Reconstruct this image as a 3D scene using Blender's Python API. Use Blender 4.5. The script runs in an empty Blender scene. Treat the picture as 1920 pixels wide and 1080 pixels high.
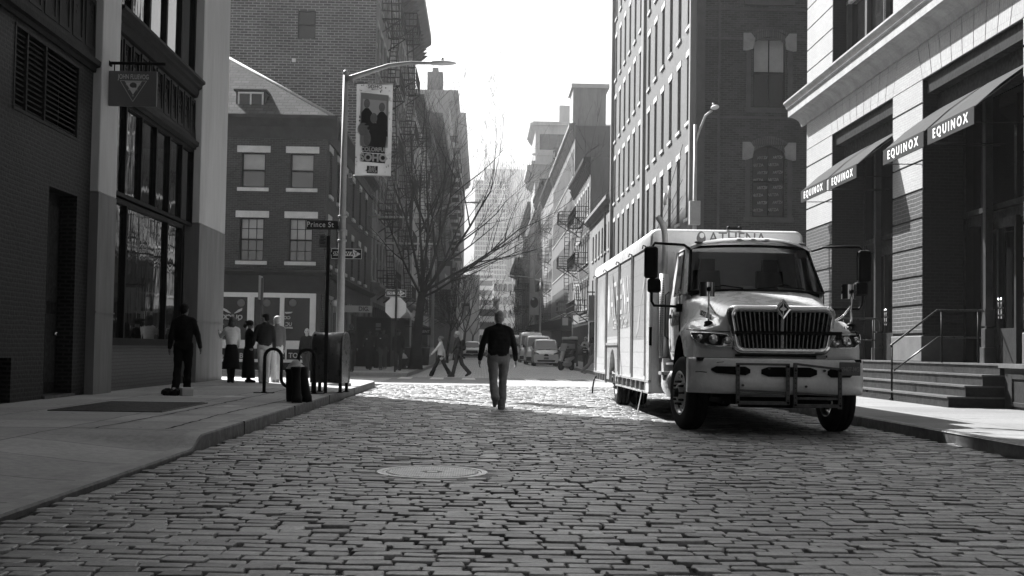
import bpy, math, random
import numpy as np
from mathutils import Vector, Matrix, noise
R = math.radians
S = bpy.context.scene
COL = S.collection
random.seed(7)
# ---------------------------------------------------------------- camera
FPX = 2500.0
CAMZ = 1.1
YAW, PITCH, ROLL = -1.26, 2.64, 0.9
cd = bpy.data.cameras.new('camera')
cam = bpy.data.objects.new('camera', cd); COL.objects.link(cam)
cd.sensor_width = 36.0; cd.lens = 36.0 * FPX / 1920.0
cd.clip_start = 0.1; cd.clip_end = 6000
cam.location = (0, 0, CAMZ)
CM = Matrix.Rotation(R(YAW), 3, 'Z') @ Matrix.Rotation(R(90 + PITCH), 3, 'X') @ Matrix.Rotation(R(ROLL), 3, 'Z')
cam.rotation_euler = CM.to_euler()
cd.dof.use_dof = False
S.camera = cam
S.render.resolution_x, S.render.resolution_y = 1024, 576
# ---------------------------------------------------------------- world, sun, exposure
SUN_AZ, SUN_EL = 33.0, 41.0          # degrees left of the street axis (ahead), height
w = bpy.data.worlds.new('World'); S.world = w; w.use_nodes = True
nt = w.node_tree; nt.nodes.clear()
sky = nt.nodes.new('ShaderNodeTexSky'); sky.sky_type = 'NISHITA'; sky.sun_disc = False
sky.sun_elevation = R(SUN_EL); sky.sun_rotation = R(-SUN_AZ)
sky.air_density = 1.6; sky.dust_density = 4.0
bw = nt.nodes.new('ShaderNodeRGBToBW'); bg = nt.nodes.new('ShaderNodeBackground')
bg.inputs['Strength'].default_value = 0.05
out = nt.nodes.new('ShaderNodeOutputWorld')
nt.links.new(sky.outputs[0], bw.inputs[0]); nt.links.new(bw.outputs[0], bg.inputs['Color'])
nt.links.new(bg.outputs[0], out.inputs['Surface'])
ld = bpy.data.lights.new('sun', 'SUN'); ld.energy = 5.0; ld.angle = R(0.6); ld.color = (1, 1, 1)
sun = bpy.data.objects.new('sun', ld); COL.objects.link(sun)
sdir = Vector((-math.sin(R(SUN_AZ)) * math.cos(R(SUN_EL)), math.cos(R(SUN_AZ)) * math.cos(R(SUN_EL)), math.sin(R(SUN_EL))))
sun.rotation_euler = sdir.to_track_quat('Z', 'Y').to_euler(); sun.location = sdir * 60
S.view_settings.view_transform = 'Standard'; S.view_settings.look = 'None'
S.view_settings.gamma = 1; S.view_settings.exposure = 1.6
S.render.engine = 'CYCLES'
S.cycles.max_bounces = 6; S.cycles.diffuse_bounces = 3; S.cycles.glossy_bounces = 3
S.cycles.transmission_bounces = 4; S.cycles.volume_bounces = 0; S.cycles.transparent_max_bounces = 8
S.cycles.caustics_reflective = False; S.cycles.caustics_refractive = False

# ---------------------------------------------------------------- helpers
def at(px, py, Y):
    """point of the place seen at a photo pixel (1920 wide) at distance Y down the street"""
    d = CM @ Vector(((px - 960) / FPX, (540 - py) / FPX, -1))
    t = Y / d.y
    return Vector((d.x * t, Y, CAMZ + d.z * t))
def gx(px, Y): return at(px, 655, Y).x
def gz(px, py, Y): return at(px, py, Y).z

MATS = {}
def _n(nt, t, **kw):
    n = nt.nodes.new(t)
    for k, v in kw.items(): setattr(n, k, v)
    return n
def _new(name):
    m = bpy.data.materials.new(name); m.use_nodes = True
    t = m.node_tree; t.nodes.clear()
    o = _n(t, 'ShaderNodeOutputMaterial'); b = _n(t, 'ShaderNodeBsdfPrincipled')
    t.links.new(b.outputs[0], o.inputs[0])
    return m, t, b, o
def wallvec(t, scale=1.0):
    """coordinates lying in the plane of a wall whichever way it faces"""
    g = _n(t, 'ShaderNodeNewGeometry'); s = _n(t, 'ShaderNodeSeparateXYZ'); t.links.new(g.outputs['Position'], s.inputs[0])
    n = _n(t, 'ShaderNodeSeparateXYZ'); t.links.new(g.outputs['True Normal'], n.inputs[0])
    ab = _n(t, 'ShaderNodeMath', operation='ABSOLUTE'); t.links.new(n.outputs[0], ab.inputs[0])
    gt = _n(t, 'ShaderNodeMath', operation='GREATER_THAN'); gt.inputs[1].default_value = 0.6; t.links.new(ab.outputs[0], gt.inputs[0])
    mx = _n(t, 'ShaderNodeMix', data_type='FLOAT'); t.links.new(gt.outputs[0], mx.inputs[0])
    t.links.new(s.outputs[0], mx.inputs[2]); t.links.new(s.outputs[1], mx.inputs[3])
    c = _n(t, 'ShaderNodeCombineXYZ'); t.links.new(mx.outputs[0], c.inputs[0]); t.links.new(s.outputs[2], c.inputs[1])
    return c.outputs[0], g.outputs['Position']
def noise_ramp(t, vec, scale, detail, lo, hi, rough=0.6):
    nz = _n(t, 'ShaderNodeTexNoise'); nz.inputs['Scale'].default_value = scale
    nz.inputs['Detail'].default_value = detail; nz.inputs['Roughness'].default_value = rough
    if vec is not None: t.links.new(vec, nz.inputs['Vector'])
    mr = _n(t, 'ShaderNodeMapRange'); t.links.new(nz.outputs['Fac'], mr.inputs[0])
    mr.inputs[1].default_value = 0.3; mr.inputs[2].default_value = 0.7
    mr.inputs[3].default_value = lo; mr.inputs[4].default_value = hi
    return mr.outputs[0], nz.outputs['Fac']
def mul(t, a, b):
    m = _n(t, 'ShaderNodeMath', operation='MULTIPLY')
    for i, v in ((0, a), (1, b)):
        if isinstance(v, (int, float)): m.inputs[i].default_value = v
        else: t.links.new(v, m.inputs[i])
    return m.outputs[0]
def gm(name, v, rough=0.7, var=0.12, scale=3.0, metal=0.0, spec=0.5, bump=0.0, bscale=30.0, coat=0.0, streak=False, fine=True):
    """grey surface with mottling; v is the base reflectance"""
    if name in MATS: return MATS[name]
    if v < .06 and not coat: spec = min(spec, .12); rough = max(rough, .55); v = v * .75
    m, t, b, o = _new(name); MATS[name] = m
    tc = _n(t, 'ShaderNodeNewGeometry').outputs['Position'] if fine else _n(t, 'ShaderNodeTexCoord').outputs['Object']
    if streak:
        mp = _n(t, 'ShaderNodeMapping'); mp.inputs['Scale'].default_value = (1, 1, 0.18); t.links.new(tc, mp.inputs[0]); tc = mp.outputs[0]
    f1, _ = noise_ramp(t, tc, scale, 6, 1 - var, 1 + var)
    f2, r2 = noise_ramp(t, tc, scale * 9, 3, 1 - var * 0.5, 1 + var * 0.5)
    c = mul(t, mul(t, f1, f2), v)
    t.links.new(c, b.inputs['Base Color'])
    b.inputs['Roughness'].default_value = rough; b.inputs['Metallic'].default_value = metal
    b.inputs['Specular IOR Level'].default_value = spec
    if rough < 0.6:
        rr, _ = noise_ramp(t, tc, scale * 3, 4, max(0.02, rough * 0.75), min(1, rough * 1.3)); t.links.new(rr, b.inputs['Roughness'])
    if coat: b.inputs['Coat Weight'].default_value = coat; b.inputs['Coat Roughness'].default_value = 0.08
    if bump:
        nz = _n(t, 'ShaderNodeTexNoise'); nz.inputs['Scale'].default_value = bscale; nz.inputs['Detail'].default_value = 5
        t.links.new(tc, nz.inputs['Vector'])
        bp = _n(t, 'ShaderNodeBump'); bp.inputs['Strength'].default_value = 1.0; bp.inputs['Distance'].default_value = bump
        t.links.new(nz.outputs['Fac'], bp.inputs['Height']); t.links.new(bp.outputs[0], b.inputs['Normal'])
    return m
def brick(name, v1, v2, vm, bw=0.21, bh=0.075, ms=0.012, bump=0.006, rough=0.85, var=0.2, contrast=0.0, spec=0.3, offset=0.5):
    if name in MATS: return MATS[name]
    m, t, b, o = _new(name); MATS[name] = m
    v, pos = wallvec(t)
    wob, _ = noise_ramp(t, pos, 1.3, 2, -0.01, 0.01)
    ad = _n(t, 'ShaderNodeVectorMath', operation='ADD'); t.links.new(v, ad.inputs[0]); t.links.new(wob, ad.inputs[1])
    bt = _n(t, 'ShaderNodeTexBrick'); t.links.new(ad.outputs[0], bt.inputs['Vector'])
    bt.inputs['Scale'].default_value = 1.0; bt.inputs['Brick Width'].default_value = bw; bt.inputs['Row Height'].default_value = bh
    bt.inputs['Mortar Size'].default_value = ms; bt.inputs['Mortar Smooth'].default_value = 0.15; bt.offset = offset
    bt.inputs['Bias'].default_value = contrast
    for k, q in (('Color1', v1), ('Color2', v2), ('Mortar', vm)): bt.inputs[k].default_value = (q, q, q, 1)
    f1, _ = noise_ramp(t, pos, 0.5, 6, 1 - var, 1 + var)
    f2, r2 = noise_ramp(t, pos, 14, 3, 0.85, 1.15)
    c = _n(t, 'ShaderNodeVectorMath', operation='SCALE'); t.links.new(bt.outputs['Color'], c.inputs[0]); t.links.new(mul(t, f1, f2), c.inputs[3])
    t.links.new(c.outputs[0], b.inputs['Base Color'])
    b.inputs['Roughness'].default_value = rough; b.inputs['Specular IOR Level'].default_value = spec
    if bump:
        inv = _n(t, 'ShaderNodeMath', operation='SUBTRACT'); inv.inputs[0].default_value = 1.0; t.links.new(bt.outputs['Fac'], inv.inputs[1])
        a2 = _n(t, 'ShaderNodeMath', operation='MULTIPLY_ADD'); t.links.new(r2, a2.inputs[0]); a2.inputs[1].default_value = 0.35; t.links.new(inv.outputs[0], a2.inputs[2])
        bp = _n(t, 'ShaderNodeBump'); bp.inputs['Distance'].default_value = bump; t.links.new(a2.outputs[0], bp.inputs['Height'])
        t.links.new(bp.outputs[0], b.inputs['Normal'])
    return m
def glassmat(name, v=0.02, rough=0.03, wave=0.0, tint=0.0, spec=1.0):
    """window glass; tint 0 = opaque dark room behind, else share that is see-through"""
    if name in MATS: return MATS[name]
    m, t, b, o = _new(name); MATS[name] = m
    b.inputs['Base Color'].default_value = (v, v, v, 1); b.inputs['Roughness'].default_value = rough
    b.inputs['Specular IOR Level'].default_value = spec; b.inputs['IOR'].default_value = 1.6
    if wave:
        pos = _n(t, 'ShaderNodeNewGeometry').outputs['Position']
        mp = _n(t, 'ShaderNodeMapping'); mp.inputs['Scale'].default_value = (1, 1, 0.25); t.links.new(pos, mp.inputs[0])
        nz = _n(t, 'ShaderNodeTexNoise'); nz.inputs['Scale'].default_value = 2.2; nz.inputs['Detail'].default_value = 2; t.links.new(mp.outputs[0], nz.inputs['Vector'])
        bp = _n(t, 'ShaderNodeBump'); bp.inputs['Distance'].default_value = wave; t.links.new(nz.outputs['Fac'], bp.inputs['Height'])
        t.links.new(bp.outputs[0], b.inputs['Normal'])
    if tint:
        tr = _n(t, 'ShaderNodeBsdfTransparent'); tr.inputs[0].default_value = (0.55, 0.55, 0.55, 1)
        fr = _n(t, 'ShaderNodeFresnel'); fr.inputs[0].default_value = 1.5
        mr = _n(t, 'ShaderNodeMapRange'); t.links.new(fr.outputs[0], mr.inputs[0]); mr.inputs[3].default_value = 1 - tint; mr.inputs[4].default_value = 1.0
        mx = _n(t, 'ShaderNodeMixShader'); t.links.new(mr.outputs[0], mx.inputs[0]); t.links.new(tr.outputs[0], mx.inputs[1]); t.links.new(b.outputs[0], mx.inputs[2])
        t.links.new(mx.outputs[0], o.inputs[0])
    return m

class MB:
    """collects faces; build() links them as ONE mesh object"""
    def __init__(s): s.v = []; s.f = []; s.m = []; s.sm = []; s.cur = 0; s.smooth = False
    def add(s, vs, fs):
        o = len(s.v); s.v.extend([tuple(p) for p in vs])
        for f in fs: s.f.append([i + o for i in f]); s.m.append(s.cur); s.sm.append(s.smooth)
    def quad(s, a, b, c, d): s.add([a, b, c, d], [[0, 1, 2, 3]])
    def box(s, x0, x1, y0, y1, z0, z1, M=None):
        if x0 > x1: x0, x1 = x1, x0
        if y0 > y1: y0, y1 = y1, y0
        if z0 > z1: z0, z1 = z1, z0
        vs = [Vector(p) for p in ((x0, y0, z0), (x1, y0, z0), (x1, y1, z0), (x0, y1, z0), (x0, y0, z1), (x1, y0, z1), (x1, y1, z1), (x0, y1, z1))]
        if M: vs = [M @ p for p in vs]
        s.add(vs, [[0, 3, 2, 1], [4, 5, 6, 7], [0, 1, 5, 4], [1, 2, 6, 5], [2, 3, 7, 6], [3, 0, 4, 7]])
    def cyl(s, p0, p1, r0, r1=None, n=12, caps=True):
        if r1 is None: r1 = r0
        p0, p1 = Vector(p0), Vector(p1); d = (p1 - p0)
        if d.length < 1e-6: return
        q = d.to_track_quat('Z', 'Y'); vs = []
        for p, r in ((p0, r0), (p1, r1)):
            for i in range(n):
                a = 2 * math.pi * i / n; vs.append(p + q @ Vector((r * math.cos(a), r * math.sin(a), 0)))
        fs = [[i, (i + 1) % n, n + (i + 1) % n, n + i] for i in range(n)]
        sm = s.smooth; s.smooth = n > 5; s.add(vs, fs); s.smooth = False
        if caps: s.add(vs[:n], [list(range(n))[::-1]]); s.add(vs[n:], [list(range(n))])
        s.smooth = sm
    def tube(s, path, r, n=8, caps=True, radii=None):
        path = [Vector(p) for p in path]; k = len(path); vs = []; ref = None
        for i, p in enumerate(path):
            d = (path[min(i + 1, k - 1)] - path[max(i - 1, 0)]).normalized()
            if ref is None: ref = Vector((0, 0, 1)) if abs(d.z) < 0.9 else Vector((1, 0, 0))
            u = d.cross(ref).normalized(); w_ = u.cross(d).normalized(); ref = w_
            rr = radii[i] if radii else r
            for j in range(n):
                a = 2 * math.pi * j / n; vs.append(p + u * (rr * math.cos(a)) + w_ * (rr * math.sin(a)))
        fs = [[i * n + j, (i + 1) * n + j, (i + 1) * n + (j + 1) % n, i * n + (j + 1) % n] for i in range(k - 1) for j in range(n)]
        sm = s.smooth; s.smooth = True; s.add(vs, fs); s.smooth = sm
        if caps: s.add(vs[:n], [list(range(n))]); s.add(vs[-n:], [list(range(n))[::-1]])
    def ball(s, c, r, nu=12, nv=8):
        c = Vector(c); r = Vector(r) if not isinstance(r, (int, float)) else Vector((r, r, r)); vs = []
        for i in range(nv + 1):
            th = math.pi * i / nv
            for j in range(nu):
                a = 2 * math.pi * j / nu
                vs.append(c + Vector((r.x * math.sin(th) * math.cos(a), r.y * math.sin(th) * math.sin(a), r.z * math.cos(th))))
        fs = [[i * nu + j, (i + 1) * nu + j, (i + 1) * nu + (j + 1) % nu, i * nu + (j + 1) % nu] for i in range(nv) for j in range(nu)]
        sm = s.smooth; s.smooth = True; s.add(vs, fs); s.smooth = sm
    def extr(s, pts, d, M=None):
        """closed polygon pts (3D) extruded by vector d"""
        pts = [Vector(p) for p in pts]; d = Vector(d); n = len(pts)
        vs = pts + [p + d for p in pts]
        if M: vs = [M @ p for p in vs]
        s.add(vs, [list(range(n))[::-1], [n + i for i in range(n)]] + [[i, (i + 1) % n, n + (i + 1) % n, n + i] for i in range(n)])
    def loft(s, rings, closed=False, capa=False, capb=False):
        n = len(rings[0]); vs = [p for r in rings for p in r]; k = n if closed else n - 1
        s.add(vs, [[i * n + j, i * n + (j + 1) % n, (i + 1) * n + (j + 1) % n, (i + 1) * n + j] for i in range(len(rings) - 1) for j in range(k)])
        if capa: s.add(rings[0], [list(range(n))[::-1]])
        if capb: s.add(rings[-1], [list(range(n))])
    def mesh(s, name, mats):
        me = bpy.data.meshes.new(name); me.from_pydata(s.v, [], s.f)
        for m in (mats if isinstance(mats, (list, tuple)) else [mats]): me.materials.append(m)
        me.polygons.foreach_set('material_index', s.m); me.polygons.foreach_set('use_smooth', s.sm)
        me.update(); return me
    def build(s, name, mats, parent=None, bevel=0, fixn=True):
        me = s.mesh(name, mats)
        if fixn:
            import bmesh
            b = bmesh.new(); b.from_mesh(me); bmesh.ops.remove_doubles(b, verts=b.verts, dist=1e-5)
            bmesh.ops.recalc_face_normals(b, faces=b.faces); b.to_mesh(me); b.free()
        o = bpy.data.objects.new(name, me); COL.objects.link(o)
        if parent is not None: o.parent = parent
        if bevel:
            md = o.modifiers.new('bevel', 'BEVEL'); md.width = bevel; md.segments = 2; md.limit_method = 'ANGLE'; md.angle_limit = R(40)
        return o
def tag(o, label=None, cat=None, group=None, kind=None):
    if label: o['label'] = label
    if cat: o['category'] = cat
    if group: o['group'] = group
    if kind: o['kind'] = kind
    return o
def thing(name, label, cat, loc=(0, 0, 0), rz=0, group=None):
    o = bpy.data.objects.new(name, None); COL.objects.link(o); o.location = loc; o.rotation_euler = (0, 0, rz); o.empty_display_size = 0.2
    return tag(o, label, cat, group)
def copy_tree(o, parent=None):
    c = o.copy(); COL.objects.link(c)
    if parent is not None: c.parent = parent
    for ch in list(o.children): copy_tree(ch, c)
    return c
def frame(o, u, v):
    """matrix with origin o, local x along u, local y along v"""
    u = Vector(u).normalized(); v = Vector(v).normalized(); n = u.cross(v).normalized()
    return Matrix(((u.x, v.x, n.x, o[0]), (u.y, v.y, n.y, o[1]), (u.z, v.z, n.z, o[2]), (0, 0, 0, 1)))
def text(body, size, mt, parent, o, u, v, ext=0.004, sx=1.0, bold=0.0, align='CENTER', name='lettering', shear=0.0, space=1.0):
    cu = bpy.data.curves.new('t', 'FONT'); cu.body = body; cu.size = size; cu.extrude = ext; cu.offset = bold
    cu.align_x = align; cu.align_y = 'CENTER'; cu.shear = shear; cu.space_character = space; cu.resolution_u = 3
    to = bpy.data.objects.new('t', cu); COL.objects.link(to)
    me = bpy.data.meshes.new_from_object(to.evaluated_get(bpy.context.evaluated_depsgraph_get()))
    bpy.data.objects.remove(to); bpy.data.curves.remove(cu)
    me.transform(frame(o, u, v) @ Matrix.Diagonal((sx, 1, 1, 1)))
    me.materials.clear(); me.materials.append(mt); me.name = name
    ob = bpy.data.objects.new(name, me); COL.objects.link(ob)
    if parent is not None: ob.parent = parent
    return ob
# ---------------------------------------------------------------- shared materials
M_conc = None
def slabmat(name, v, w_, h_, joint=0.35, var=0.16):
    m = brick(name, v * 1.12, v * 0.84, v * joint, bw=w_, bh=h_, ms=0.012, bump=0.004, rough=0.8, var=var, offset=0.0)
    t = m.node_tree
    bt = [n for n in t.nodes if n.type == 'TEX_BRICK'][0]
    pos = [n for n in t.nodes if n.type == 'NEW_GEOMETRY'][0].outputs['Position']
    ad = _n(t, 'ShaderNodeVectorMath', operation='ADD'); t.links.new(pos, ad.inputs[0])
    wob, _ = noise_ramp(t, pos, 1.1, 3, -0.02, 0.02); t.links.new(wob, ad.inputs[1])
    t.links.new(ad.outputs[0], bt.inputs['Vector'])
    return m
MS = dict(
    walk=slabmat('sidewalk_concrete', 0.36, 1.55, 1.5),
    walk_r=slabmat('sidewalk_concrete_bright', 0.20, 2.4, 1.9, 0.6),
    asphalt=gm('asphalt', 0.22, 0.85, 0.14, 0.8, bump=0.003, bscale=90),
    joint=gm('cobble_joint_dirt', 0.055, 0.95, 0.8, 1.1),
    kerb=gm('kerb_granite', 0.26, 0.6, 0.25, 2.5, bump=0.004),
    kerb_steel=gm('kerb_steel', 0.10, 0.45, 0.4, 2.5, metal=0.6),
    paint=gm('road_paint_worn', 0.62, 0.7, 0.25, 3.0),
    iron=gm('cast_iron', 0.07, 0.45, 0.25, 8, metal=0.5, bump=0.001),
    ground=gm('ground_far', 0.16, 0.9, 0.1, 0.05),
    black=gm('black_metal', 0.012, 0.4, 0.2, 5),
    blackm=gm('black_matt', 0.01, 0.8, 0.2, 5),
    galv=gm('galvanised_steel', 0.34, 0.42, 0.18, 4, metal=0.35),
    galv2=gm('grey_pole_paint', 0.36, 0.5, 0.12, 4),
    white=gm('white_paint', 0.78, 0.5, 0.05, 3),
    white2=gm('white_trim', 0.62, 0.6, 0.08, 3),
    dgrey=gm('dark_grey_paint', 0.055, 0.5, 0.15, 3),
    mgrey=gm('mid_grey_paint', 0.2, 0.5, 0.12, 3),
    stone=gm('lintel_stone', 0.38, 0.8, 0.2, 3, bump=0.004),
    chrome=gm('chrome', 0.8, 0.08, 0.03, 3, metal=1.0),
    rubber=gm('tyre_rubber', 0.018, 0.75, 0.25, 6),
    glass=glassmat('window_glass', v=.012, spec=.4), glassw=glassmat('old_window_glass', wave=0.004),
    glasst=glassmat('clear_glass', tint=0.86), frame_d=gm('window_frame_dark', 0.025, 0.5, 0.2, 5),
    frame_l=gm('window_frame_light', 0.55, 0.5, 0.1, 5),
    roofm=gm('roof_tar', 0.1, 0.9, 0.2, 0.6),
)
# stone of the cobbles: every stone keeps its own tone
def cobble_material():
    m, t, b, o = _new('cobble_stone')
    at_ = _n(t, 'ShaderNodeAttribute'); at_.attribute_name = 'tone'
    pos = _n(t, 'ShaderNodeNewGeometry').outputs['Position']
    f1, _ = noise_ramp(t, pos, 0.7, 5, 0.8, 1.2); f2, r2 = noise_ramp(t, pos, 38, 5, 0.62, 1.3, 0.7); f3, _ = noise_ramp(t, pos, 7, 4, 0.8, 1.15)
    t.links.new(mul(t, mul(t, mul(t, f1, f2), f3), at_.outputs['Fac']), b.inputs['Base Color'])
    rr, _ = noise_ramp(t, pos, 3, 4, 0.34, 0.56); t.links.new(rr, b.inputs['Roughness']); b.inputs['Specular IOR Level'].default_value = 0.75
    bp = _n(t, 'ShaderNodeBump'); bp.inputs['Distance'].default_value = 0.004; t.links.new(r2, bp.inputs['Height']); t.links.new(bp.outputs[0], b.inputs['Normal'])
    return m
MS['cobble'] = cobble_material()
KL, KR = -2.95, 5.9          # kerb lines, near block
def street_z(x, y): 
    return 0.0
def cobbles():
    rng = np.random.default_rng(3)
    rings = [(1.0, -0.045), (1.0, -0.009), (0.965, -0.002), (0.90, 0.0)]
    corner = np.array([(-1, -.80), (-.94, -1), (0, -1.0), (.94, -1), (1, -.80), (1, 0), (1, .80), (.94, 1), (0, 1.0), (-.94, 1), (-1, .80), (-1, 0)], float)
    nc = len(corner)
    V = []; F = []; T = []; base = 0
    fr = []
    for k in range(len(rings) - 1):
        for j in range(nc): fr.append([k * nc + j, k * nc + (j + 1) % nc, (k + 1) * nc + (j + 1) % nc, (k + 1) * nc + j])
    cap = [(len(rings) - 1) * nc + j for j in range(nc)]
    faces4 = np.array(fr); 
    def wavy(x, row): return 0.05 * math.sin(x * 0.45 + row * 0.03) + 0.012 * math.sin(x * 1.7 + row * 0.05 + 1.3)
    pitch = 0.142; y = 5.9; row = 0; mh = (-0.42, 11.9, 0.49, 0.60)
    while y < 40.3:
        x = KL + 0.01 + rng.uniform(0, .1)
        if y > 33.5: x = KL - 0.0
        while x < KR - 0.05:
            L = float(np.clip(rng.normal(0.205, 0.030), 0.14, 0.30)); W = pitch * rng.uniform(0.93, 1.02)
            cx = x + L / 2; cy = y + wavy(cx, row) + rng.normal(0, .003)
            x += L + rng.uniform(0.005, 0.022) + (0.02 if rng.random() < .15 else 0)
            if cx > KR - 0.04: continue
            if ((cx - mh[0]) / (mh[2] + .09)) ** 2 + ((cy - mh[1]) / (mh[3] + .05)) ** 2 < 1: continue
            hx = min(L / 2, 0.2); hy = W / 2 - 0.009
            z = 0.006 * math.sin(cx * 1.3 + 1) * math.sin(cy * 0.8) + rng.normal(0, .0045)
            tx, ty = rng.normal(0, .012), rng.normal(0, .020)
            # undulating wheel tracks and patches of mortar-filled joints
            sink = 0.0
            P = np.empty((len(rings) * nc, 3))
            jit = 1 + rng.normal(0, .05, (nc, 2))
            rot = rng.normal(0, .025)
            for k, (s_, zz) in enumerate(rings):
                sx_ = hx - (1 - s_) * 0.09; sy_ = hy - (1 - s_) * 0.09
                px = corner[:, 0] * sx_ * jit[:, 0]; py = corner[:, 1] * sy_ * jit[:, 1]
                P[k * nc:(k + 1) * nc, 0] = cx + px - py * rot; P[k * nc:(k + 1) * nc, 1] = cy + py + px * rot
                P[k * nc:(k + 1) * nc, 2] = z + zz + tx * px + ty * py - sink
            V.append(P); F.append(base); T.append(float(np.clip(rng.normal(0.215, 0.06), .08, .40)))
            base += len(P)
        y += pitch * (1 + rng.normal(0, .015)); row += 1
    n = len(V); V = np.concatenate(V)
    nq = len(fr); off = np.array(F)
    quads = (faces4[None] + off[:, None, None]).reshape(-1, 4)
    caps = (np.array(cap)[None] + off[:, None])
    me = bpy.data.meshes.new('cobbled_road')
    nl = quads.size + caps.size; npoly = len(quads) + n
    me.vertices.add(len(V)); me.vertices.foreach_set('co', V.ravel())
    me.loops.add(nl); me.loops.foreach_set('vertex_index', np.concatenate([quads.ravel(), caps.ravel()]))
    me.polygons.add(npoly)
    st = np.concatenate([np.arange(len(quads)) * 4, quads.size + np.arange(n) * nc]); me.polygons.foreach_set('loop_start', st)
    sm_ = np.ones(npoly, bool); sm_[len(quads):] = False; me.polygons.foreach_set('use_smooth', sm_)
    me.update(calc_edges=True)
    a = me.attributes.new('tone', 'FLOAT', 'POINT'); a.data.foreach_set('value', np.repeat(np.array(T), len(rings) * nc))
    me.materials.append(MS['cobble'])
    o = bpy.data.objects.new('cobbled_road', me); COL.objects.link(o); tag(o, kind='structure')
    return n
ncob = cobbles()
def sheet(name, x0, x1, y0, y1, z, m, kind='structure'):
    b = MB(); b.quad((x0, y0, z), (x1, y0, z), (x1, y1, z), (x0, y1, z)); o = b.build(name, m, fixn=False); tag(o, kind=kind); return o
sheet('road_bed', KL - 1, KR + .05, -12, 40.35, -0.020, MS['joint'])
sheet('ground', -2500, 2500, -600, 4000, -0.12, MS['ground'])
farc = brick('cobble_far', 0.50, 0.34, 0.16, bw=0.26, bh=0.17, ms=0.012, bump=0.01, rough=0.6, var=0.15)
_t = farc.node_tree; _t.links.new([n for n in _t.nodes if n.type == 'NEW_GEOMETRY'][0].outputs['Position'], [n for n in _t.nodes if n.type == 'TEX_BRICK'][0].inputs['Vector'])
sheet('road', -4.2, 6.6, 50.8, 900, -0.004, farc)
sheet('cross_street', -90, 90, 40.3, 50.8, 0.0, MS['asphalt'])
# crosswalk bars and worn dashes of paint on the asphalt: laid just above it
mb = MB()
for i in range(9):
    y = 37.6 + i * 1.22
    if y < 40.4: continue
    mb.quad((-7.6, y, .004), (-3.2, y, .004), (-3.2, y + .55, .004), (-7.6, y + .55, .004))
for i in range(7):
    x = -3.0 + i * 1.15
    mb.quad((x, 47.6, .004), (x + .5, 47.6, .004), (x + .45, 50.4, .004), (x, 50.4, .004))
tag(mb.build('road_markings', MS['paint'], fixn=False), kind='structure')
mb = MB(); mb.quad((.6, 42.0, .004), (1.9, 42.0, .004), (1.9, 42.35, .004), (.6, 42.3, .004)); mb.quad((3.0, 41.5, .004), (3.6, 41.5, .004), (3.6, 41.9, .004), (3.0, 41.9, .004))
tag(mb.build('road_markings', MS['paint'], fixn=False), kind='structure')

# near left sidewalk: a grid that dips to the road at the near crossing ramp, rounded corner at the far end
def walk_left():
    zt = 0.15; xs = np.concatenate([np.linspace(KL - .17, -4.6, 10), np.linspace(-4.9, -7.6, 5)])
    ys = np.concatenate([np.linspace(1, 13, 8), np.linspace(13.5, 14.5, 12), np.linspace(15, 33.5, 16)])
    def zf(x, y):
        r = min(1, max(0, (y - 13.7) / .55)); r = r * r * (3 - 2 * r)
        s = min(1, max(0, (KL - .17 - x) / 1.7)); s = s * s * (3 - 2 * s)
        return 0.03 + (zt - 0.03) * max(r, s)
    b = MB(); b.smooth = True
    vs = [(x, y, zf(x, y)) for y in ys for x in xs]; n = len(xs)
    b.add(vs, [[j * n + i, j * n + i + 1, (j + 1) * n + i + 1, (j + 1) * n + i] for j in range(len(ys) - 1) for i in range(n - 1)])
    b.smooth = False
    # far end with rounded corner
    pts = [(KL - .17, 33.5)] + [(KL - .17 - 3.0 + 3.0 * math.cos(a), 37.0 + 3.0 * math.sin(a)) for a in [0, .26, .52, .78, 1.05, 1.31, 1.57]] + [(-60, 40.0), (-60, 33.5)]
    b.add([(x, y, zt) for x, y in pts], [list(range(len(pts)))])
    o = b.build('sidewalk', MS['walk']); tag(o, kind='structure')
    k = MB()
    def zk(y): return zf(KL - .17, y) 
    prev = None; path = [(KL, y) for y in ys] + [(KL, 33.5)]
    path = [(KL, float(y), zk(float(y)) if y < 33 else zt) for y in ys]
    path += [(KL - 3.17 + 3.17 * math.cos(a), 37.0 + 3.17 * math.sin(a), zt) for a in [0, .26, .52, .78, 1.05, 1.31, 1.57]] + [(-60, 40.17, zt)]
    rings = []
    for i, (x, y, z) in enumerate(path):
        x1, y1, _ = path[min(i + 1, len(path) - 1)]; x0, y0, _ = path[max(i - 1, 0)]
        d = Vector((x1 - x0, y1 - y0, 0)).normalized(); nrm = Vector((-d.y, d.x, 0))
        p = Vector((x, y, 0)); q = p + nrm * 0.175
        rings.append([(q.x, q.y, z - 0.001), (q.x, q.y, z + 0.006), (p.x - .0, p.y, z + .006 - 0.0), (p.x + nrm.x * -.012, p.y + nrm.y * -.012, z - .012), (p.x + nrm.x * -.02, p.y + nrm.y * -.02, -.1)])
    k.smooth = False; k.loft([r_[:3] for r_ in rings])
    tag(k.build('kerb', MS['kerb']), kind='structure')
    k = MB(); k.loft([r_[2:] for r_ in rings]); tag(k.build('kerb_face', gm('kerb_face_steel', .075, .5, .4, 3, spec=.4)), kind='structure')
    j = MB()
    for y in (16.7, 21.2, 26.0, 31.0): j.box(KL - .18, KL + .022, y, y + .010, -.05, .158)
    tag(j.build('kerb_joint', MS['joint']), kind='structure')
walk_left()
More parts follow.
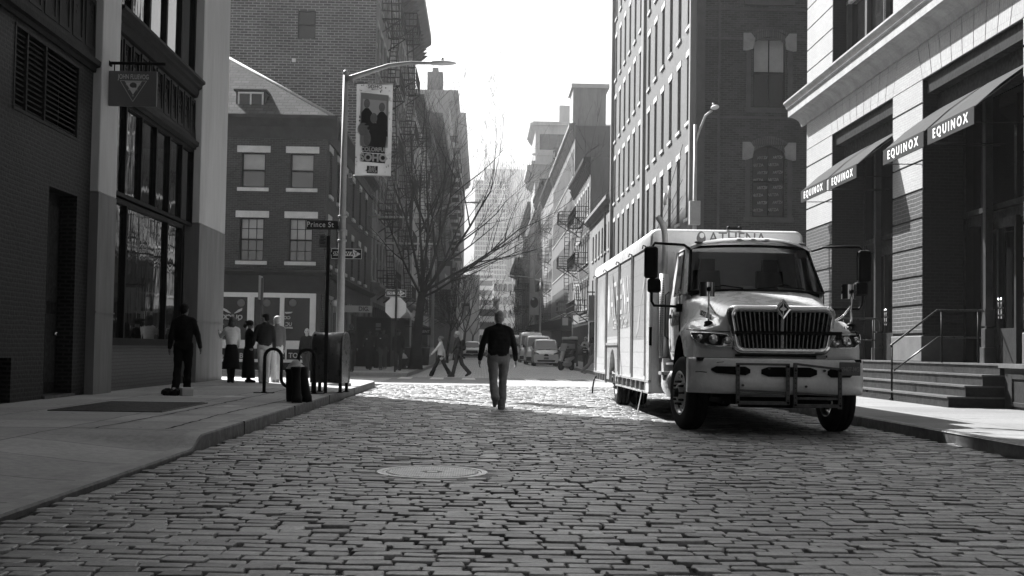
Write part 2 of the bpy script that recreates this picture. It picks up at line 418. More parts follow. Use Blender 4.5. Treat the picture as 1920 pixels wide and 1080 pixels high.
def walk_box(name, x0, x1, y0, y1, m, kerb_side, km):
    b = MB(); b.box(x0, x1, y0, y1, -.1, .15); tag(b.build(name, m), kind='structure')
    k = MB()
    if kerb_side == 'L': k.box(x0 - .16, x0, y0, y1, -.1, .156)
    else: k.box(x1, x1 + .16, y0, y1, -.1, .156)
    k.box(min(x0, x0 - (.16 if kerb_side == 'L' else 0)), x1 + (.16 if kerb_side == 'R' else 0), y0 - .16, y0, -.1, .156)
    tag(k.build('kerb', km, bevel=.02), kind='structure')
walk_box('sidewalk', KR + .16, 60, 2, 40.0, MS['walk_r'], 'L', MS['kerb_steel'])
walk_box('sidewalk', -60, -2.95, 50.9, 420, MS['walk'], 'R', MS['kerb'])
walk_box('sidewalk', 5.36, 60, 50.9, 420, MS['walk_r'], 'L', MS['kerb'])

def seam(pts, w_=.017, z=.154, name='sidewalk_crack', m=None):
    b = MB(); rq = random.Random(len(pts) * 7 + int(pts[0][0] * 10)); P = []
    for (x0, y0), (x1, y1) in zip(pts, pts[1:]):
        n = max(2, int(math.hypot(x1 - x0, y1 - y0) / .25))
        for i in range(n): t = i / n; P.append((x0 + (x1 - x0) * t + rq.uniform(-.02, .02), y0 + (y1 - y0) * t + rq.uniform(-.02, .02)))
    P.append(pts[-1]); L_, R_ = [], []
    for i, (x, y) in enumerate(P):
        a, c = P[max(0, i - 1)], P[min(len(P) - 1, i + 1)]; d = Vector((c[0] - a[0], c[1] - a[1], 0)).normalized(); ww = w_ * rq.uniform(.4, 1.3)
        zz = z if y > 14.4 or x < -4.9 else None
        if zz is None: break
        L_.append((x - d.y * ww, y + d.x * ww, zz)); R_.append((x + d.y * ww, y - d.x * ww, zz))
    if len(L_) > 1: b.loft([L_, R_]); tag(b.build(name, m or MS['joint'], fixn=False), kind='structure')
for pts in ([(-7.3, 15.0), (-4.2, 15.0), (-3.2, 14.7)], [(-4.3, 15.0), (-4.2, 20), (-4.25, 33)], [(-7.3, 18.2), (-3.2, 18.3)], [(-7.3, 22.6), (-3.2, 22.5)], [(-7.3, 27.4), (-3.2, 27.4)], [(-5.3, 11.9), (-7.3, 12.1)], [(-7.3, 9.3), (-5.2, 9.2)], [(-3.5, 15.0), (-3.55, 19), (-3.4, 24)], [(-7.3, 31.2), (-3.2, 31.3)], [(6.1, 16.2), (9.7, 16.2)], [(6.1, 20.5), (8.6, 20.4)], [(7.4, 10), (7.4, 27)], [(6.1, 12.4), (9.7, 12.3)], [(6.4, 8), (6.4, 30)]):
    seam(pts)
# paler repair patches and stains with a shape of their own
rq = random.Random(12)
b = MB()
for i in range(60):
    x, y = rq.uniform(-7.1, -3.4), rq.uniform(14.8, 33); r = rq.uniform(.015, .045)
    b.add([(x + r * math.cos(a) * rq.uniform(.8, 1.2), y + r * 1.2 * math.sin(a), .1545) for a in [k * 1.047 for k in range(6)]], [[0, 1, 2, 3, 4, 5]])
tag(b.build('sidewalk_stains', gm('gum_stain', .10, .8, .3, 5), fixn=False), kind='structure')
b = MB()
for (x, y, r) in ((-3.9, 20.9, .16), (-4.05, 20.7, .08), (-5.7, 9.6, .1), (-4.6, 24.8, .22)):
    b.add([(x + r * rq.uniform(.6, 1.3) * math.cos(a), y + r * 2 * rq.uniform(.6, 1.2) * math.sin(a), .1545) for a in [k * .524 for k in range(12)]], [list(range(12))])
tag(b.build('sidewalk_stains', gm('pale_stain', .5, .8, .3, 5), fixn=False), kind='structure')
# litter scraps between the stones
b = MB()
for i in range(40):
    x, y = rq.uniform(-2.6, 5.5), rq.uniform(7, 34); r = rq.uniform(.008, .02); b.add([(x + r * rq.uniform(.5, 1.5) * math.cos(a), y + r * math.sin(a), .006 + rq.uniform(0, .006)) for a in (0, 1.5, 3, 4.6)], [[0, 1, 2, 3]])
o = b.build('street_litter', gm('litter_pale', .6, .8, .3, 5), fixn=False); tag(o, 'tiny pale scraps of litter scattered between the cobbles', 'litter', kind='stuff')

# manhole cover
t_ = thing('manhole_cover', 'round cast iron manhole cover with a raised grid set in the cobbles', 'manhole cover', (-0.42, 11.9, 0))
mb = MB()
N = 56; el = lambda r, z: [(r * .49 * math.cos(2 * math.pi * i / N), r * .60 * math.sin(2 * math.pi * i / N), z) for i in range(N)]
mb.loft([el(1.0, -.05), el(1.0, .008), el(.9, .008), el(.9, -.008), el(.885, -.008), el(.885, .004), el(.0, .004)], closed=True)
MS['iron_l'] = gm('worn_cast_iron', 0.85, 0.45, 0.22, 9, metal=0.1, bump=0.001)
mb.build('cover', MS['iron_l'], t_)
mb = MB(); mb.loft([el(1.34, -.03), el(1.28, -.004), el(.99, .0)], closed=True); mb.build('collar', MS['asphalt'], t_)
mb = MB(); mb.loft([el(.84, .0045), el(.0001, .0045)], closed=True); mb.build('sunk_face', gm('sunk_iron', .22, .7, .2, 9), t_)
mb = MB()
for i in range(-9, 10):
    for j in range(-11, 12):
        x, y = i * .042 + (.021 if j % 2 else 0), j * .043
        if (x / .39) ** 2 + (y / .49) ** 2 > 1 or (x / .1) ** 2 + (y / .12) ** 2 < 1: continue
        mb.box(x - .0185, x + .0185, y - .0165, y + .0165, .003, .0070)
mb.build('raised_grid', MS['iron_l'], t_)
mb = MB(); mb.box(.045, -.045, -.055, .055, .003, .008); mb.build('centre_plate', MS['iron_l'], t_)

# sidewalk cellar grate
p = [at(200, 779, 1), at(316, 761, 1), at(442, 769, 1), at(356, 787, 1)]
def gnd(px, py, z=.15):
    d = CM @ Vector(((px - 960) / FPX, (540 - py) / FPX, -1)); t = (z - CAMZ) / d.z; return Vector((d.x * t, d.y * t, z))
g_ = thing('cellar_grate', 'dark slatted metal grate lying flush in the left sidewalk', 'grate', (-5.2, 20.2, .15))
mb = MB(); mb.box(-.78, .75, -1.5, 1.55, -.001, .004); mb.build('plate', gm('grate_iron', .05, .6, .3, 6), g_)
mb = MB()
for i in range(30): mb.box(-.74, .71, -1.45 + i * .1, -1.41 + i * .1, .004, .014)
for x in (-.8, .75): mb.box(x, x + .03, -1.53, 1.58, 0, .016)
for y in (-1.53, 1.55): mb.box(-.77, .75, y, y + .03, 0, .016)
mb.build('bars', gm('grate_bars', .07, .5, .3, 6, metal=.4), g_)
# ---------------------------------------------------------------- walls with real openings
def wall(mb, M, u0, u1, z0, z1, holes, depth=0.2, y=0.0):
    """outer face at local y, openings with reveals; M places it"""
    us = sorted({u0, u1, *[h[0] for h in holes], *[h[1] for h in holes]}); zs = sorted({z0, z1, *[h[2] for h in holes], *[h[3] for h in holes]})
    us = [u for u in us if u0 - 1e-6 <= u <= u1 + 1e-6]; zs = [z for z in zs if z0 - 1e-6 <= z <= z1 + 1e-6]
    T = lambda u, d, z: M @ Vector((u, y + d, z))
    for j in range(len(zs) - 1):
        run = None
        for i in range(len(us) - 1):
            uc, zc = (us[i] + us[i + 1]) / 2, (zs[j] + zs[j + 1]) / 2
            inside = any(h[0] < uc < h[1] and h[2] < zc < h[3] for h in holes)
            if not inside:
                if run is None: run = us[i]
            if run is not None and (inside or i == len(us) - 2):
                e = us[i] if inside else us[i + 1]
                mb.quad(T(run, 0, zs[j]), T(e, 0, zs[j]), T(e, 0, zs[j + 1]), T(run, 0, zs[j + 1])); run = None
    for a, b_, c, d in [h[:4] for h in holes]:
        c2, d2 = max(c, z0), min(d, z1)
        mb.quad(T(a, 0, c2), T(a, depth, c2), T(a, depth, d2), T(a, 0, d2)); mb.quad(T(b_, 0, c2), T(b_, 0, d2), T(b_, depth, d2), T(b_, depth, c2))
        mb.quad(T(a, 0, d2), T(a, depth, d2), T(b_, depth, d2), T(b_, 0, d2)); mb.quad(T(a, 0, c2), T(b_, 0, c2), T(b_, depth, c2), T(a, depth, c2))
def face_m(kind, x, y):
    """S: faces the camera; E: faces +x (left side of street); W: faces -x (right side)"""
    rot = {'S': 0, 'E': R(90), 'W': R(-90), 'N': R(180)}[kind]
    return Matrix.Translation((x, y, 0)) @ Matrix.Rotation(rot, 4, 'Z')
WC = {}
def window_mesh(w_, h, style):
    key = (round(w_, 2), round(h, 2), style)
    if key in WC: return WC[key]
    f = MB(); p = MB(); d = .13; t = .06 if 'far' not in style else .09
    def bx(m, *a): f.cur = m; f.box(*a)
    bx(0, -w_ / 2, -w_ / 2 + t, d, d + .08, 0, h); bx(0, w_ / 2 - t, w_ / 2, d, d + .08, 0, h)
    bx(0, -w_ / 2 + t, w_ / 2 - t, d, d + .08, h - t, h); bx(0, -w_ / 2 + t, w_ / 2 - t, d, d + .08, 0, t)
    if 'sash' in style: bx(0, -w_ / 2 + t, w_ / 2 - t, d - .02, d + .06, h * .5 - .03, h * .5 + .03)
    if 'bars' in style:
        for k in (1, 2): bx(0, -w_ / 2 + w_ * k / 3 - .012, -w_ / 2 + w_ * k / 3 + .012, d + .02, d + .05, t, h - t)
        for k in (1, 3): bx(0, -w_ / 2 + t, w_ / 2 - t, d + .02, d + .05, h * k / 4 - .012, h * k / 4 + .012)
    if 'mull' in style: bx(0, -.02, .02, d + .01, d + .06, t, h - t)
    if 'lint' in style: bx(1, -w_ / 2 - .18, w_ / 2 + .18, -.03, d - .01, h, h + .26)
    if 'sill' in style: bx(1, -w_ / 2 - .14, w_ / 2 + .14, -.08, d - .01, -.14, 0)
    if 'blind' in style: f.cur = 2; f.box(-w_ / 2 + t, w_ / 2 - t, d + .052, d + .058, h * .5, h - t)
    p.quad((-w_ / 2 + .01, d + .06, .01), (w_ / 2 - .01, d + .06, .01), (w_ / 2 - .01, d + .06, h - .01), (-w_ / 2 + .01, d + .06, h - .01))
    fr = MS['frame_l'] if 'light' in style else MS['frame_d']
    WC[key] = (f.mesh('window', [fr, MS['stone'] if 'grey' not in style else MS['lint_g'], MS['blind']]), p.mesh('pane', MS['glassw'] if 'old' in style else MS['glass']))
    return WC[key]
MS['lint_g'] = gm('lintel_grey', 0.5, .8, .15, 3)
MS['blind'] = gm('window_blind_reflection', 0.36, .8, .1, 3)  # pale half panel: blinds, and the painted reflection in the loft's upper windows
def put_window(parent, M, u, z, w_, h, style, pane=True):
    a, b_ = window_mesh(w_, h, style)
    o = bpy.data.objects.new('window', a); COL.objects.link(o); o.parent = parent
    o.matrix_local = M @ Matrix.Translation((u, 0, z))
    if pane:
        q = bpy.data.objects.new('pane', b_); COL.objects.link(q); q.parent = o
    return o
def prism_along(mb, M, u0, u1, prof):
    """profile [(outward, z)] carried along the wall"""
    a = [M @ Vector((u0, -p[0], p[1])) for p in prof]; b_ = [M @ Vector((u1, -p[0], p[1])) for p in prof]; n = len(prof)
    mb.add(a + b_, [list(range(n))[::-1], [n + i for i in range(n)]] + [[i, (i + 1) % n, n + (i + 1) % n, n + i] for i in range(n)])

# ================================================================ NEAR LEFT: black brick and cast iron shop building
LX = -7.3
ME = face_m('E', LX, 0)     # local u = world Y, outward = +X
L1 = thing('shop_building', 'dark painted brick and cast iron shop building with pale plaster piers beside the left sidewalk', 'building', (LX, 30, 0))
IL = Matrix.Translation((-LX, -30, 0))
def bl(mb, name, m, parent=None, bevel=0):
    for i, v in enumerate(mb.v): mb.v[i] = (v[0] - LX, v[1] - 30, v[2])
    return mb.build(name, m, parent or L1, bevel)
MS['bblack'] = brick('brick_black_paint', .016, .007, .034, bw=.21, bh=.072, ms=.016, bump=.03, rough=.5, var=.3, spec=.14)  # joints lighter than the brick paint in the gloss glints along its edges
MS['bgrey'] = brick('brick_grey_paint', .10, .09, .06, bw=.21, bh=.072, ms=.010, bump=.006, rough=.5, var=.15)
MS['plast'] = gm('pale_plaster', .46, .8, .14, .8, bump=.003, streak=True)
MS['plast_d'] = gm('grey_plaster', .15, .55, .22, .9, bump=.003, streak=True)
MS['iron_d'] = gm('cast_iron_black', .014, .6, .5, 3, bump=.006, bscale=14, spec=.3)
mb = MB()
wall(mb, ME, -14, 24.75, 0, 6.12, [(20.6, 23.9, 4.72, 6.04), (22.45, 24.0, .15, 3.72), (19.0, 20.9, .15, .85)], .35)
bl(mb, 'brick_wall', MS['bblack'])
mb = MB(); wall(mb, ME, 25.9, 32.6, 0, 1.12, [], .1, .06); bl(mb, 'brick_base', MS['bgrey'])
mb = MB()  # body behind: sides, far end, roof, upper floors far up
mb.box(-32, LX - .62, -32, 36.9, 0, 27); mb.box(LX - .62, LX, -32, 36.5, 12.0, 27); mb.box(LX - .62, LX, -32, -14, 0, 12); mb.box(LX - .6, LX - .01, 36.5, 36.9, 0, 12)  # run behind the camera is unseen, extended to shade the street
bl(mb, 'rear_wall', MS['plast_d'])
# piers
for (a, b_, sp) in ((24.75, 25.95, 3.9), (33.55, 36.9, 4.15)):
    mb = MB(); mb.box(LX - .6, LX + .16, a, b_, sp, 13); bl(mb, 'pier', MS['plast'], bevel=.02)
    mb = MB(); mb.box(LX - .6, LX + .165, a - .003, b_ + .003, .1, sp - .01); mb.box(LX - .6, LX + .185, a - .02, b_ + .02, 1.66, 1.685)
    bl(mb, 'pier_base', MS['plast_d'])
# louvred vent
mb = MB()
n = 14
for i in range(n):
    z = 4.78 + (6.0 - 4.78) * i / n
    mb.add([ME @ Vector(q) for q in ((20.65, .02, z + .02), (23.85, .02, z + .02), (23.85, .14, z + .085), (20.65, .14, z + .085), (20.65, .03, z + .0), (23.85, .03, z), (23.85, .15, z + .065), (20.65, .15, z + .065))],
           [[0, 1, 2, 3], [4, 5, 6, 7], [0, 1, 5, 4], [3, 2, 6, 7]])
for u in (20.6, 21.15, 22.05, 23.84): mb.extr([ME @ Vector((u, -.01, 4.72)), ME @ Vector((u + .06, -.01, 4.72)), ME @ Vector((u + .06, -.01, 6.04)), ME @ Vector((u, -.01, 6.04))], (-.05, 0, 0))
for z in (4.7, 6.0): mb.extr([ME @ Vector((20.6, -.015, z)), ME @ Vector((23.9, -.015, z)), ME @ Vector((23.9, -.015, z + .05)), ME @ Vector((20.6, -.015, z + .05))], (-.05, 0, 0))
bl(mb, 'louvre', gm('louvre_metal', .035, .5, .2, 6, spec=.15))
mb = MB(); mb.box(LX - .4, LX - .36, 20.6, 23.9, 4.7, 6.1); bl(mb, 'vent_back', MS['blackm']); mb = MB(); mb.box(LX - .4, LX - .36, 19, 20.9, .1, .9); bl(mb, 'hatch', MS['blackm'])
# recessed door
mb = MB(); mb.box(LX - .38, LX - .3, 22.45, 24.0, .15, 3.72); dr = bl(mb, 'door', gm('door_black', .02, .35, .25, 4))
mb = MB()
for (a, b_, c, d) in ((22.6, 23.15, .4, 1.6), (23.3, 23.85, .4, 1.6), (22.6, 23.15, 1.8, 3.5), (23.3, 23.85, 1.8, 3.5)): mb.box(LX - .3, LX - .27, a, b_, c, d)
bl(mb, 'door_panel', gm('door_black2', .027, .35, .2, 4), dr, .01)
mb = MB(); mb.cyl((LX - .28, 23.75, 1.25), (LX - .2, 23.75, 1.25), .03); mb.cyl((LX - .2, 23.75, 1.25), (LX - .2, 23.6, 1.25), .012); mb.build; bl(mb, 'handle', MS['chrome'], dr)
mb = MB(); mb.box(LX - .3, LX + .05, 22.4, 24.05, .15, .2); bl(mb, 'door_step', MS['kerb_steel'])
# spandrel band with cast panels, cornices
mb = MB()
prism_along(mb, ME, -14, 24.75, [(0, 6.12), (.05, 6.12), (.06, 6.2), (.13, 6.22), (.14, 6.32), (.03, 6.34), (0, 7.55)])
prism_along(mb, ME, 25.95, 33.55, [(-.05, 6.0), (.03, 6.0), (.04, 6.06), (.09, 6.08), (.10, 6.18), (.02, 6.2), (-.05, 7.3)])
prism_along(mb, ME, 25.95, 33.55, [(-.05, 7.3), (.03, 7.32), (.06, 7.40), (.07, 7.5), (.14, 7.54), (.15, 7.62), (.22, 7.66), (.22, 7.72), (-.05, 7.74)])
prism_along(mb, ME, -14, 24.75, [(0, 7.55), (.06, 7.58), (.16, 7.72), (.18, 7.85), (0, 7.9)])
bl(mb, 'cornice', MS['iron_d'])
def panel(y0, y1, z0, z1, x):
    mb = MB()
    mb.box(x, x + .05, y0, y0 + .07, z0, z1); mb.box(x, x + .05, y1 - .07, y1, z0, z1); mb.box(x, x + .05, y0 + .07, y1 - .07, z1 - .07, z1); mb.box(x, x + .05, y0 + .07, y1 - .07, z0, z0 + .07)
    rr = random.Random(int(y0 * 100))
    for k in range(7): mb.ball((x + .005, rr.uniform(y0 + .14, y1 - .14), z0 + .12 + (z1 - z0 - .24) * k / 6), (.035, .09, .06), 6, 4)
    bl(mb, 'cast_panel', gm('cast_panel', .02, .6, .5, 5, spec=.3))
for i in range(11): panel(26.08 + i * .68, 26.62 + i * .68, 6.32, 7.22, LX - .03)
for i in range(7): panel(19.6 + i * .75, 20.2 + i * .75, 6.5, 7.45, LX - .015)
# shop windows
def glazing(name, y0, y1, z0, z1, x, nb, mull=.06, depth=.12, glass=None, parent=None, lights=None):
    f = MB(); f.box(x - depth, x, y0, y1, z0, z0 + mull); f.box(x - depth, x, y0, y1, z1 - mull, z1)
    w_ = (y1 - y0) / nb; ed = lights or [y0 + i * w_ for i in range(nb + 1)]
    for i, e in enumerate(ed): f.box(x - depth - .001, x + .001, e - (mull / 2 if 0 < i < len(ed) - 1 else 0) - (mull if i == len(ed) - 1 else 0), e + (mull / 2 if 0 < i < len(ed) - 1 else 0) + (mull if i == 0 else 0), z0 + .001, z1 - .001)
    fo = bl(f, name, MS['iron_d'])
    for i in range(len(ed) - 1):
        g = MB(); g.quad((x - .07, ed[i], z0), (x - .07, ed[i + 1], z0), (x - .07, ed[i + 1], z1), (x - .07, ed[i], z1)); bl(g, 'pane', glass or MS['shopglass'], fo)
    return fo
MS['shopglass'] = glassmat('shop_glass', .012, .02, wave=.003, spec=1.0)
MS['shopglass2'] = glassmat('shop_glass_flat', .012, .02, wave=.0025, spec=1.0)
glazing('shop_window', 25.95, 32.55, 1.12, 4.0, LX - .02, 3, .09, lights=[25.95, 27.45, 31.0, 32.55])
glazing('transom_window', 25.95, 33.55, 4.06, 6.0, LX - .02, 6, .08, glass=MS['shopglass2'])
glazing('upper_window', 25.95, 33.55, 7.75, 11.9, LX - .05, 5, .14, .2, MS['shopglass2'])
glazing('upper_window', 14, 24.7, 7.95, 11.9, LX - .05, 6, .2, .2, MS['shopglass2'])
mb = MB(); mb.box(LX - .22, LX + .03, 25.95, 33.55, 1.06, 1.13); mb.box(LX - .2, LX + .02, 32.55, 32.62, .15, 4.0)
mb.box(LX - .18, LX + .05, 25.95, 33.55, 9.85, 9.95); bl(mb, 'window_sill', MS['iron_d'])
# shop doorway at the end of the front
mb = MB(); mb.box(LX - .4, LX - .34, 32.62, 33.55, .15, 4.0); d2 = bl(mb, 'shop_door', MS['shopglass2'])
mb = MB(); mb.box(LX - .5, LX - .3, 32.6, 32.7, .15, 4); mb.box(LX - .5, LX - .3, 33.47, 33.55, .15, 4); mb.box(LX - .5, LX, 32.6, 33.55, .12, .3); bl(mb, 'door_frame', MS['frame_d'], d2)
# dark bracket of the fire stair at the top corner
mb = MB(); mb.extr([(LX, 33.2, 10.1), (LX + .75, 33.2, 11.2), (LX + .75, 33.2, 12.2), (LX, 33.2, 12.2)], (0, .5, 0)); bl(mb, 'bracket', MS['blackm'])
# projecting shoe shop sign
sg = thing('hanging_sign', 'square grey shoe shop sign with a triangle emblem hanging over the left sidewalk', 'sign', (-7.1, 25.2, 6.4))
mb = MB(); mb.box(-.03, .87, -.03, .03, -.82, -.15); mb.build('board', gm('sign_grey', .115, .6, .05, 3), sg, .008)
mb = MB(); mb.cyl((-.1, 0, 0), (1.02, 0, 0), .03); mb.box(-.2, -.12, -.11, .11, -.16, .16); mb.extr([(-.12, -.08, .13), (-.02, -.02, .03), (-.02, -.02, -.03), (-.12, -.08, -.13)], (0, .16, 0)); mb.cyl((.06, 0, 0), (.06, 0, -.16), .012); mb.cyl((.8, 0, 0), (.8, 0, -.16), .012)
mb.build('bracket', MS['blackm'], sg)
SL = gm('sign_silver', .62, .6, .04, 3)
text('JOHN FLUEVOG', .13, SL, sg, (.43, -.033, -.265), (1, 0, 0), (0, 0, 1), .002, sx=.62, bold=.001)
mb = MB()
def tri(c, h, t):
    a = [Vector((c[0] + math.cos(q) * h * 1.08, 0, c[1] + math.sin(q) * h)) for q in (R(150), R(30), R(270))]
    b_ = [Vector((c[0] + math.cos(q) * (h - t * 2) * 1.08, 0, c[1] + math.sin(q) * (h - t * 2))) for q in (R(150), R(30), R(270))]
    for i in range(3):
        j = (i + 1) % 3; mb.extr([a[i] + Vector((0, -.037, 0)), a[j] + Vector((0, -.037, 0)), b_[j] + Vector((0, -.037, 0)), b_[i] + Vector((0, -.037, 0))], (0, .006, 0))
tri((.43, -.47), .27, .006)
mb.extr([(.27, -.036, -.345), (.59, -.036, -.345), (.43, -.036, -.60)], (0, .005, 0))
mb.build('emblem', SL, sg)
mb = MB(); mb.ball((.43, -.033, -.42), (.075, .008, .055), 12, 6); mb.box(.30, .56, -.038, -.034, -.365, -.36); mb.ball((.47, -.034, -.45), (.03, .008, .02), 8, 6); mb.build('emblem_map', gm('sign_grey_d', .08, .6, .05, 3), sg)
for ch, u, z in zip('SHOES', (.30, .355, .43, .505, .56), (-.41, -.505, -.625, -.505, -.41)): text(ch, .045, SL, sg, (u, -.034, z), (1, 0, 0), (0, 0, 1), .002)

# ================================================================ NEAR RIGHT: white brick building with awnings
RX = 10.0
MW = face_m('W', RX, 0)   # local u = -Y
G1 = thing('gym_building', 'pale brick building with banded piers and a heavy cornice on the right', 'building', (RX, 30, 0))
def br(mb, name, m, parent=None, bevel=0):
    for i, v in enumerate(mb.v): mb.v[i] = (v[0] - RX, v[1] - 30, v[2])
    return mb.build(name, m, parent or G1, bevel)
MS['bwhite'] = brick('brick_white', .34, .31, .24, bw=.30, bh=.06, ms=.006, bump=.002, rough=.6, var=.07)
MS['bwhitev'] = brick('brick_white_upright', .33, .30, .22, bw=.10, bh=.28, ms=.006, bump=.002, rough=.6, var=.08)
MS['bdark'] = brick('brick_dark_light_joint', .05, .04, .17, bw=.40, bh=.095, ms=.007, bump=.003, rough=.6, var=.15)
MS['corn'] = gm('cornice_stone', .28, .75, .22, 2.0, bump=.004)
MS['granite'] = gm('granite_base', .085, .6, .25, 3, bump=.003)
MS['dark_iron'] = gm('shopfront_black', .014, .4, .3, 3)
MS['brown'] = gm('recess_brown', .02, .5, .3, 3)
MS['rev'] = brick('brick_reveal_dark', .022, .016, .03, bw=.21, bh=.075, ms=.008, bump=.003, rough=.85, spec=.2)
piers = [(38.0, 41.0), (30.1, 32.3), (22.2, 24.4), (14.3, 16.5), (6, 8.6)]
groove = [1.58, 2.24, 2.9, 3.56, 4.23, 4.89, 5.55, 6.21, 6.87, 7.42]
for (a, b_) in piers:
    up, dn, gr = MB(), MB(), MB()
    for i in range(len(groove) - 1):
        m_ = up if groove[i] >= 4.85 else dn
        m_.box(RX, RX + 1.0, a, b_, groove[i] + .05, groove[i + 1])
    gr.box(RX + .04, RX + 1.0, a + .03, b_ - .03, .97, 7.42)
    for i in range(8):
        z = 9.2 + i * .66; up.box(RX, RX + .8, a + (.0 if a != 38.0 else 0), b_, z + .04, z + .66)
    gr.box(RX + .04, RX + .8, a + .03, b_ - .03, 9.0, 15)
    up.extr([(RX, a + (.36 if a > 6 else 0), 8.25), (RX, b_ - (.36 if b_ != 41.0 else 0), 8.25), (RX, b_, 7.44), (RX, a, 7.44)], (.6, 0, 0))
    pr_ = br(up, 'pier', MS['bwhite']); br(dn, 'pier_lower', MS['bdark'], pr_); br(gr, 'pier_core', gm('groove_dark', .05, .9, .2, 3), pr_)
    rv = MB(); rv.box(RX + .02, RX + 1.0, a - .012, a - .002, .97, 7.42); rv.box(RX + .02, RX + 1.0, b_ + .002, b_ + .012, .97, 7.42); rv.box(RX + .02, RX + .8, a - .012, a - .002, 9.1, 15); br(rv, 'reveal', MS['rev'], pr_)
    pp = MB(); pp.box(RX - .03, RX + 1.0, a - .03, b_ + .03, .97, 1.56); br(pp, 'pier_plinth', MS['granite'], pr_, bevel=.02)
# flat arches over the bays and the wall over the piers
bays = [(32.3, 38.0), (24.4, 30.1), (16.5, 22.2), (8.6, 14.3)]
for (a, b_) in bays:
    nv = 9; vo = MB(); gr = MB()
    for k in range(nv):
        def X(t, top): 
            c = (a + b_) / 2; half = (b_ - a) / 2; q = t * 2 - 1; return c + half * q * (1.12 if top else 1.0)
        t0, t1 = k / nv, (k + 1) / nv; g = .016
        vo.extr([(RX, X(t0, 0) + g, 7.44), (RX, X(t1, 0) - g, 7.44), (RX, X(t1, 1) - g, 8.25), (RX, X(t0, 1) + g, 8.25)], (.6, 0, 0))
    gr.box(RX + .05, RX + .6, a - .3, b_ + .3, 7.44, 8.25)
    fa_ = br(vo, 'flat_arch', MS['bwhitev']); br(gr, 'arch_backing', MATS['groove_dark'], fa_)
mb = MB()
prof = [(0, 8.25), (.05, 8.25), (.07, 8.33), (.13, 8.42), (.22, 8.48), (.30, 8.52), (.47, 8.54), (.47, 8.77), (.53, 8.80), (.55, 8.87), (.62, 8.95), (.62, 9.0), (0, 9.08)]
prism_along(mb, face_m('W', RX, 0), -41.55, -4, prof)
br(mb, 'cornice', MS['corn'])
# upper windows between the piers
def bay_windows(a, b_):
    f = MB(); f.box(RX + .42, RX + .6, a, b_, 9.0, 9.35); f.box(RX + .42, RX + .6, a, b_, 13.2, 15)
    for y in (a + .05, a + 2.0, b_ - 2.0, b_ - .12): f.box(RX + .40, RX + .62, y - .07, y + .12, 9.35, 13.2)
    fo = br(f, 'window', gm('window_wood', .06, .5, .2, 4))
    g = MB(); g.quad((RX + .52, a, 9.3), (RX + .52, b_, 9.3), (RX + .52, b_, 13.2), (RX + .52, a, 13.2)); br(g, 'pane', MS['glass'], fo)
    s = MB(); s.box(RX + .40, RX + .5, a + 1.95, a + 2.05, 9.3, 13.2); s.box(RX + .40, RX + .5, a, b_, 11.2, 11.3); br(s, 'sash', MS['frame_l'], fo)
for a, b_ in bays: bay_windows(a, b_)
# ground floor recesses
for (a, b_) in bays:
    f = MB(); xr = RX + .95
    f.box(RX + .1, xr, a, b_, 7.1, 7.44)      # soffit beam
    f.box(RX + .35, xr + .1, a + .0, b_, 6.75, 7.1)
    f.box(xr, xr + .1, a, b_, 4.0, 4.3); f.box(xr - .12, xr, a + .3, b_ - .3, 4.22, 4.34)
    for q in (.02, .24, .76, .95): f.box(xr - .05, xr + .15, a + (b_ - a) * q, a + (b_ - a) * q + .16, .97, 7.1)
    fo = br(f, 'shopfront', MS['dark_iron'])
    g = MB(); g.quad((xr + .12, a, .97), (xr + .12, b_, .97), (xr + .12, b_, 7.1), (xr + .12, a, 7.1)); br(g, 'pane', glassmat('dark_glass', .008, .04), fo)
    c = MB()
    yc = b_ - (b_ - a) * .37
    c.box(RX + .62, RX + .78, yc - .09, yc + .09, 2.1, 7.1); c.extr([(RX + .6, yc - .13, 1.75), (RX + .6, yc + .13, 1.75), (RX + .62, yc + .09, 2.1), (RX + .62, yc - .09, 2.1)], (.2, 0, 0)); c.box(RX + .58, RX + .82, yc - .15, yc + .15, .97, 1.3); c.box(RX + .6, RX + .8, yc - .12, yc + .12, 1.3, 1.7)
    br(c, 'column', gm('column_brass', .07, .35, .2, 5, metal=.4), bevel=.01)
    h = MB(); 
    for dy in (-.35, -.5):
        h.cyl((RX + .8, yc + dy, 1.9), (RX + .8, yc + dy, 2.35), .02)
        for z in (1.95, 2.1, 2.25): h.box(RX + .77, RX + .83, yc + dy - .05, yc + dy + .05, z, z + .04)
    br(h, 'door_handle', MS['chrome'], fo)
    d = MB()
    for q in (.42, .58, .70): d.box(RX + .8, RX + .9, a + (b_ - a) * q - .05, a + (b_ - a) * q + .05, .97, 4.0)
    d.box(RX + .8, RX + .9, a + (b_ - a) * .42, a + (b_ - a) * .7, 3.8, 4.0); d.box(RX + .82, RX + .9, a + (b_ - a) * .42, a + (b_ - a) * .7, .97, 1.7)
    br(d, 'door', gm('door_dark', .03, .4, .2, 4), fo)
mb = MB(); mb.box(RX + 1.2, 34, -32, 41, 0, 24); mb.box(RX + .1, RX + 1.2, -32, -12, 0, 24); mb.box(RX, RX + 1.2, -12, 41, 15, 24); mb.box(RX + .8, RX + 1.2, -12, 41, 9.0, 15.0); mb.box(RX + .1, RX + 1.2, -12, 6, 0, 15); mb.box(RX + .6, RX + 1.2, 6, 41, 7.44, 9.0); mb.box(RX + .3, RX + 1.2, 40.9, 41, 0, 15)  # unseen stretch behind the camera lengthened to hold back sky light
br(mb, 'rear_wall', MS['bdark'])
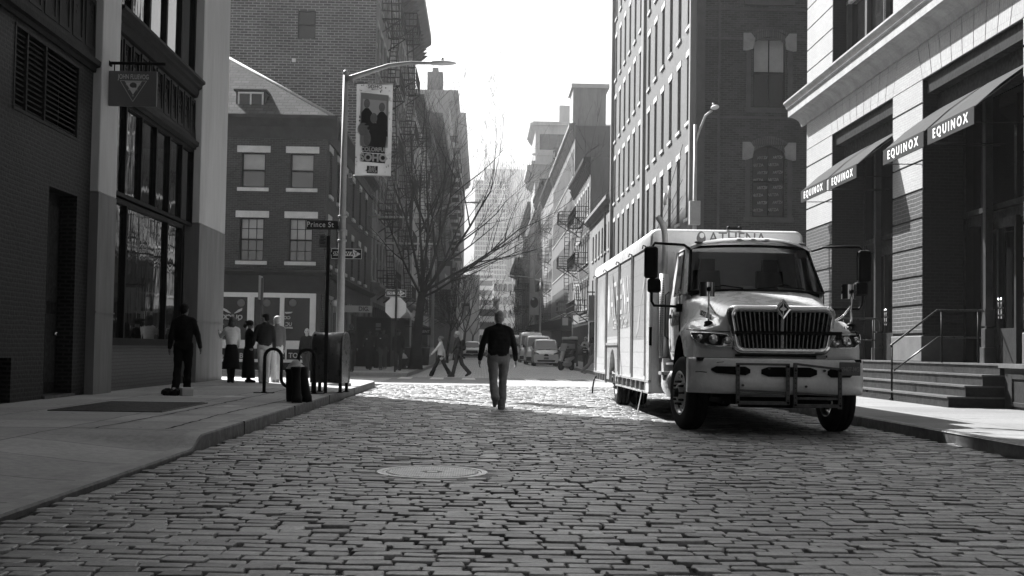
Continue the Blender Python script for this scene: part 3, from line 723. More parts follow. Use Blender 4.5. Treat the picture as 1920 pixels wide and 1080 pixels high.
# stoop: landing and steps, plinth with sunk panels
st = MB()
for i in range(4):
    x0 = 8.67 + .33 * i; y0 = 24.62; z1 = .15 + .205 * (i + 1)
    st.box(x0, 10.0 if i < 3 else RX + 1.2, y0 + (.02 * i), 41.2, z1 - .205 - (.1 if i == 0 else 0), z1 - .03)
so = br(st, 'steps', gm('step_iron', .03, .55, .35, 2.2, bump=.004, streak=False))
st = MB()
for i in range(4):
    x0 = 8.67 + .33 * i; z1 = .15 + .205 * (i + 1)
    st.box(x0 - .035, 9.66 + .3 if i < 3 else RX + 1.2, 24.58 + .02 * i, 41.2, z1 - .03, z1)
br(st, 'tread', gm('tread_worn', .09, .5, .35, 2.5, metal=.3), so)
mb = MB(); mb.box(9.72, RX + 1.2, 4, 24.62, .0, .90)
for y in (23.0, 19.5, 16, 12.5): 
    mb.box(9.69, 9.72, y - .2, y, .2, .8); mb.box(9.69, 9.72, y + 1.2, y + 1.4, .2, .8); mb.box(9.69, 9.72, y, y + 1.2, .7, .8); mb.box(9.69, 9.72, y, y + 1.2, .2, .28)
br(mb, 'plinth', gm('plinth_dark', .045, .5, .35, 2), bevel=.008)
mb = MB(); mb.box(9.62, RX + 1.2, 4, 24.66, .90, .98); br(mb, 'plinth_cap', gm('plinth_cap', .10, .5, .3, 3))
def railing(y):
    t = thing('handrail', '', 'railing', (9.6, y, .15))
    b_ = MB(); r = .022
    P = lambda x, z: (x - 9.6, 0, z - .15)
    b_.tube([P(8.62, 1.30), P(8.66, 1.33), P(9.62, 2.07), P(10.6, 2.08), P(10.68, 2.0), P(10.7, 1.75)], r)
    b_.tube([P(8.70, .78), P(9.64, 1.50), P(10.55, 1.5)], r * .85)
    b_.build('rail', gm('rail_dark_steel', .07, .3, .2, 5, metal=.6), t)
    q = MB(); 
    for x, z0, z1 in ((8.66, .2, 1.31), (9.72, .97, 2.06), (10.5, .97, 2.07)): q.cyl(P(x, z0), P(x, z1), r * .95)
    q.cyl(P(8.66, .17), P(8.66, .21), .06); q.cyl(P(8.66, .19), P(8.85, .19), .03)
    q.build('post', MS['black'], t); return t
r1 = railing(28.0); r1['label'] = 'metal handrail running up the stoop steps in full view right of the truck'; r1['group'] = 'handrails of the gym stoop'
r2 = railing(35.6); r2['label'] = 'farther handrail of the stoop, mostly hidden behind the parked truck'; r2['group'] = 'handrails of the gym stoop'
# awnings
MS['awn'] = gm('awning_canvas', .06, .95, .07, 4, spec=.1, bump=.002, bscale=120)
MS['awn_f'] = gm('awning_fascia', .024, .7, .06, 4)
def awning(y0, y1, label):
    t = thing('awning', label, 'awning', (9.12, (y0 + y1) / 2, 5.44), 0, 'awnings over the gym front')
    h = (y1 - y0) / 2; b_ = MB(); b_.smooth = False
    b_.loft([[(0, y, .33), (.5, y, .33 + .45), (1.0, y, .33 + .82), (1.62, y, .33 + 1.24)] for y in (-h, h)])
    b_.loft([[(0, y, .315), (1.62, y, .315 + 1.24)] for y in (-h + .01, h - .01)])
    b_.build('canvas', MS['awn'], t)
    b_ = MB(); b_.box(-.012, .012, -h, h, 0, .34); b_.build('fascia', MS['awn_f'], t)
    b_ = MB(); b_.add([(0.01, -h, .0), (.012, -h, .33), (.012, -h, .33)], [[0, 1, 2]])
    for y in (-h, h): b_.cyl((0, y, .31), (1.62, y, 1.55), .014, n=6); b_.cyl((0, y, .03), (1.6, y, .06), .012, n=6)
    b_.cyl((0, -h, .02), (0, h, .02), .012, n=6)
    b_.build('frame', MS['black'], t)
    text('EQUINOX', .27, gm('letter_white', .85, .6, .02, 3), t, (-.014, 0, .17), (0, -1, 0), (0, 0, 1), .003, sx=1.22 * h / 1.33, bold=.006, space=1.5)
W2 = 2.62
awning(35.22, 38.0, 'farthest pale canvas awning, beside the corner pier of the gym building')
awning(32.32, 34.95, 'pale awning second from the corner, next to the farthest one')
awning(27.35, 30.15, 'pale awning in front of the banded pier, third from the corner')
awning(24.5, 27.1, 'nearest and largest pale awning at the right edge')
# ================================================================ buildings up the street
RB = random.Random(11)
def building(name, label, side, X, Ya, Yb, H, wm, rows, cols, wsz, style, cam_wall=True, depth=22, front_mat=None, cornice=None, group=None, cat='building', cam_wins=None, zbase=.15, shop=None, roof=True, blinds=.3, cam_style=None, rooftop=None, pil=None):
    """street face at X; side 'E' = left of street, 'W' = right of street. rows: sill heights; cols: world Y of window centres"""
    sgn = -1 if side == 'E' else 1
    b = thing(name, label, cat, (X, Ya, 0), 0, group); I = Matrix.Translation((-X, -Ya, 0))
    M = I @ face_m(side, X, 0); lu = (lambda y: y) if side == 'E' else (lambda y: -y)
    ww, wh = wsz; mb = MB()
    holes = [(lu(y) - ww / 2, lu(y) + ww / 2, z, z + wh) for y in cols for z in rows]
    if shop: holes += [(min(lu(a), lu(c)), max(lu(a), lu(c)), z0, z1) for a, c, z0, z1 in shop]
    u0, u1 = sorted((lu(Ya), lu(Yb)))
    wall(mb, M, u0, u1, 0, H, holes, .25)
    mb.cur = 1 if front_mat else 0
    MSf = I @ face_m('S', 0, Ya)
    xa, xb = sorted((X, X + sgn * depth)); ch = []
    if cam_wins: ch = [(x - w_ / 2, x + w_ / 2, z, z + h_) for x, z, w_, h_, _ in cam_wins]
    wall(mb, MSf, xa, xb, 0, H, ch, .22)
    # rear, far end, roof
    x2 = X + sgn * depth
    T = lambda x, y, z: I @ Vector((x, y, z))
    mb.quad(T(xa, Yb, 0), T(xb, Yb, 0), T(xb, Yb, H), T(xa, Yb, H)); mb.quad(T(x2, Ya, 0), T(x2, Yb, 0), T(x2, Yb, H), T(x2, Ya, H))
    if roof: mb.cur = 2; mb.quad(T(xa, Ya, H - .25), T(xb, Ya, H - .25), T(xb, Yb, H - .25), T(xa, Yb, H - .25))
    o = mb.build('wall', [wm, front_mat or wm, MS['roofm']], b, fixn=False)
    n = 0
    for z in rows:
        for y in cols:
            n += 1
            if n > 96: break
            s = style + (' blind' if RB.random() < blinds else '')
            put_window(b, M, lu(y), z, ww, wh, s)
    if cam_wins:
        for x, z, w_, h_, s in cam_wins: put_window(b, MSf, x, z, w_, h_, s)
    if shop:
        for a, c, z0, z1 in shop:
            f = MB(); g = MB(); ul, ur = sorted((lu(a), lu(c))); k = max(1, int((ur - ul) / 1.6))
            def bb(m_, p, q, d0, d1, e, h):
                vs = [(p, d0, e), (q, d0, e), (q, d1, e), (p, d1, e), (p, d0, h), (q, d0, h), (q, d1, h), (p, d1, h)]
                m_.add([M @ Vector(v) for v in vs], [[0, 3, 2, 1], [4, 5, 6, 7], [0, 1, 5, 4], [1, 2, 6, 5], [2, 3, 7, 6], [3, 0, 4, 7]])
            for i in range(k + 1): bb(f, ul + (ur - ul) * i / k - .06, ul + (ur - ul) * i / k + .06, .02, .2, z0, z1)
            bb(f, ul, ur, .03, .19, z0, z0 + .5); bb(f, ul, ur, .03, .19, z1 - .25, z1)
            fo = f.build('shopfront', MS['dgrey'], b)
            g.quad(M @ Vector((ul, .15, z0)), M @ Vector((ur, .15, z0)), M @ Vector((ur, .15, z1)), M @ Vector((ul, .15, z1))); g.build('pane', MS['glass'], fo, fixn=False)
    if cornice:
        c = MB()
        for (z, hh, pr, m_) in cornice:
            prism_along(c, M, u0 - .02, u1 + .02, [(.0, z), (pr * .25, z), (pr * .35, z + hh * .35), (pr * .9, z + hh * .6), (pr, z + hh * .65), (pr, z + hh), (0, z + hh + .05)])
            if pr > .5:
                k = int((u1 - u0) / 1.3)
                for i in range(k + 1):
                    u = u0 + .1 + (u1 - u0 - .3) * i / k; prism_along(c, M, u, u + .18, [(0, z - .5), (.15, z - .5), (pr * .8, z + .3), (0, z + .3)])
        c.build('cornice', m_, b)
    return b, M, lu
def fire_escape(b, M, lu, ya, yb, zs, proj=1.1, m=None):
    mb = MB(); ua, ub = sorted((lu(ya), lu(yb))); r = .025
    P = lambda u, d, z: M @ Vector((u, -d, z))
    def bar(p, q, rr=r): mb.cyl(p, q, rr, n=4, caps=False)
    for i, z in enumerate(zs):
        for d in (.05, proj): bar(P(ua, d, z), P(ub, d, z), .05)
        k = 7
        for j in range(k + 1): d = .08 + (proj - .08) * j / k; bar(P(ua, d, z + .02), P(ub, d, z + .02), .03)
        for u in (ua, ub): bar(P(u, .0, z), P(u, proj, z), .045); bar(P(u, 0, z - .8), P(u, proj, z), .04)
        for h in (.5, .95): bar(P(ua, proj, z + h), P(ub, proj, z + h), .03); bar(P(ua, 0, z + h), P(ua, proj, z + h), .03); bar(P(ub, 0, z + h), P(ub, proj, z + h), .03)
        nb = max(4, int((ub - ua) / .28))
        for j in range(nb + 1): u = ua + (ub - ua) * j / nb; bar(P(u, proj, z), P(u, proj, z + .95), .016)
        for j in range(4): d = proj * j / 4; bar(P(ua, d, z), P(ua, d, z + .95), .016); bar(P(ub, d, z), P(ub, d, z + .95), .016)
        if i + 1 < len(zs):
            z2 = zs[i + 1]; s0, s1 = (ua + .3, ub - .9) if i % 2 else (ub - .3, ua + .9)
            for d in (.3, .75): bar(P(s0, d, z), P(s1, d, z2), .035)
            ns = 12
            for j in range(ns): t = j / ns; u = s0 + (s1 - s0) * t; zz = z + (z2 - z) * t; bar(P(u, .3, zz), P(u, .75, zz), .028)
    return mb.build('fire_escape', m or MS['iron_fe'], b)
MS['iron_fe'] = gm('fire_escape_iron', .035, .6, .3, 4)
MS['bred'] = brick('brick_dark_red', .042, .020, .085, bw=.21, bh=.072, ms=.007, bump=.004, var=.3)
MS['btall'] = brick('brick_party_wall', .12, .05, .34, bw=.44, bh=.15, ms=.020, bump=.006, var=.22)
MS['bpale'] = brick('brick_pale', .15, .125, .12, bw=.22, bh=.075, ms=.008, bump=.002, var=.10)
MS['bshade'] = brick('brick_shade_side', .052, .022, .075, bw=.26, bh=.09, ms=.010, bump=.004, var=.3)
MS['st_a'] = gm('facade_stone', .17, .85, .22, .6, streak=True); MS['st_b'] = gm('facade_stone_pale', .55, .85, .15, .6, streak=True); MS['st_c'] = gm('facade_dark', .07, .85, .25, .6, streak=True)
MS['shingle'] = brick('roof_slate', .075, .05, .025, bw=.34, bh=.16, ms=.012, bump=.012, rough=.95, var=.25, spec=.1)
MS['corn_d'] = gm('cornice_dark', .045, .6, .3, 3)

# ---- corner brick house with the hip roof (far left corner of the crossing)
CX, CY = -6.25, 52.6
side_cols = [54.1, 57.0, 60.2, 63.6, 67.2, 70.6]
cw = []
for px in (467, 559):
    x = gx(px, CY); cw += [(x, 7.32, .95, 1.4, 'sash lint sill old grey blind'), (x, 4.42, .95, 1.72, 'sash bars lint sill old grey blind')]
xs_ = gx(467, CY) - 1.95
cw += [(xs_, 7.32, .95, 1.4, 'sash lint sill old grey'), (xs_, 4.42, .95, 1.72, 'sash bars lint sill old grey')]
K, KM, klu = building('corner_brick_house', 'low dark brick corner house with a hip roof, dormer and white framed cafe windows', 'E', CX, CY, 74.4, 9.6, MS['bred'], [4.4, 7.2], side_cols, (.9, 1.75), 'sash lint sill grey', depth=11.2, cam_wins=cw,
    shop=[(57.5, 61.0, .15, 2.9), (63.0, 66.0, .15, 2.9)], roof=False, blinds=.2)
def bk(mb, name, m, parent=None, bevel=0):
    for i, v in enumerate(mb.v): mb.v[i] = (v[0] - CX, v[1] - CY, v[2])
    return mb.build(name, m, parent or K, bevel)
mb = MB()
prof = [(0, 9.3), (.06, 9.3), (.1, 9.75), (.32, 9.95), (.42, 10.05), (.42, 10.18), (0, 10.2)]
prism_along(mb, face_m('S', 0, CY), CX - 11.6, CX + .42, prof); prism_along(mb, face_m('E', CX, 0), CY + .0, 74.4, prof)
bk(mb, 'cornice', MS['corn_d'])
mb = MB(); e, zr, ze = .35, 14.0, 10.12; xm = CX - 5.6
A, B_, C_, D_ = (CX + e, CY - e, ze), (CX - 11.2 - e, CY - e, ze), (xm, CY + 5.9, zr), (xm, 74.4, zr)
mb.add([A, B_, C_], [[0, 1, 2]]); mb.quad(A, (CX + e, 74.4, ze), D_, C_); mb.quad(B_, (CX - 11.2 - e, 74.4, ze), D_, C_)
rf = bk(mb, 'roof', MS['shingle'])
mb = MB(); mb.tube([A, C_], .07, 6); bk(mb, 'ridge_flashing', MS['stone'], rf)
dx, dy = gx(459, 53.4), 53.3
mb = MB(); mb.box(dx - .58, dx + .58, dy, dy + 1.6, 10.5, 11.28); mb.box(dx - .66, dx + .66, dy - .12, dy + 1.9, 11.28, 11.35); do = bk(mb, 'dormer', MS['dgrey'])
mb = MB()
for a in (-.5, -.02, .46): mb.box(dx + a, dx + a + .06, dy - .05, dy, 10.63, 11.19)
for z in (10.58, 11.18): mb.box(dx - .5, dx + .52, dy - .05, dy, z, z + .07)
bk(mb, 'dormer_frame', MS['white2'], do); mb = MB(); mb.quad((dx - .45, dy - .01, 10.63), (dx + .5, dy - .01, 10.63), (dx + .5, dy - .01, 11.19), (dx - .45, dy - .01, 11.19)); bk(mb, 'pane', MS['glass'], do)
# cafe front
mb = MB(); yf = CY - .12
def pxbox(m_, x0, x1, y0, y1, Yf, d0, d1):
    a, c = at(x0, y1, Yf), at(x1, y0, Yf); m_.box(a.x, c.x, Yf - d0, Yf + d1, max(.15, a.z), c.z)
mb.box(CX - 11.2, CX + .06, CY - .10, CY - .005, 3.15, 3.95); bk(mb, 'shop_fascia', gm('fascia_dark', .035, .5, .35, 2))
mb = MB(); prism_along(mb, face_m('S', 0, CY), CX - 11.2, CX + .3, [(.0, 3.85), (.12, 3.87), (.3, 4.0), (.3, 4.06), (0, 4.12)]); prism_along(mb, face_m('E', CX, 0), CY, 74.4, [(.0, 3.85), (.12, 3.87), (.3, 4.0), (.3, 4.06), (0, 4.12)]); bk(mb, 'shop_cornice', MS['corn_d'])
zt, zb_ = gz(500, 552, CY), gz(500, 640, CY)
mb = MB(); mb.quad((CX - 11, CY - .03, .2), (CX - .1, CY - .03, .2), (CX - .1, CY - .03, 3.2), (CX - 11, CY - .03, 3.2)); sf = bk(mb, 'cafe_glass', glassmat('cafe_glass', .006, .03, spec=.25))
mb = MB()
xx = [gx(v, CY) for v in (364, 373, 404, 414, 463, 475.5, 523.7, 532, 580, 591)]
for i in range(0, len(xx), 2):
    a, c = (xx[i], xx[i + 1])
    mb.box(a, c, CY - .14, CY - .04, 1.5, zt)
mb.box(xx[0] - 4, xx[-1], CY - .15, CY - .05, zt - .12, zt + .06); mb.box(xx[0] - 4, xx[-1], CY - .16, CY - .05, 1.05, gz(500, 638, CY))
mb.box(xx[0] - 4, xx[-1], CY - .22, CY - .05, .98, 1.06); mb.box(xx[0] - 4, xx[-1], CY - .2, CY - .05, gz(500, 679, CY), gz(500, 675, CY) + .03)
mb.box(gx(536, CY), gx(538.5, CY), CY - .2, CY - .05, .5, 1.0)
bk(mb, 'white_frame', MS['white2'], sf)
mb = MB(); mb.box(xx[0] - 4, xx[-1], CY - .12, CY - .04, .15, 1.0); bk(mb, 'cafe_bulkhead', gm('bulkhead_dark', .03, .5, .4, 5), sf)
mb = MB()
for px in (452, 500, 549): c = at(px, 568, CY - .06); mb.ball((c.x, CY - .05, c.z), (.15, .015, .15), 20, 8)
bk(mb, 'globe_lamp', gm('globe_grey', .10, .5, .1, 3), sf)
WL = gm('window_letter', .42, .6, .05, 3)
def ktext(s, px, py, size, sx=1, mirror=False, bold=.006, shear=0, mt=None):
    c = at(px, py, CY - .16); return text(s, size, mt or WL, K, (c.x - CX, -.13 if mirror else -.135, c.z), (-1, 0, 0) if mirror else (1, 0, 0), (0, 0, 1), .002, sx=sx, bold=bold, shear=shear)
ktext('QUICK', 436, 595, .26, .95, True); ktext('UC', 541, 608, .2, .9, True); ktext('SERVICE', 541, 614.5, .09, 1.0, True, shear=.3); ktext('CO', 538, 596, .16, 1.1, True)
ktext('TO GO', 561, 667, .27, .95); ktext('an', 412, 667, .27, 1, shear=.3); ktext('B', 452, 667, .27); ktext('S', 529, 667, .24)
mb = MB()
for sgn_ in (-1, 1):
    c = at(436, 583, CY - .16)
    mb.extr([(c.x + sgn_ * .05, c.y, c.z - .1), (c.x + sgn_ * .22, c.y, c.z + .05), (c.x + sgn_ * .38, c.y, c.z + .12), (c.x + sgn_ * .36, c.y, c.z + .02), (c.x + sgn_ * .2, c.y, c.z - .06)], (0, .01, 0))
c = at(541, 587, CY - .16); mb.extr([(c.x - .16, c.y, c.z + .04), (c.x + .16, c.y, c.z + .05), (c.x + .1, c.y, c.z - .01), (c.x - .1, c.y, c.z - .03)], (0, .01, 0))
bk(mb, 'wing_emblem', WL)
# side door frames along the street
mb = MB()
for y in (55.0, 56.3, 61.8, 62.6, 67.5, 69.0, 71.5): mb.box(CX - .02, CX + .1, y, y + .16, .15, 3.1)
mb.box(CX + .02, CX + .12, 53.0, 55.2, .9, 1.0); mb.box(CX + .02, CX + .1, 53.0, 55.2, 3.0, 3.15); mb.box(CX + .02, CX + .1, 53.0, 53.1, .9, 3.0); mb.box(CX + .02, CX + .1, 54.0, 54.1, .9, 3.0)
bk(mb, 'side_trim', MS['mgrey'])
# blade sign and globe
dg = thing('blade_sign', 'pale narrow blade sign with dark letters jutting from the corner house', 'sign', (CX, 55.2, 2.7))
mb = MB(); mb.box(.30, 1.68, -.04, .04, -.17, .11); mb.box(-.05, .28, -.04, .04, -.2, .16); mb.build('board', gm('sign_pale', .33, .6, .05, 3), dg)
text('DIG.', .25, MS['black'], dg, (1.36, -.045, -.03), (1, 0, 0), (0, 0, 1), .003, sx=.9, bold=.006)
gl = thing('globe_light', 'small white globe lamp beside the blade sign', 'lamp', (CX - .0, 54.6, 2.85))
mb = MB(); mb.ball((.22, 0, 0), .15, 16, 10); mb.build('globe', MS['white2'], gl); mb = MB(); mb.cyl((0, 0, 0), (.2, 0, 0), .03); mb.build('arm', MS['black'], gl)
# hoarding box on the far sidewalk
hb = thing('sidewalk_shed', 'black plywood hoarding box with a small notice on the far left sidewalk', 'hoarding', (-4.6, 66, .15))
mb = MB(); mb.box(-1.6, .1, 0, 5, 0, 2.4); mb.build('panel', gm('hoarding_black', .01, .6, .3, 2), hb)
mb = MB(); mb.box(-.65, -.4, -.012, -.002, 1.95, 2.15); mb.box(-.65, -.4, -.012, -.002, 1.8, 1.9); mb.build('notice', MS['mgrey'], hb)
mb = MB(); mb.box(-1.65, .15, -.05, 5.05, 2.4, 2.46); mb.build('cap', MS['dgrey'], hb)

# ---- tall brick building behind
rows = [4.9 + 4.0 * i for i in range(6)]
colsT = [76.2 + 2.55 * i for i in range(16)]
TB, TM, tlu = building('tall_brick_building', 'tall building with a bare brick party wall and heavy cornice behind the corner house', 'E', -6.25, 74.5, 117, 27.6, MS['st_a'], rows, colsT, (1.3, 2.6), 'far sash lint sill', front_mat=MS['btall'],
    cam_wins=[(gx(561, 74.5), gz(561, 72, 74.5), 1.0, 1.6, 'sash')], shop=[(76, 115, .2, 3.7)], cornice=[(4.2, .5, .5, MS['st_a']), (26.6, 2.0, 1.35, MS['st_a'])], depth=38)
MS['quoin'] = gm('quoin_stone', .30, .8, .2, 2)
q = MB(); 
for k in range(16):
    for z in range(36):
        if z % 2: continue
        y = 76.2 + 2.55 * k - 1.27; q.box(-.01 + 0, .06, y - .2 - 74.5, y + .2 - 74.5, 4.8 + z * .6, 5.1 + z * .6)
q.build('pilaster_blocks', MS['quoin'], TB)
q = MB()
for (px, py) in ((551, 113), (647, 226)): c = at(px, py, 74.45); q.box(c.x + 6.25 - .1, c.x + 6.25 + .1, -.12, -.01, c.z - .1, c.z + .1)
q.build('wall_lamp', MS['white'], TB)
fire_escape(TB, TM, tlu, 79, 84, [4.7 + 4 * i for i in range(6)]); fire_escape(TB, TM, tlu, 97, 103, [4.7 + 4 * i for i in range(6)])
# flag poles leaning over the sidewalk
for (Y, z, L, lab) in ((72.5, 8.2, 3.6, 'upper pale horizontal pole jutting from the brick house behind the tree'), (78.0, 7.2, 3.6, 'lower pale horizontal pole jutting out behind the tree')):
    f = thing('banner_pole', lab, 'pole', (-6.25, Y, z), 0, 'horizontal poles over the far left sidewalk'); mb = MB(); mb.cyl((0, 0, 0), (L, 0, 0), .05); mb.build('pole', MS['white2'], f); mb = MB(); mb.cyl((0, 0, 1.3), (L * .5, 0, 0), .015, n=5); mb.ball((L, 0, 0), .08, 8, 6); mb.build('stay', MS['galv'], f)

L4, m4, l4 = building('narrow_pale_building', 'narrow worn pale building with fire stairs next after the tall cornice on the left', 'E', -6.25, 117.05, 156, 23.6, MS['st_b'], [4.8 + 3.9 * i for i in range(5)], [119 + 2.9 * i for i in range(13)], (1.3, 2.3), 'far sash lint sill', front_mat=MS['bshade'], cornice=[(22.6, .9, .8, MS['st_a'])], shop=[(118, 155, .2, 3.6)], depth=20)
fire_escape(L4, m4, l4, 121, 126, [4.6 + 3.9 * i for i in range(5)]); fire_escape(L4, m4, l4, 140, 146, [4.6 + 3.9 * i for i in range(5)])
L5, m5, l5 = building('dark_middle_building', 'dark loft building with iron stairs in the middle of the left row', 'E', -6.25, 156.1, 223, 29.0, MS['st_c'], [5 + 4.1 * i for i in range(6)], [158 + 4.1 * i for i in range(16)], (1.7, 2.6), 'far sash sill', cornice=[(27.6, 1.2, 1.2, MS['st_c'])], depth=20)
fire_escape(L5, m5, l5, 160, 168, [4.8 + 4.1 * i for i in range(6)], 1.5); fire_escape(L5, m5, l5, 186, 194, [4.8 + 4.1 * i for i in range(6)], 1.5)
L6, m6, l6 = building('tall_flat_building', 'tall far left building with a bare grey end wall and a rooftop chimney', 'E', -6.25, 223.1, 300, 44.6, MS['st_a'], [6 + 4.6 * i for i in range(8)], [226 + 6 * i for i in range(12)], (2.4, 3), 'far sash sill', front_mat=MS['st_a'], cornice=[(43.4, 1.2, 1.6, MS['st_a'])], depth=20)
c = at(814, 165, 228); mb = MB(); mb.box(c.x + 6.25 - 1.1, c.x + 6.25 + 1.5, 3, 7, 44, 48.3); mb.box(c.x + 6.25 - .3, c.x + 6.25 + .7, 4, 6, 48.3, 49.2); mb.build('chimney', MS['bshade'], L6)
mb = MB(); 
for j in range(8):
    for y in (230, 244, 258, 272): mb.box(.2, 1.6, y - 223, y - 217, 5.6 + 4.6 * j, 5.8 + 4.6 * j); mb.box(1.5, 1.6, y - 223, y - 217, 5.8 + 4.6 * j, 6.8 + 4.6 * j)
[mb.box(.25, .32, y - 218, y - 217.9, 5.6, 38) for y in (230, 244, 258, 272)]; mb.build('fire_escape', MS['iron_fe'], L6)
L7, m7, l7 = building('distant_left_tower', 'hazy far building whose roofline drops toward the end of the street on the left', 'E', -6.25, 300.1, 430, 54.5, MS['st_a'], [6 + 5 * i for i in range(9)], [306 + 12 * i for i in range(10)], (3, 3), 'far sill', cornice=[(53, 1.5, 1.8, MS['st_a'])], depth=20)
x8 = gx(897, 500)
L8, m8, l8 = building('street_end_left_building', 'dark narrow building end showing just left of the far street end', 'E', x8, 500, 560, gz(890, 515, 500), MS['st_c'], [5 + 4.5 * i for i in range(4)], [505 + 8 * i for i in range(6)], (3, 3), 'far sill', depth=16)

# ---- right side
RXF = 8.6
rowsA = [2.65 + 4.1 * i for i in range(8)]; rowsA = [z for z in rowsA if z > 5]
colsA = [56.0 + 2.72 * i for i in range(6)] + [73.6 + 2.75 * i for i in range(6)]
awn = []
xa_ = gx(1439, 54)
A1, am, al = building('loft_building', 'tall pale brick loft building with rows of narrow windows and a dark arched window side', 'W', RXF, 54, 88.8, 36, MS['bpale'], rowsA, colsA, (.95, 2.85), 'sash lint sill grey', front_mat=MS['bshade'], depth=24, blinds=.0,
    cam_wins=[(xa_ + q * 5.2, z, 1.34, 2.95, 'sash mull blind' if z > 9 else 'sash mull') for q in (0, 1) for z in (6.65, 11.15, 15.6, 20.0)] , cornice=[(34.5, 1.5, 1.2, MS['st_a'])], shop=[(56, 88, .3, 4.0)])  # upper-row pale panels paint a reflection onto the glass
def ba(mb, name, m, parent=None, bevel=0):
    for i, v in enumerate(mb.v): mb.v[i] = (v[0] - RXF, v[1] - 54, v[2])
    return mb.build(name, m, parent or A1, bevel)
MS['archb'] = brick('arch_brick', .11, .075, .03, bw=.09, bh=.6, ms=.012, bump=.004)
MA = face_m('S', 0, 54); sl = MB()
for q_ in (0, 1):
    for z in (6.65, 11.15, 15.6, 20.0):
        ar = MB(); im = MB(); fi = MB()
        xc = xa_ + q_ * 5.2; w_ = .67; zt_ = z + 2.95; rise = .3; Rr = (w_ * w_ + rise * rise) / (2 * rise); cz = zt_ - Rr
        a0 = math.asin(w_ / Rr); n = 12
        for k in range(n):
            t0, t1 = -a0 + 2 * a0 * k / n, -a0 + 2 * a0 * (k + 1) / n
            for (r0, r1, pr) in ((Rr + .0, Rr + .24, .07), (Rr + .25, Rr + .36, .13)):
                ar.extr([(xc + r0 * math.sin(t0), 54 - pr, cz + r0 * math.cos(t0)), (xc + r0 * math.sin(t1), 54 - pr, cz + r0 * math.cos(t1)), (xc + r1 * math.sin(t1), 54 - pr, cz + r1 * math.cos(t1)), (xc + r1 * math.sin(t0), 54 - pr, cz + r1 * math.cos(t0))], (0, pr + .1, 0))
            fi.add([(xc + Rr * math.sin(t0), 54.02, cz + Rr * math.cos(t0)), (xc + Rr * math.sin(t1), 54.02, cz + Rr * math.cos(t1)), (xc + Rr * math.sin(t1), 54.02, zt_), (xc + Rr * math.sin(t0), 54.02, zt_)], [[0, 1, 2, 3]])
        for s_ in (-1, 1):
            im.extr([(xc + s_ * (w_ + .02), 53.86, zt_ - .52), (xc + s_ * (w_ + .28), 53.86, zt_ - .62), (xc + s_ * (w_ + .42), 53.86, zt_ - .60), (xc + s_ * (w_ + .42), 53.86, zt_ + .12), (xc + s_ * (w_ + .12), 53.86, zt_ + .12), (xc + s_ * (w_ - .05), 53.86, zt_ - .1)], (0, .2, 0))
            sl.box(xc + s_ * (w_ + .1), xc + s_ * (w_ + .28), 53.93, 54.02, z, zt_ - .6)
        sl.box(xc - w_ - .35, xc + w_ + .35, 53.88, 54.1, z - .2, z)
        aro = ba(ar, 'window_arch', MS['archb']); ba(im, 'impost_stone', gm('impost_stone', .26, .8, .2, 3), aro); ba(fi, 'arch_infill', MS['archb'], aro)
for z in (10.75, 14.0, 15.2): sl.box(RXF, 33, 53.95, 54.02, z - .05, z + .05)
sl.box(RXF + .9, RXF + .98, 53.9, 54.02, .15, 34); sl.box(RXF, RXF + .35, 53.9, 54.02, 4, 34)
ba(sl, 'string_course', gm('course_brown', .06, .8, .2, 3))
lt = gm('window_film_letter', .30, .6, .1, 3)
rr = random.Random(4); zz = 6.95; k = 0
while zz < 9.4:
    for j in range(2):
        text('ARITZIA', .17, lt, A1, (xa_ - RXF - .33 + j * .64 + (.12 if k % 2 else -.08), .18, zz + j * .03), (1, 0, .06), (-.06, 0, 1), .001, sx=.72)
    zz += .31; k += 1
mb = MB(); mb.box(8.45, 8.62, 71.1, 72.1, 0.2, 34); mb.box(8.4, 8.62, 88.3, 88.8, 0.2, 35); mb.box(8.35, 8.62, 54.0, 54.35, .2, 34.5); ba(mb, 'corner_pier', MS['st_a'])
# wires slung from the loft building
wv = thing('overhead_wires', 'thin slanting wires with insulators strung from the loft building over the truck', 'wires', (8.4, 56, 8))
mb = MB()
for (z0, y1, z1) in ((9.9, 80, 2.6), (8.4, 84, 4.8), (7.7, 84, 5.6), (7.2, 86, 5.4)):
    mb.tube([Vector((-.02, (y1 - 56) * t, (z0 - 8) + (z1 - z0) * t - .5 * math.sin(math.pi * t))) for t in [i / 8 for i in range(9)]], .012, 4)
mb.build('wire', MS['black'], wv)
mb = MB()
for t in (.14, .2): mb.cyl((-.1, 24 * t, .35 - 2.6 * t), (-.1, 24 * t, .9 - 2.6 * t), .07)
mb.build('insulator', MS['white2'], wv)

B1, bm, blu = building('low_workshop_building', 'low two storey building with a sloping looking parapet beyond the loft building', 'W', RXF, 88.9, 107.4, 11.7, MS['st_a'], [4.7, 8.1][:2], [91 + 2.6 * i for i in range(6)], (1.2, 1.9), 'far sash sill', cornice=[(10.9, .7, .45, MS['st_a'])], shop=[(89.5, 107, .2, 3.6)], depth=20)
mb = MB(); mb.box(-.12, .0, 4.6, 4.75, .2, 11.5); mb.box(-.6, .0, 9, 14, 3.7, 3.9); mb.build('downpipe', MS['dgrey'], B1)
B2, bm2, blu2 = building('plaster_side_building', 'four storey building with a stained plaster side wall and iron stairs', 'W', RXF, 107.5, 126.4, 16.8, MS['bpale'], [4.6, 8.4, 12.3], [109.3 + 2.5 * i for i in range(7)], (1.15, 2.3), 'far sash lint sill', front_mat=MS['st_a'], cornice=[(15.9, .9, .6, MS['corn_d'])], shop=[(108, 126, .2, 3.5)], depth=20)
fire_escape(B2, bm2, blu2, 109, 119, [4.3, 8.2, 12.0], 1.1)
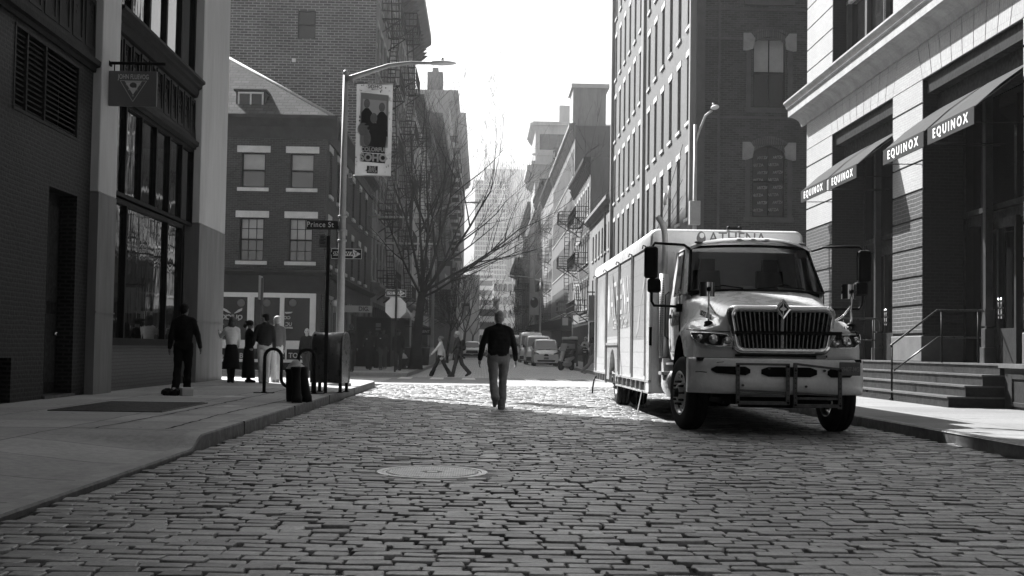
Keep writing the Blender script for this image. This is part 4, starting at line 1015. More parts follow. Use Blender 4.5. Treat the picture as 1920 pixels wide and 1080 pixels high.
B3, bm3, blu3 = building('long_window_building', 'long six storey building with close rows of windows and a dark painted end wall', 'W', RXF, 126.5, 165, 22.6, MS['bpale'], [5.0, 9.3, 13.6, 17.9], [128.3 + 1.95 * i for i in range(19)], (1.0, 2.7), 'far sill grey', front_mat=gm('painted_wall_dark', .085, .8, .12, .7), cornice=[(21.8, 1.0, .6, MS['corn_d']), (4.2, .35, .4, MS['st_a'])], shop=[(128, 164, .3, 4.0)], depth=22)
fire_escape(B3, bm3, blu3, 126.8, 130, [4.8, 9.1, 13.4], 1.4)
mb = MB()
ca, cb = at(1074, 221, 131), at(1136, 221, 131)
n = 26
for i in range(n):
    a = ca.x + (cb.x - ca.x) * i / n - RXF; mb.box(a, a + (cb.x - ca.x) / n * .72, 4.4, 4.5, 22.4, 27.1)
mb.box(ca.x - RXF, cb.x - RXF, 4.5, 9.5, 22.4, 27.1); sh = mb.build('roof_shed', gm('corrugated_shed', .30, .7, .25, .8, streak=True), B3)
mb = MB(); mb.box(ca.x - RXF - .2, cb.x - RXF + .3, 4.2, 9.8, 27.1, 27.5); mb.build('shed_cap', MS['st_b'], sh)
B4, bm4, blu4 = building('fire_stair_loft', 'right row loft with balconies of iron stairs before the ornate tower', 'W', RXF, 165.1, 192, 23.0, MS['st_a'], [5 + 3.9 * i for i in range(4)], [167 + 2.4 * i for i in range(10)], (1.3, 2.4), 'far sash sill', cornice=[(22, 1, .6, MS['corn_d'])], depth=20)
fire_escape(B4, bm4, blu4, 168, 175, [4.8 + 3.9 * i for i in range(4)], 1.5)
B5, bm5, blu5 = building('planted_roof_loft', 'right row building with shrubs on its set back roof below the ornate tower', 'W', RXF, 192.1, 219, 25.8, MS['st_c'], [5 + 4.1 * i for i in range(5)], [195 + 3 * i for i in range(8)], (1.6, 2.6), 'far sash sill', cornice=[(24.6, 1.2, .6, MS['corn_d'])], depth=20)
mb = MB(); rr = random.Random(9)
for i in range(260):
    a = rr.uniform(0, 6.28); r = rr.random() * 1.2; z = rr.random() * 5.5; k = 1 - z / 6.5
    mb.extr([(Vector((2.0 + r * k * math.cos(a), 4 + r * k * math.sin(a), 25.8 + z)) + Vector((rr.uniform(-.3, .3), rr.uniform(-.3, .3), rr.uniform(-.3, .3)))) for _ in range(3)], (.02, .02, .02))
mb.build('roof_shrubs', gm('shrub_leaf', .05, .8, .2, 3), B5)
orn = [(gx(1015 + 17 * i, 219), z, 1.5, 2.6, 'far sash grey') for i in range(3) for z in (34.2, 26.8)]
B6, bm6, blu6 = building('ornate_stone_tower', 'tall ornate pale stone building with a bracketed cornice in the right row', 'W', RXF - .3, 219.1, 236, 38.6, MS['st_b'], [6 + 4.4 * i for i in range(7)], [222 + 4 * i for i in range(4)], (1.8, 2.8), 'far sash sill', cam_wins=orn, cornice=[(37.9, .8, .9, MS['st_b']), (29.6, 2.0, 1.3, MS['st_b'])], depth=14)
mb = MB()
for i in range(8): mb.extr([(0.1 + i * .95, -.5, 32.0), (0.55 + i * .95, -.5, 32.0), (.55 + i * .95, -.5, 30.2), (.1 + i * .95, -.5, 30.2)], (0, .5, 0))
mb.box(-.6, 8, -.9, 0, 31.6, 32.2); mb.box(-.5, 8, -.5, 0, 33.2, 33.5); mb.box(-.5, 6, -.6, 0, 38.2, 38.8); mb.box(4.0, 6.0, 2, 5, 38.6, 42); mb.build('frieze', MS['st_b'], B6)
B7, bm7, blu7 = building('far_stair_row', 'far right row with stacked iron balconies fading into haze', 'W', RXF, 236.1, 290, 27.5, MS['st_a'], [5 + 4.2 * i for i in range(5)], [240 + 4.6 * i for i in range(10)], (2, 2.8), 'far sash sill', cornice=[(26, 1.4, .9, MS['corn_d'])], depth=20)
fire_escape(B7, bm7, blu7, 242, 254, [4.8 + 4.2 * i for i in range(5)], 2.0); fire_escape(B7, bm7, blu7, 268, 280, [4.8 + 4.2 * i for i in range(5)], 2.0)
B8, bm8, blu8 = building('far_white_row', 'pale hazy row closing the right side of the far street', 'W', RXF, 290.1, 352, 21, MS['st_b'], [5 + 4.4 * i for i in range(4)], [295 + 6 * i for i in range(9)], (2.4, 3), 'far sash sill', cornice=[(20, 1.2, 1.6, MS['st_b'])], depth=20)
fire_escape(B8, bm8, blu8, 300, 312, [4.8 + 4.4 * i for i in range(4)], 2.2)
# ---- what closes the street
def slab(name, label, x0, x1, ytop, Y, m, nc, nr, ww, wh, style='far', z0=2, cat='building', arch=False, depth=25, cornice=True):
    a, c = gx(x0, Y), gx(x1, Y); H = gz((x0 + x1) / 2, ytop, Y)
    b = thing(name, label, cat, (a, Y, 0)); mb = MB(); W = c - a
    hol = []; 
    for i in range(nc):
        for j in range(nr):
            u = W * (i + .5) / nc; z = z0 + (H - z0) * (j + .25) / nr; hol.append((u - ww / 2, u + ww / 2, z, z + wh))
    M = Matrix.Identity(4); wall(mb, M, 0, W, 0, H, hol, .8)
    mb.quad((0, 0, 0), (0, depth, 0), (0, depth, H), (0, 0, H)); mb.quad((W, 0, 0), (W, depth, 0), (W, depth, H), (W, 0, H)); mb.quad((0, 0, H), (W, 0, H), (W, depth, H), (0, depth, H)); mb.quad((0, depth, 0), (W, depth, 0), (W, depth, H), (0, depth, H))
    if cornice: mb.box(-.4, W + .4, -.8, 0, H - 1, H)
    mb.build('wall', m, b, fixn=False)
    g = MB()
    for h in hol: g.quad((h[0], .7, h[2]), (h[1], .7, h[2]), (h[1], .7, h[3]), (h[0], .7, h[3]))
    o = g.build('windows', MS['glass'], b, fixn=False); o['kind'] = 'stuff'
    if arch:
        f = MB()
        for h in hol:
            r = ww / 2; cx, cz = (h[0] + h[1]) / 2, h[3] - r
            for k in range(8):
                t0, t1 = math.pi * k / 8, math.pi * (k + 1) / 8
                f.quad((cx + r * math.cos(t0), .1, cz + r * math.sin(t0)), (cx + r * math.cos(t1), .1, cz + r * math.sin(t1)), (cx + r * math.cos(t1), .1, h[3]), (cx + r * math.cos(t0), .1, h[3]))
        f.build('arch_infill', m, b, fixn=False)
    return b
slab('stepped_white_building', 'white building with stepped roof at the street end', 896, 926, 522, 640, MS['st_b'], 6, 7, 1.5, 2.6)
slab('white_penthouse_block', 'white setback block above the buildings closing the street', 893, 922, 511, 660, MS['st_b'], 5, 2, 1.4, 2, z0=30)
slab('arched_window_building', 'pale building with tall arched windows at the street end', 923, 968, 528, 600, MS['st_b'], 5, 5, 1.9, 3.6, arch=True)
slab('small_arcade_building', 'low white building with a row of small arches at street end', 899, 926, 574, 430, MS['st_b'], 6, 3, 1.1, 2.6, arch=True)
slab('dark_tank_house', 'small dark rooftop house between the two white buildings', 923, 934, 560, 470, MS['st_c'], 1, 1, .6, 1)
slab('slab_tower', 'hazy high rise with a fine pattern of vertical slits far beyond the street', 886, 947, 338, 700, MS['st_b'], 20, 24, .5, 1.9, z0=30, cornice=False, depth=30)
slab('rear_tower', 'taller plain high rise standing just behind the slit patterned tower', 902, 996, 317, 760, MS['st_a'], 26, 2, .5, 40, z0=10, cornice=False, depth=30)
slab('dark_shaft_tower', 'narrow darker tower shaft beside the far right row', 960, 968, 430, 720, MS['st_a'], 2, 2, 1, 20, cornice=False)
# ================================================================ the delivery truck
TRK = thing('delivery_truck', 'large white conventional cab beverage delivery truck parked along the right kerb', 'truck', (4.05, 17.9, 0), R(.2))
MS['tw'] = gm('truck_white_paint', .85, .28, .05, 2, coat=.6, spec=.5)
MS['tw2'] = gm('truck_bumper_paint', .76, .38, .12, 2.5, coat=.2)
MS['alu'] = gm('body_aluminium', .44, .35, .08, 2.2, metal=.3)
MS['trub'] = gm('truck_black_plastic', .012, .45, .2, 6)
MS['under'] = gm('chassis_black', .01, .8, .3, 4)
MS['lampg'] = gm('lamp_reflector', .6, .12, .05, 20, metal=.9)
def sm(mb): mb.smooth = True; return mb
prof_keys = {  # y: half profile (x, z)
 .10: [(0, 1.73), (.28, 1.73), (.56, 1.72), (.69, 1.67), (.75, 1.56), (.80, 1.46), (.95, 1.42), (1.08, 1.37), (1.13, 1.28), (1.15, 1.15), (1.15, 1.03)],
 .35: [(0, 1.79), (.30, 1.785), (.60, 1.77), (.73, 1.70), (.79, 1.60), (.84, 1.52), (1.0, 1.49), (1.12, 1.43), (1.18, 1.32), (1.20, 1.16), (1.20, 1.03)],
 .80: [(0, 1.88), (.34, 1.875), (.64, 1.85), (.78, 1.78), (.84, 1.68), (.88, 1.59), (1.03, 1.57), (1.15, 1.50), (1.21, 1.38), (1.22, 1.2), (1.22, 1.05)],
 1.25: [(0, 1.97), (.40, 1.965), (.68, 1.93), (.83, 1.86), (.90, 1.76), (.94, 1.62), (1.04, 1.57), (1.15, 1.50), (1.21, 1.38), (1.21, 1.2), (1.21, 1.05)],
 1.62: [(0, 2.04), (.44, 2.03), (.72, 2.0), (.92, 1.93), (1.0, 1.82), (1.03, 1.62), (1.06, 1.50), (1.12, 1.42), (1.15, 1.34), (1.15, 1.2), (1.15, 1.05)],
 1.95: [(0, 2.05), (.44, 2.04), (.74, 2.01), (.96, 1.95), (1.05, 1.84), (1.07, 1.62), (1.075, 1.50), (1.08, 1.42), (1.085, 1.34), (1.09, 1.2), (1.09, 1.05)],
}
ks = sorted(prof_keys)
def prof_at(y):
    for a, b_ in zip(ks, ks[1:]):
        if y <= b_:
            t = (y - a) / (b_ - a); t = max(0, t); return [(p[0] + (q[0] - p[0]) * t, p[1] + (q[1] - p[1]) * t) for p, q in zip(prof_keys[a], prof_keys[b_])]
    return prof_keys[ks[-1]]
ysec = [.10 + 1.85 * i / 26 for i in range(27)]
rings = []
for y in ysec:
    P = prof_at(y); row = []
    for (x, z) in P:
        dy = abs(y - 1.25)
        if x > 1.0 and dy < .66:
            za = .55 + math.sqrt(.66 ** 2 - dy ** 2) * 1.22
            z = max(z, min(za, 1.44)) if z < za else z
        sweep = .30 * (x / 1.2) ** 3 * max(0, 1 - (y - .1) / .6)
        row.append((x, y + sweep, z))
    rings.append([(-x, yy, z) for (x, yy, z) in row[::-1]] + row[1:])
mb = sm(MB()); mb.loft(rings)
fr = rings[0]; low = [(x * .97, yy + .01, 1.03) for (x, yy, z) in fr]
mb.smooth = False; mb.loft([fr, low])
# arch return
mb.smooth = True
hood = mb.build('hood', MS['tw'], TRK)
mb = MB()
for s in (-1, 1):
    for k in range(14):
        a0, a1 = math.pi * k / 14, math.pi * (k + 1) / 14
        f = lambda a, x: (s * x, 1.25 - .68 * math.cos(a), .55 + .80 * math.sin(a))
        mb.quad(f(a0, 1.2), f(a1, 1.2), f(a1, .75), f(a0, .75))
    mb.box(s * .7, s * .74, .5, 2.0, .5, 1.5)
mb.box(-1.0, 1.0, .35, 3.4, .62, .95); mb.box(-.5, .5, 3.3, 13.6, .55, .8); mb.box(-.9, .9, .3, .6, .5, 1.0)
mb.cyl((-1.1, 1.25, .52), (1.1, 1.25, .52), .07)
mb.box(-1.2, 1.15, 3.7, 8.5, .62, .7); mb.box(-.75, .75, .35, 2.2, .40, .62); mb.box(-.5, .6, .3, .5, .36, .6)
mb.build('chassis', MS['under'], TRK)
# seam line of the fender and the lower front panel
mb = MB()
for s in (-1, 1):
    mb.tube([(s * x, yy, z) for x, yy, z in ((.66, .13, 1.385), (.8, .19, 1.39), (1.0, .28, 1.40), (1.14, .42, 1.41), (1.205, .6, 1.42))], .006, 5)
mb.box(-.62, .62, .03, .11, 1.055, 1.085)
mb.box(-1.12, 1.12, .16, .3, .99, 1.035)
mb.build('panel_gap', MS['trub'], TRK)
# grille
gr_ = MB(); Z = lambda t: 1.16 + (1.69 - 1.16) * t; HW = lambda t: .56 + .08 * t
def ringpts(hw0, hw1, z0, z1, y, r=.08, n=4, cx=0):
    out_ = []
    for (sx_, zz_, hw) in ((1, z1, hw1), (-1, z1, hw1), (-1, z0, hw0), (1, z0, hw0)):
        sz = 1 if zz_ == z1 else -1
        cx_, cz_ = sx_ * (hw - r), zz_ - sz * r
        for k in range(n + 1):
            a = math.pi / 2 * k / n
            if sx_ > 0 and sz > 0: an = a
            elif sx_ < 0 and sz > 0: an = math.pi / 2 + a
            elif sx_ < 0: an = math.pi + a
            else: an = 1.5 * math.pi + a
            out_.append((cx + cx_ + r * math.cos(an), y, cz_ + r * math.sin(an)))
    return out_
gr_.smooth = True
gr_.loft([ringpts(.66, .74, 1.09, 1.755, .12, .12), ringpts(.66, .73, 1.09, 1.75, .03, .12), ringpts(.63, .70, 1.12, 1.72, -.01, .10), ringpts(.585, .655, 1.165, 1.665, 0, .08), ringpts(.57, .64, 1.18, 1.65, .09, .08)], closed=True)
gsur = gr_.build('grille_surround', MS['chrome'], TRK)
mb = MB(); mb.box(-.66, .66, .085, .1, 1.15, 1.68); mb.build('grille_back', MS['trub'], gsur)
mb = MB()
for i in range(21):
    t = (i - 10) / 10; x0, x1 = t * .555, t * .635
    if abs(i - 10) == 0: w_ = .02
    else: w_ = .0045
    mb.extr([(x0 - w_, -.002, 1.17), (x0 + w_, -.002, 1.17), (x1 + w_, -.002, 1.66), (x1 - w_, -.002, 1.66)], (0, .06, 0))
mb.build('grille_bars', gm('grille_bar_metal', .30, .3, .1, 8, metal=.7), gsur)
mb = MB(); dia = lambda r, y: [(0, y, 1.70 + r * 1.15), (-r * .85, y, 1.70), (0, y, 1.70 - r * 1.15), (r * .85, y, 1.70)]
mb.loft([dia(.125, .02), dia(.125, -.05), dia(.085, -.06), dia(.075, -.045)], closed=True); em = mb.build('badge', MS['chrome'], gsur, bevel=.006)
mb = MB(); mb.add(dia(.08, -.046), [[0, 1, 2, 3]]); mb.build('badge_face', gm('badge_dark', .05, .3, .1, 5), em, fixn=False)
mb = MB(); mb.extr([(-.055, -.05, 1.70), (0, -.05, 1.67), (.055, -.05, 1.70), (0, -.05, 1.735)], (0, .003, 0)); mb.box(-.006, .006, -.052, -.047, 1.62, 1.78); mb.build('badge_mark', MS['chrome'], em)
mb = MB(); mb.box(-.66, .78, -.10, -.06, 1.355, 1.40); mb.box(.74, .78, -.10, .05, 1.30, 1.40); mb.box(-.6, -.56, -.06, .05, 1.33, 1.38); mb.build('cross_bar', MS['trub'], TRK, bevel=.005)
# headlights
for s in (-1, 1):
    o_ = [(s * 1.175, .47, 1.375), (s * .95, .20, 1.365), (s * .74, .085, 1.345), (s * .62, .055, 1.20), (s * .80, .09, 1.185), (s * 1.02, .20, 1.20), (s * 1.15, .36, 1.28)]
    c_ = [(p[0], p[1] - .03, p[2]) for p in o_]; n = len(o_)
    mb = MB(); mb.add(c_ + o_, [list(range(n))] + [[i, (i + 1) % n, n + (i + 1) % n, n + i] for i in range(n)])
    hl = mb.build('headlight', MS['lampg'], TRK)
    mb = MB()
    for (x, y, z, r) in ((.90, .125, 1.28, .075), (.73, .055, 1.265, .062), (1.07, .235, 1.30, .05)): mb.ball((s * x, y, z), (r, .03, r * .9), 16, 8)
    mb.build('lamp_bowl', gm('lamp_dark', .5, .12, .3, 30, metal=.8), hl)
    mb = MB(); mb.tube([(p[0], p[1] - .032, p[2]) for p in o_ + [o_[0]]], .010, 6); mb.build('lamp_trim', MS['chrome'], hl)
    mb = MB(); mb.add([(p[0] * 1.0, p[1] - .05, p[2]) for p in o_], [list(range(n))]); mb.build('lens', MS['glasst'], hl, fixn=False)
# bumper
def bump_row(z, bulge, N=24):
    out_ = []
    for i in range(N + 1):
        x = -1.2 + 2.4 * i / N; y = -.06 - bulge + .40 * (abs(x) / 1.2) ** 5 + .05 * (x / 1.2) ** 2; out_.append((x, y, z))
    return [(-1.2, .62, z)] + out_ + [(1.2, .62, z)]
mb = sm(MB()); mb.loft([bump_row(z, b_) for z, b_ in ((1.03, -.12), (1.03, 0.0), (1.0, .02), (.9, .025), (.80, .02), (.76, .035), (.66, .03), (.58, .0), (.55, -.05), (.55, -.15))])
bu = mb.build('bumper', MS['tw2'], TRK)
mb = MB()
def slot(x0, x1, z0, z1, tip=0):
    pts = [(x0 + .03, z0 + tip), (x0, (z0 + z1) / 2 + tip), (x0 + .02, z1), (x1 - .02, z1), (x1, z1 - .04), (x1 - .01, z0 + .02), (x1 - .04, z0)]
    N_ = 8; fy = lambda x: -.103 + .05 * (x / 1.2) ** 2 + .40 * (abs(x) / 1.2) ** 5
    for i in range(N_):
        xa, xb = x0 + (x1 - x0) * i / N_, x0 + (x1 - x0) * (i + 1) / N_; ea = .035 if i == 0 else 0; eb = .035 if i == N_ - 1 else 0; ta, tb = tip * (1 - i / N_), tip * (1 - (i + 1) / N_)
        mb.extr([(xa, fy(xa), z0 + ea + ta), (xb, fy(xb), z0 + eb + tb), (xb, fy(xb), z1 - eb), (xa, fy(xa), z1 - ea)], (0, .06, 0))
slot(-.95, -.45, .80, .92, .03); slot(-.30, .45, .79, .92); slot(.60, .98, .79, .91)
mb.build('bumper_slot', MS['under'], bu)
mb = MB()
for x, z in ((-.55, .67), (.3, .665), (1.12, .62), (-.2, .9), (.55, .88)): mb.cyl((x, -.12, z), (x, -.07, z), .016)
mb.tube([(-1.15, .12, .84), (-1.10, .06, .845), (-1.02, -.01, .835)], .008, 5); mb.tube([(-.9, -.07, .97), (-.8, -.075, .98)], .005, 4)
mb.build('bumper_bolt', gm('scuff_dark', .06, .7, .3, 20), bu)
pl = MB(); pl.box(.74, 1.03, -.16, -.14, .82, 1.0); plo = pl.build('number_plate', gm('plate_dark', .10, .5, .2, 20), TRK, bevel=.008)
plo.rotation_euler = (0, 0, R(4))
text('69407-MG', .085, gm('plate_letter', .25, .5, .1, 10), plo, (.885, -.163, .90), (1, 0, 0), (0, 0, 1), .002, sx=.7, bold=.002)
mb = MB(); mb.box(.46, .585, -.02, .06, 1.0, 1.085); so_ = mb.build('sticker', MS['mgrey'], TRK); text('8600', .03, MS['white'], so_, (.52, -.023, 1.02), (1, 0, 0), (0, 0, 1), .001)
# folding guard frames
for (x0, x1, z0, z1, rr_) in ((-.66, .06, .42, .97, 0), (.11, .76, .39, .98, .06)):
    mb = MB(); t = .05
    y = -.20
    mb.box(x0, x0 + t, y, y + .04, z0, z1); mb.box(x1 - t, x1, y, y + .04, z0 - rr_ * .3, z1 - rr_); mb.box(x0 + t, x1 - t, y, y + .035, z0, z0 + .045); mb.box(x0 + t, x1 - t, y + .01, y + .05, z0 + .10, z0 + .135)
    mb.extr([(x0 + t, y + .005, z1 - .03), (x1 - t, y + .005, z1 - .03 - rr_), (x1 - t, y + .005, z1 - rr_), (x0 + t, y + .005, z1)], (0, .03, 0))
    mb.extr([(x0 + t, y + .03, z0 + .17), (x1 - t, y + .03, z0 + .15), (x1 - t, y + .03, z0 + .175), (x0 + t, y + .03, z0 + .2)], (0, .02, 0))
    for xx_ in (x0, x1 - t):
        mb.box(xx_ + .01, xx_ + .04, y + .04, .0, z1 - .1, z1 - .06)
    g_f = mb.build('guard_frame', gm('guard_steel', .085, .5, .35, 12, metal=.4), TRK, bevel=.004)
    mb = MB()
    for xx_ in (x0 + .025, x1 - .025):
        for k in range(8): mb.cyl((xx_, y - .002, z0 + .06 + k * .065), (xx_, y, z0 + .06 + k * .065), .008, n=8)
    for xx_ in (x0 + .025, x1 - .025):
        for zz_ in (z0 + .03, z1 - .04 - rr_): mb.cyl((xx_, y - .012, zz_), (xx_, y, zz_), .017, n=8)
    mb.build('bolt_holes', MS['under'], g_f)
# wheels
def wheel(x, y, steer=0, side=-1, dual=False):
    r = .52; W = .29
    mb = sm(MB()); N = 40
    def rg(rad, xx): return [(xx, rad * math.cos(2 * math.pi * i / N), rad * math.sin(2 * math.pi * i / N)) for i in range(N)]
    w2 = W / 2
    mb.loft([rg(.30, -w2 + .01), rg(.33, -w2), rg(.42, -w2 - .008), rg(.485, -w2 + .005), rg(.512, -w2 + .03), rg(.52, -w2 + .06), rg(.522, -.05), rg(.508, -.045), rg(.508, -.035), rg(.522, -.03), rg(.522, .03), rg(.508, .035), rg(.508, .045), rg(.522, .05), rg(.52, w2 - .06), rg(.512, w2 - .03), rg(.485, w2 - .005), rg(.42, w2 + .008), rg(.33, w2), rg(.30, w2 - .01)], closed=True)
    o = mb.build('wheel', MS['rubber'], TRK); o.location = (x, y, .52); o.rotation_euler = (0, 0, steer)
    mb = sm(MB()); s = side
    mb.loft([rg(.315, s * (w2 - .0)), rg(.30, s * (w2 + .004)), rg(.285, s * (w2 - .02)), rg(.26, s * (w2 - .05)), rg(.20, s * (w2 - .03)), rg(.13, s * (w2 + .01)), rg(.11, s * (w2 + .03)), rg(.0001, s * (w2 + .035))], closed=True)
    mb.loft([rg(.315, -s * (w2 - .0)), rg(.28, -s * (w2 - .06)), rg(.15, -s * (w2 - .09)), rg(.001, -s * (w2 - .09))], closed=True)
    ri = mb.build('rim', gm('rim_painted', .55, .3, .12, 6, metal=.4), o)
    mb = MB()
    for k in range(10):
        a = 2 * math.pi * k / 10; p_ = (s * (w2 - .03), .165 * math.cos(a), .165 * math.sin(a)); mb.cyl(p_, (s * (w2 + .055), p_[1], p_[2]), .020, .015, n=8)
    mb.cyl((s * w2, 0, 0), (s * (w2 + .09), 0, 0), .075, .06, n=16)
    mb.build('lug_nuts', MS['trub'], ri)
    mb = MB()
    for k in range(5):
        a = 2 * math.pi * k / 5 + .3; mb.ball((s * (w2 - .038), .235 * math.cos(a), .235 * math.sin(a)), (.012, .033, .033), 10, 6)
    mb.build('hand_holes', MS['under'], ri)
    return o
wheel(-1.055, 1.25, R(8), -1); wheel(1.055, 1.25, R(4), -1)
for x in (-1.08, -.76, .76, 1.0): wheel(x, 9.7, 0, -1)
# lower cab
mb = sm(MB())
def plan(z, hw, y0, y1, r=.07):
    pts = []
    for (sx_, yy, q) in ((-1, y0, 0), (1, y0, 1), (1, y1, 2), (-1, y1, 3)): pts.append((sx_ * hw, yy, z))
    return pts
mb.smooth = False
mb.loft([plan(.98, 1.04, 1.98, 3.25), plan(1.2, 1.075, 1.95, 3.25), plan(1.6, 1.08, 1.95, 3.25), plan(1.96, 1.055, 1.95, 3.25)], closed=True, capb=True)
mb.build('cab', MS['tw'], TRK, bevel=.02)
cabo = [o for o in TRK.children if o.name.startswith('cab')][0]
mb = MB()
yb0, yb1 = 1.46, 2.02
def ws(u, v):  # u -1..1, v 0..1
    hw = 1.0 + (.885 - 1.0) * v; x = u * hw; return (x, yb0 + (yb1 - yb0) * v + .26 * abs(u) ** 2.4, 2.0 + (2.69 - 2.0) * v + .02 * (1 - u * u))
# roof
mb.smooth = True
rr_ = []
for j, y in enumerate([1.93, 1.97, 2.1, 2.4, 2.8, 3.2, 3.3]):
    row = []
    for i in range(17):
        u = -1 + 2 * i / 16; yy = y + (.26 * abs(u) ** 2.4 if j < 3 else .26 * abs(u) ** 2.4 * max(0, (2.8 - y) / 1.2)); x = u * (.93 if j else .90)
        z = 2.71 + .13 * (1 - abs(u) ** 3) - (.05 if j == 0 else .01 if j == 1 else 0) - (.04 if j == 6 else 0); row.append((x, yy, z))
    rr_.append([(row[0][0] * 1.01, row[0][1], 2.66)] + row + [(row[-1][0] * 1.01, row[-1][1], 2.66)])
mb.loft(rr_)
mb.smooth = False
# pillars
for s in (-1, 1):
    a, b_ = Vector(ws(s, 0)), Vector(ws(s, 1)); a2, b2 = Vector((s * 1.055, 1.98, 1.95)), Vector((s * .95, 2.42, 2.68))
    mb.add([a, b_, b2, a2, a + Vector((0, .04, 0)), b_ + Vector((0, .04, 0)), b2 + Vector((-s * .05, .02, 0)), a2 + Vector((-s * .05, .02, 0))], [[0, 1, 2, 3], [4, 5, 6, 7], [0, 1, 5, 4], [2, 3, 7, 6]])
    mb.extr([(s * 1.055, 2.92, 1.95), (s * 1.055, 3.25, 1.95), (s * .95, 3.25, 2.68), (s * .95, 2.95, 2.68)], (-s * .05, 0, 0))
    mb.extr([(s * .965, 2.4, 2.60), (s * .965, 3.0, 2.60), (s * .945, 3.0, 2.70), (s * .945, 2.4, 2.70)], (-s * .05, 0, 0))
mb.box(-1.0, 1.0, 3.2, 3.25, 1.96, 2.7)
mb.build('cab_roof', MS['tw'], cabo)
mb = sm(MB()); n = 16; g = [[ws(-1 + 2 * i / n, v / 4) for i in range(n + 1)] for v in range(5)]; mb.loft(g); mb.build('windshield', MS['ws'] if 'ws' in MS else glassmat('windshield_glass', .01, .02, wave=.0015, tint=.80), TRK, fixn=False)
mb = MB()
for v0, v1 in ((-.03, .03), (.97, 1.03)): mb.tube([tuple(np.array(ws(-1 + 2 * i / n, .5 * (v0 + v1))) + np.array([0, -.008, 0])) for i in range(n + 1)], .022, 6)
for u in (-1, 1): mb.tube([tuple(np.array(ws(u, v / 6)) + np.array([0, -.006, 0])) for v in range(7)], .022, 6)
for (xa1, xa2) in ((-.85, -.25), (-.05, .65)): mb.tube([(xa1, yb0 - .03 + .15 * abs(xa1), 2.04), (xa1 + .3, yb0 - .04, 2.08), (xa2, yb0 - .02, 2.045)], .010, 5)
mb.build('windshield_trim', MS['trub'], TRK)
# door
for s in (-1, 1):
    mb = MB(); mb.quad((s * 1.05, 2.12, 1.99), (s * 1.05, 2.9, 1.97), (s * .955, 2.93, 2.60), (s * .965, 2.42, 2.60)); mb.build('side_window', glassmat('side_glass', .01, .03, tint=.7), TRK, fixn=False)
    mb = MB(); x = s * 1.085
    P_ = [(2.02, 1.1), (2.02, 1.97), (2.42, 2.66), (2.98, 2.66), (2.98, 1.1), (2.02, 1.1)]
    mb.tube([(s * (1.085 if z < 2 else .96), y, z) for y, z in P_], .010, 5)
    mb.box(x - .01, x + s * .03, 2.78, 2.93, 1.62, 1.68); mb.tube([(x, 3.12, 1.3), (x + s * .06, 3.13, 1.35), (x + s * .06, 3.13, 2.0), (x, 3.12, 2.05)], .014, 6)
    mb.build('door_trim', MS['trub'], cabo)
    mb = MB(); mb.box(s * .85, s * 1.16, 2.1, 3.2, .62, .66); mb.box(s * .9, s * 1.12, 2.1, 3.2, .3 + .6, .93); mb.cyl((s * .93, 2.15, .60), (s * .93, 3.35, .60), .24, n=24); mb.build('fuel_tank', MS['alu'], TRK)
mb = MB(); mb.extr([(-1.16, 3.25, 1.0), (-1.16, 3.62, 1.0), (-1.16, 3.62, .55), (-1.16, 3.0, .55)], (.3, 0, 0)); mb.box(-1.22, -.9, 2.95, 3.3, .74, .79); mb.build('step_bracket', MS['galv2'], TRK)
text('Coastal', .36, gm('script_dark', .10, .5, .1, 5), TRK, (-1.092, 2.5, 1.62), (0, -1, 0), (0, 0, 1), .003, sx=.85, shear=.35, bold=.004)
text('USDOT 155682', .10, gm('letter_dark', .04, .5, .1, 5), TRK, (-.895, .86, 1.63), (.12, -1, -.16), (.25, 0, 1), .002, sx=.85, bold=.002)
text('112143', .075, MATS['letter_dark'], TRK, (.965, .145, 1.452), (1, .35, -.08), (0, .8, 1), .002, bold=.002)
# interior
mb = MB(); mb.box(-.95, .95, 1.75, 2.1, 1.9, 2.03); mb.box(-1, 1, 2.0, 3.2, .98, 1.3)
for s in (-.5, .5): mb.box(s - .25, s + .25, 2.6, 3.1, 1.3, 1.7); mb.extr([(s - .24, 2.95, 1.6), (s + .24, 2.95, 1.6), (s + .2, 3.08, 2.4), (s - .2, 3.08, 2.4)], (0, .12, 0)); mb.box(s - .12, s + .12, 3.05, 3.15, 2.38, 2.58)
N_ = 20; mb.tube([(.5 + .2 * math.cos(2 * math.pi * i / N_), 2.2 - .05 * math.sin(2 * math.pi * i / N_), 1.95 + .19 * math.sin(2 * math.pi * i / N_)) for i in range(N_ + 1)], .016, 6)
mb.build('cab_interior', MS['trub'], cabo)
mb = MB()
for x in (-.25, .32): mb.add([(x, 1.66, 2.04), (x + .26, 1.66, 2.04), (x + .22, 1.86, 2.10), (x + .02, 1.86, 2.10)], [[0, 1, 2, 3]])
mb.build('dash_papers', MS['white'], cabo)
mb = MB()
for x in (-.78, -.2, 0, .2, .78): mb.ball((x, 1.985 + .26 * abs(x / .93) ** 2.4, 2.80 - .06 * abs(x) ** 2), (.075, .05, .022), 14, 6)
mb.build('roof_marker', gm('marker_lamp', .12, .2, .1, 10), TRK)
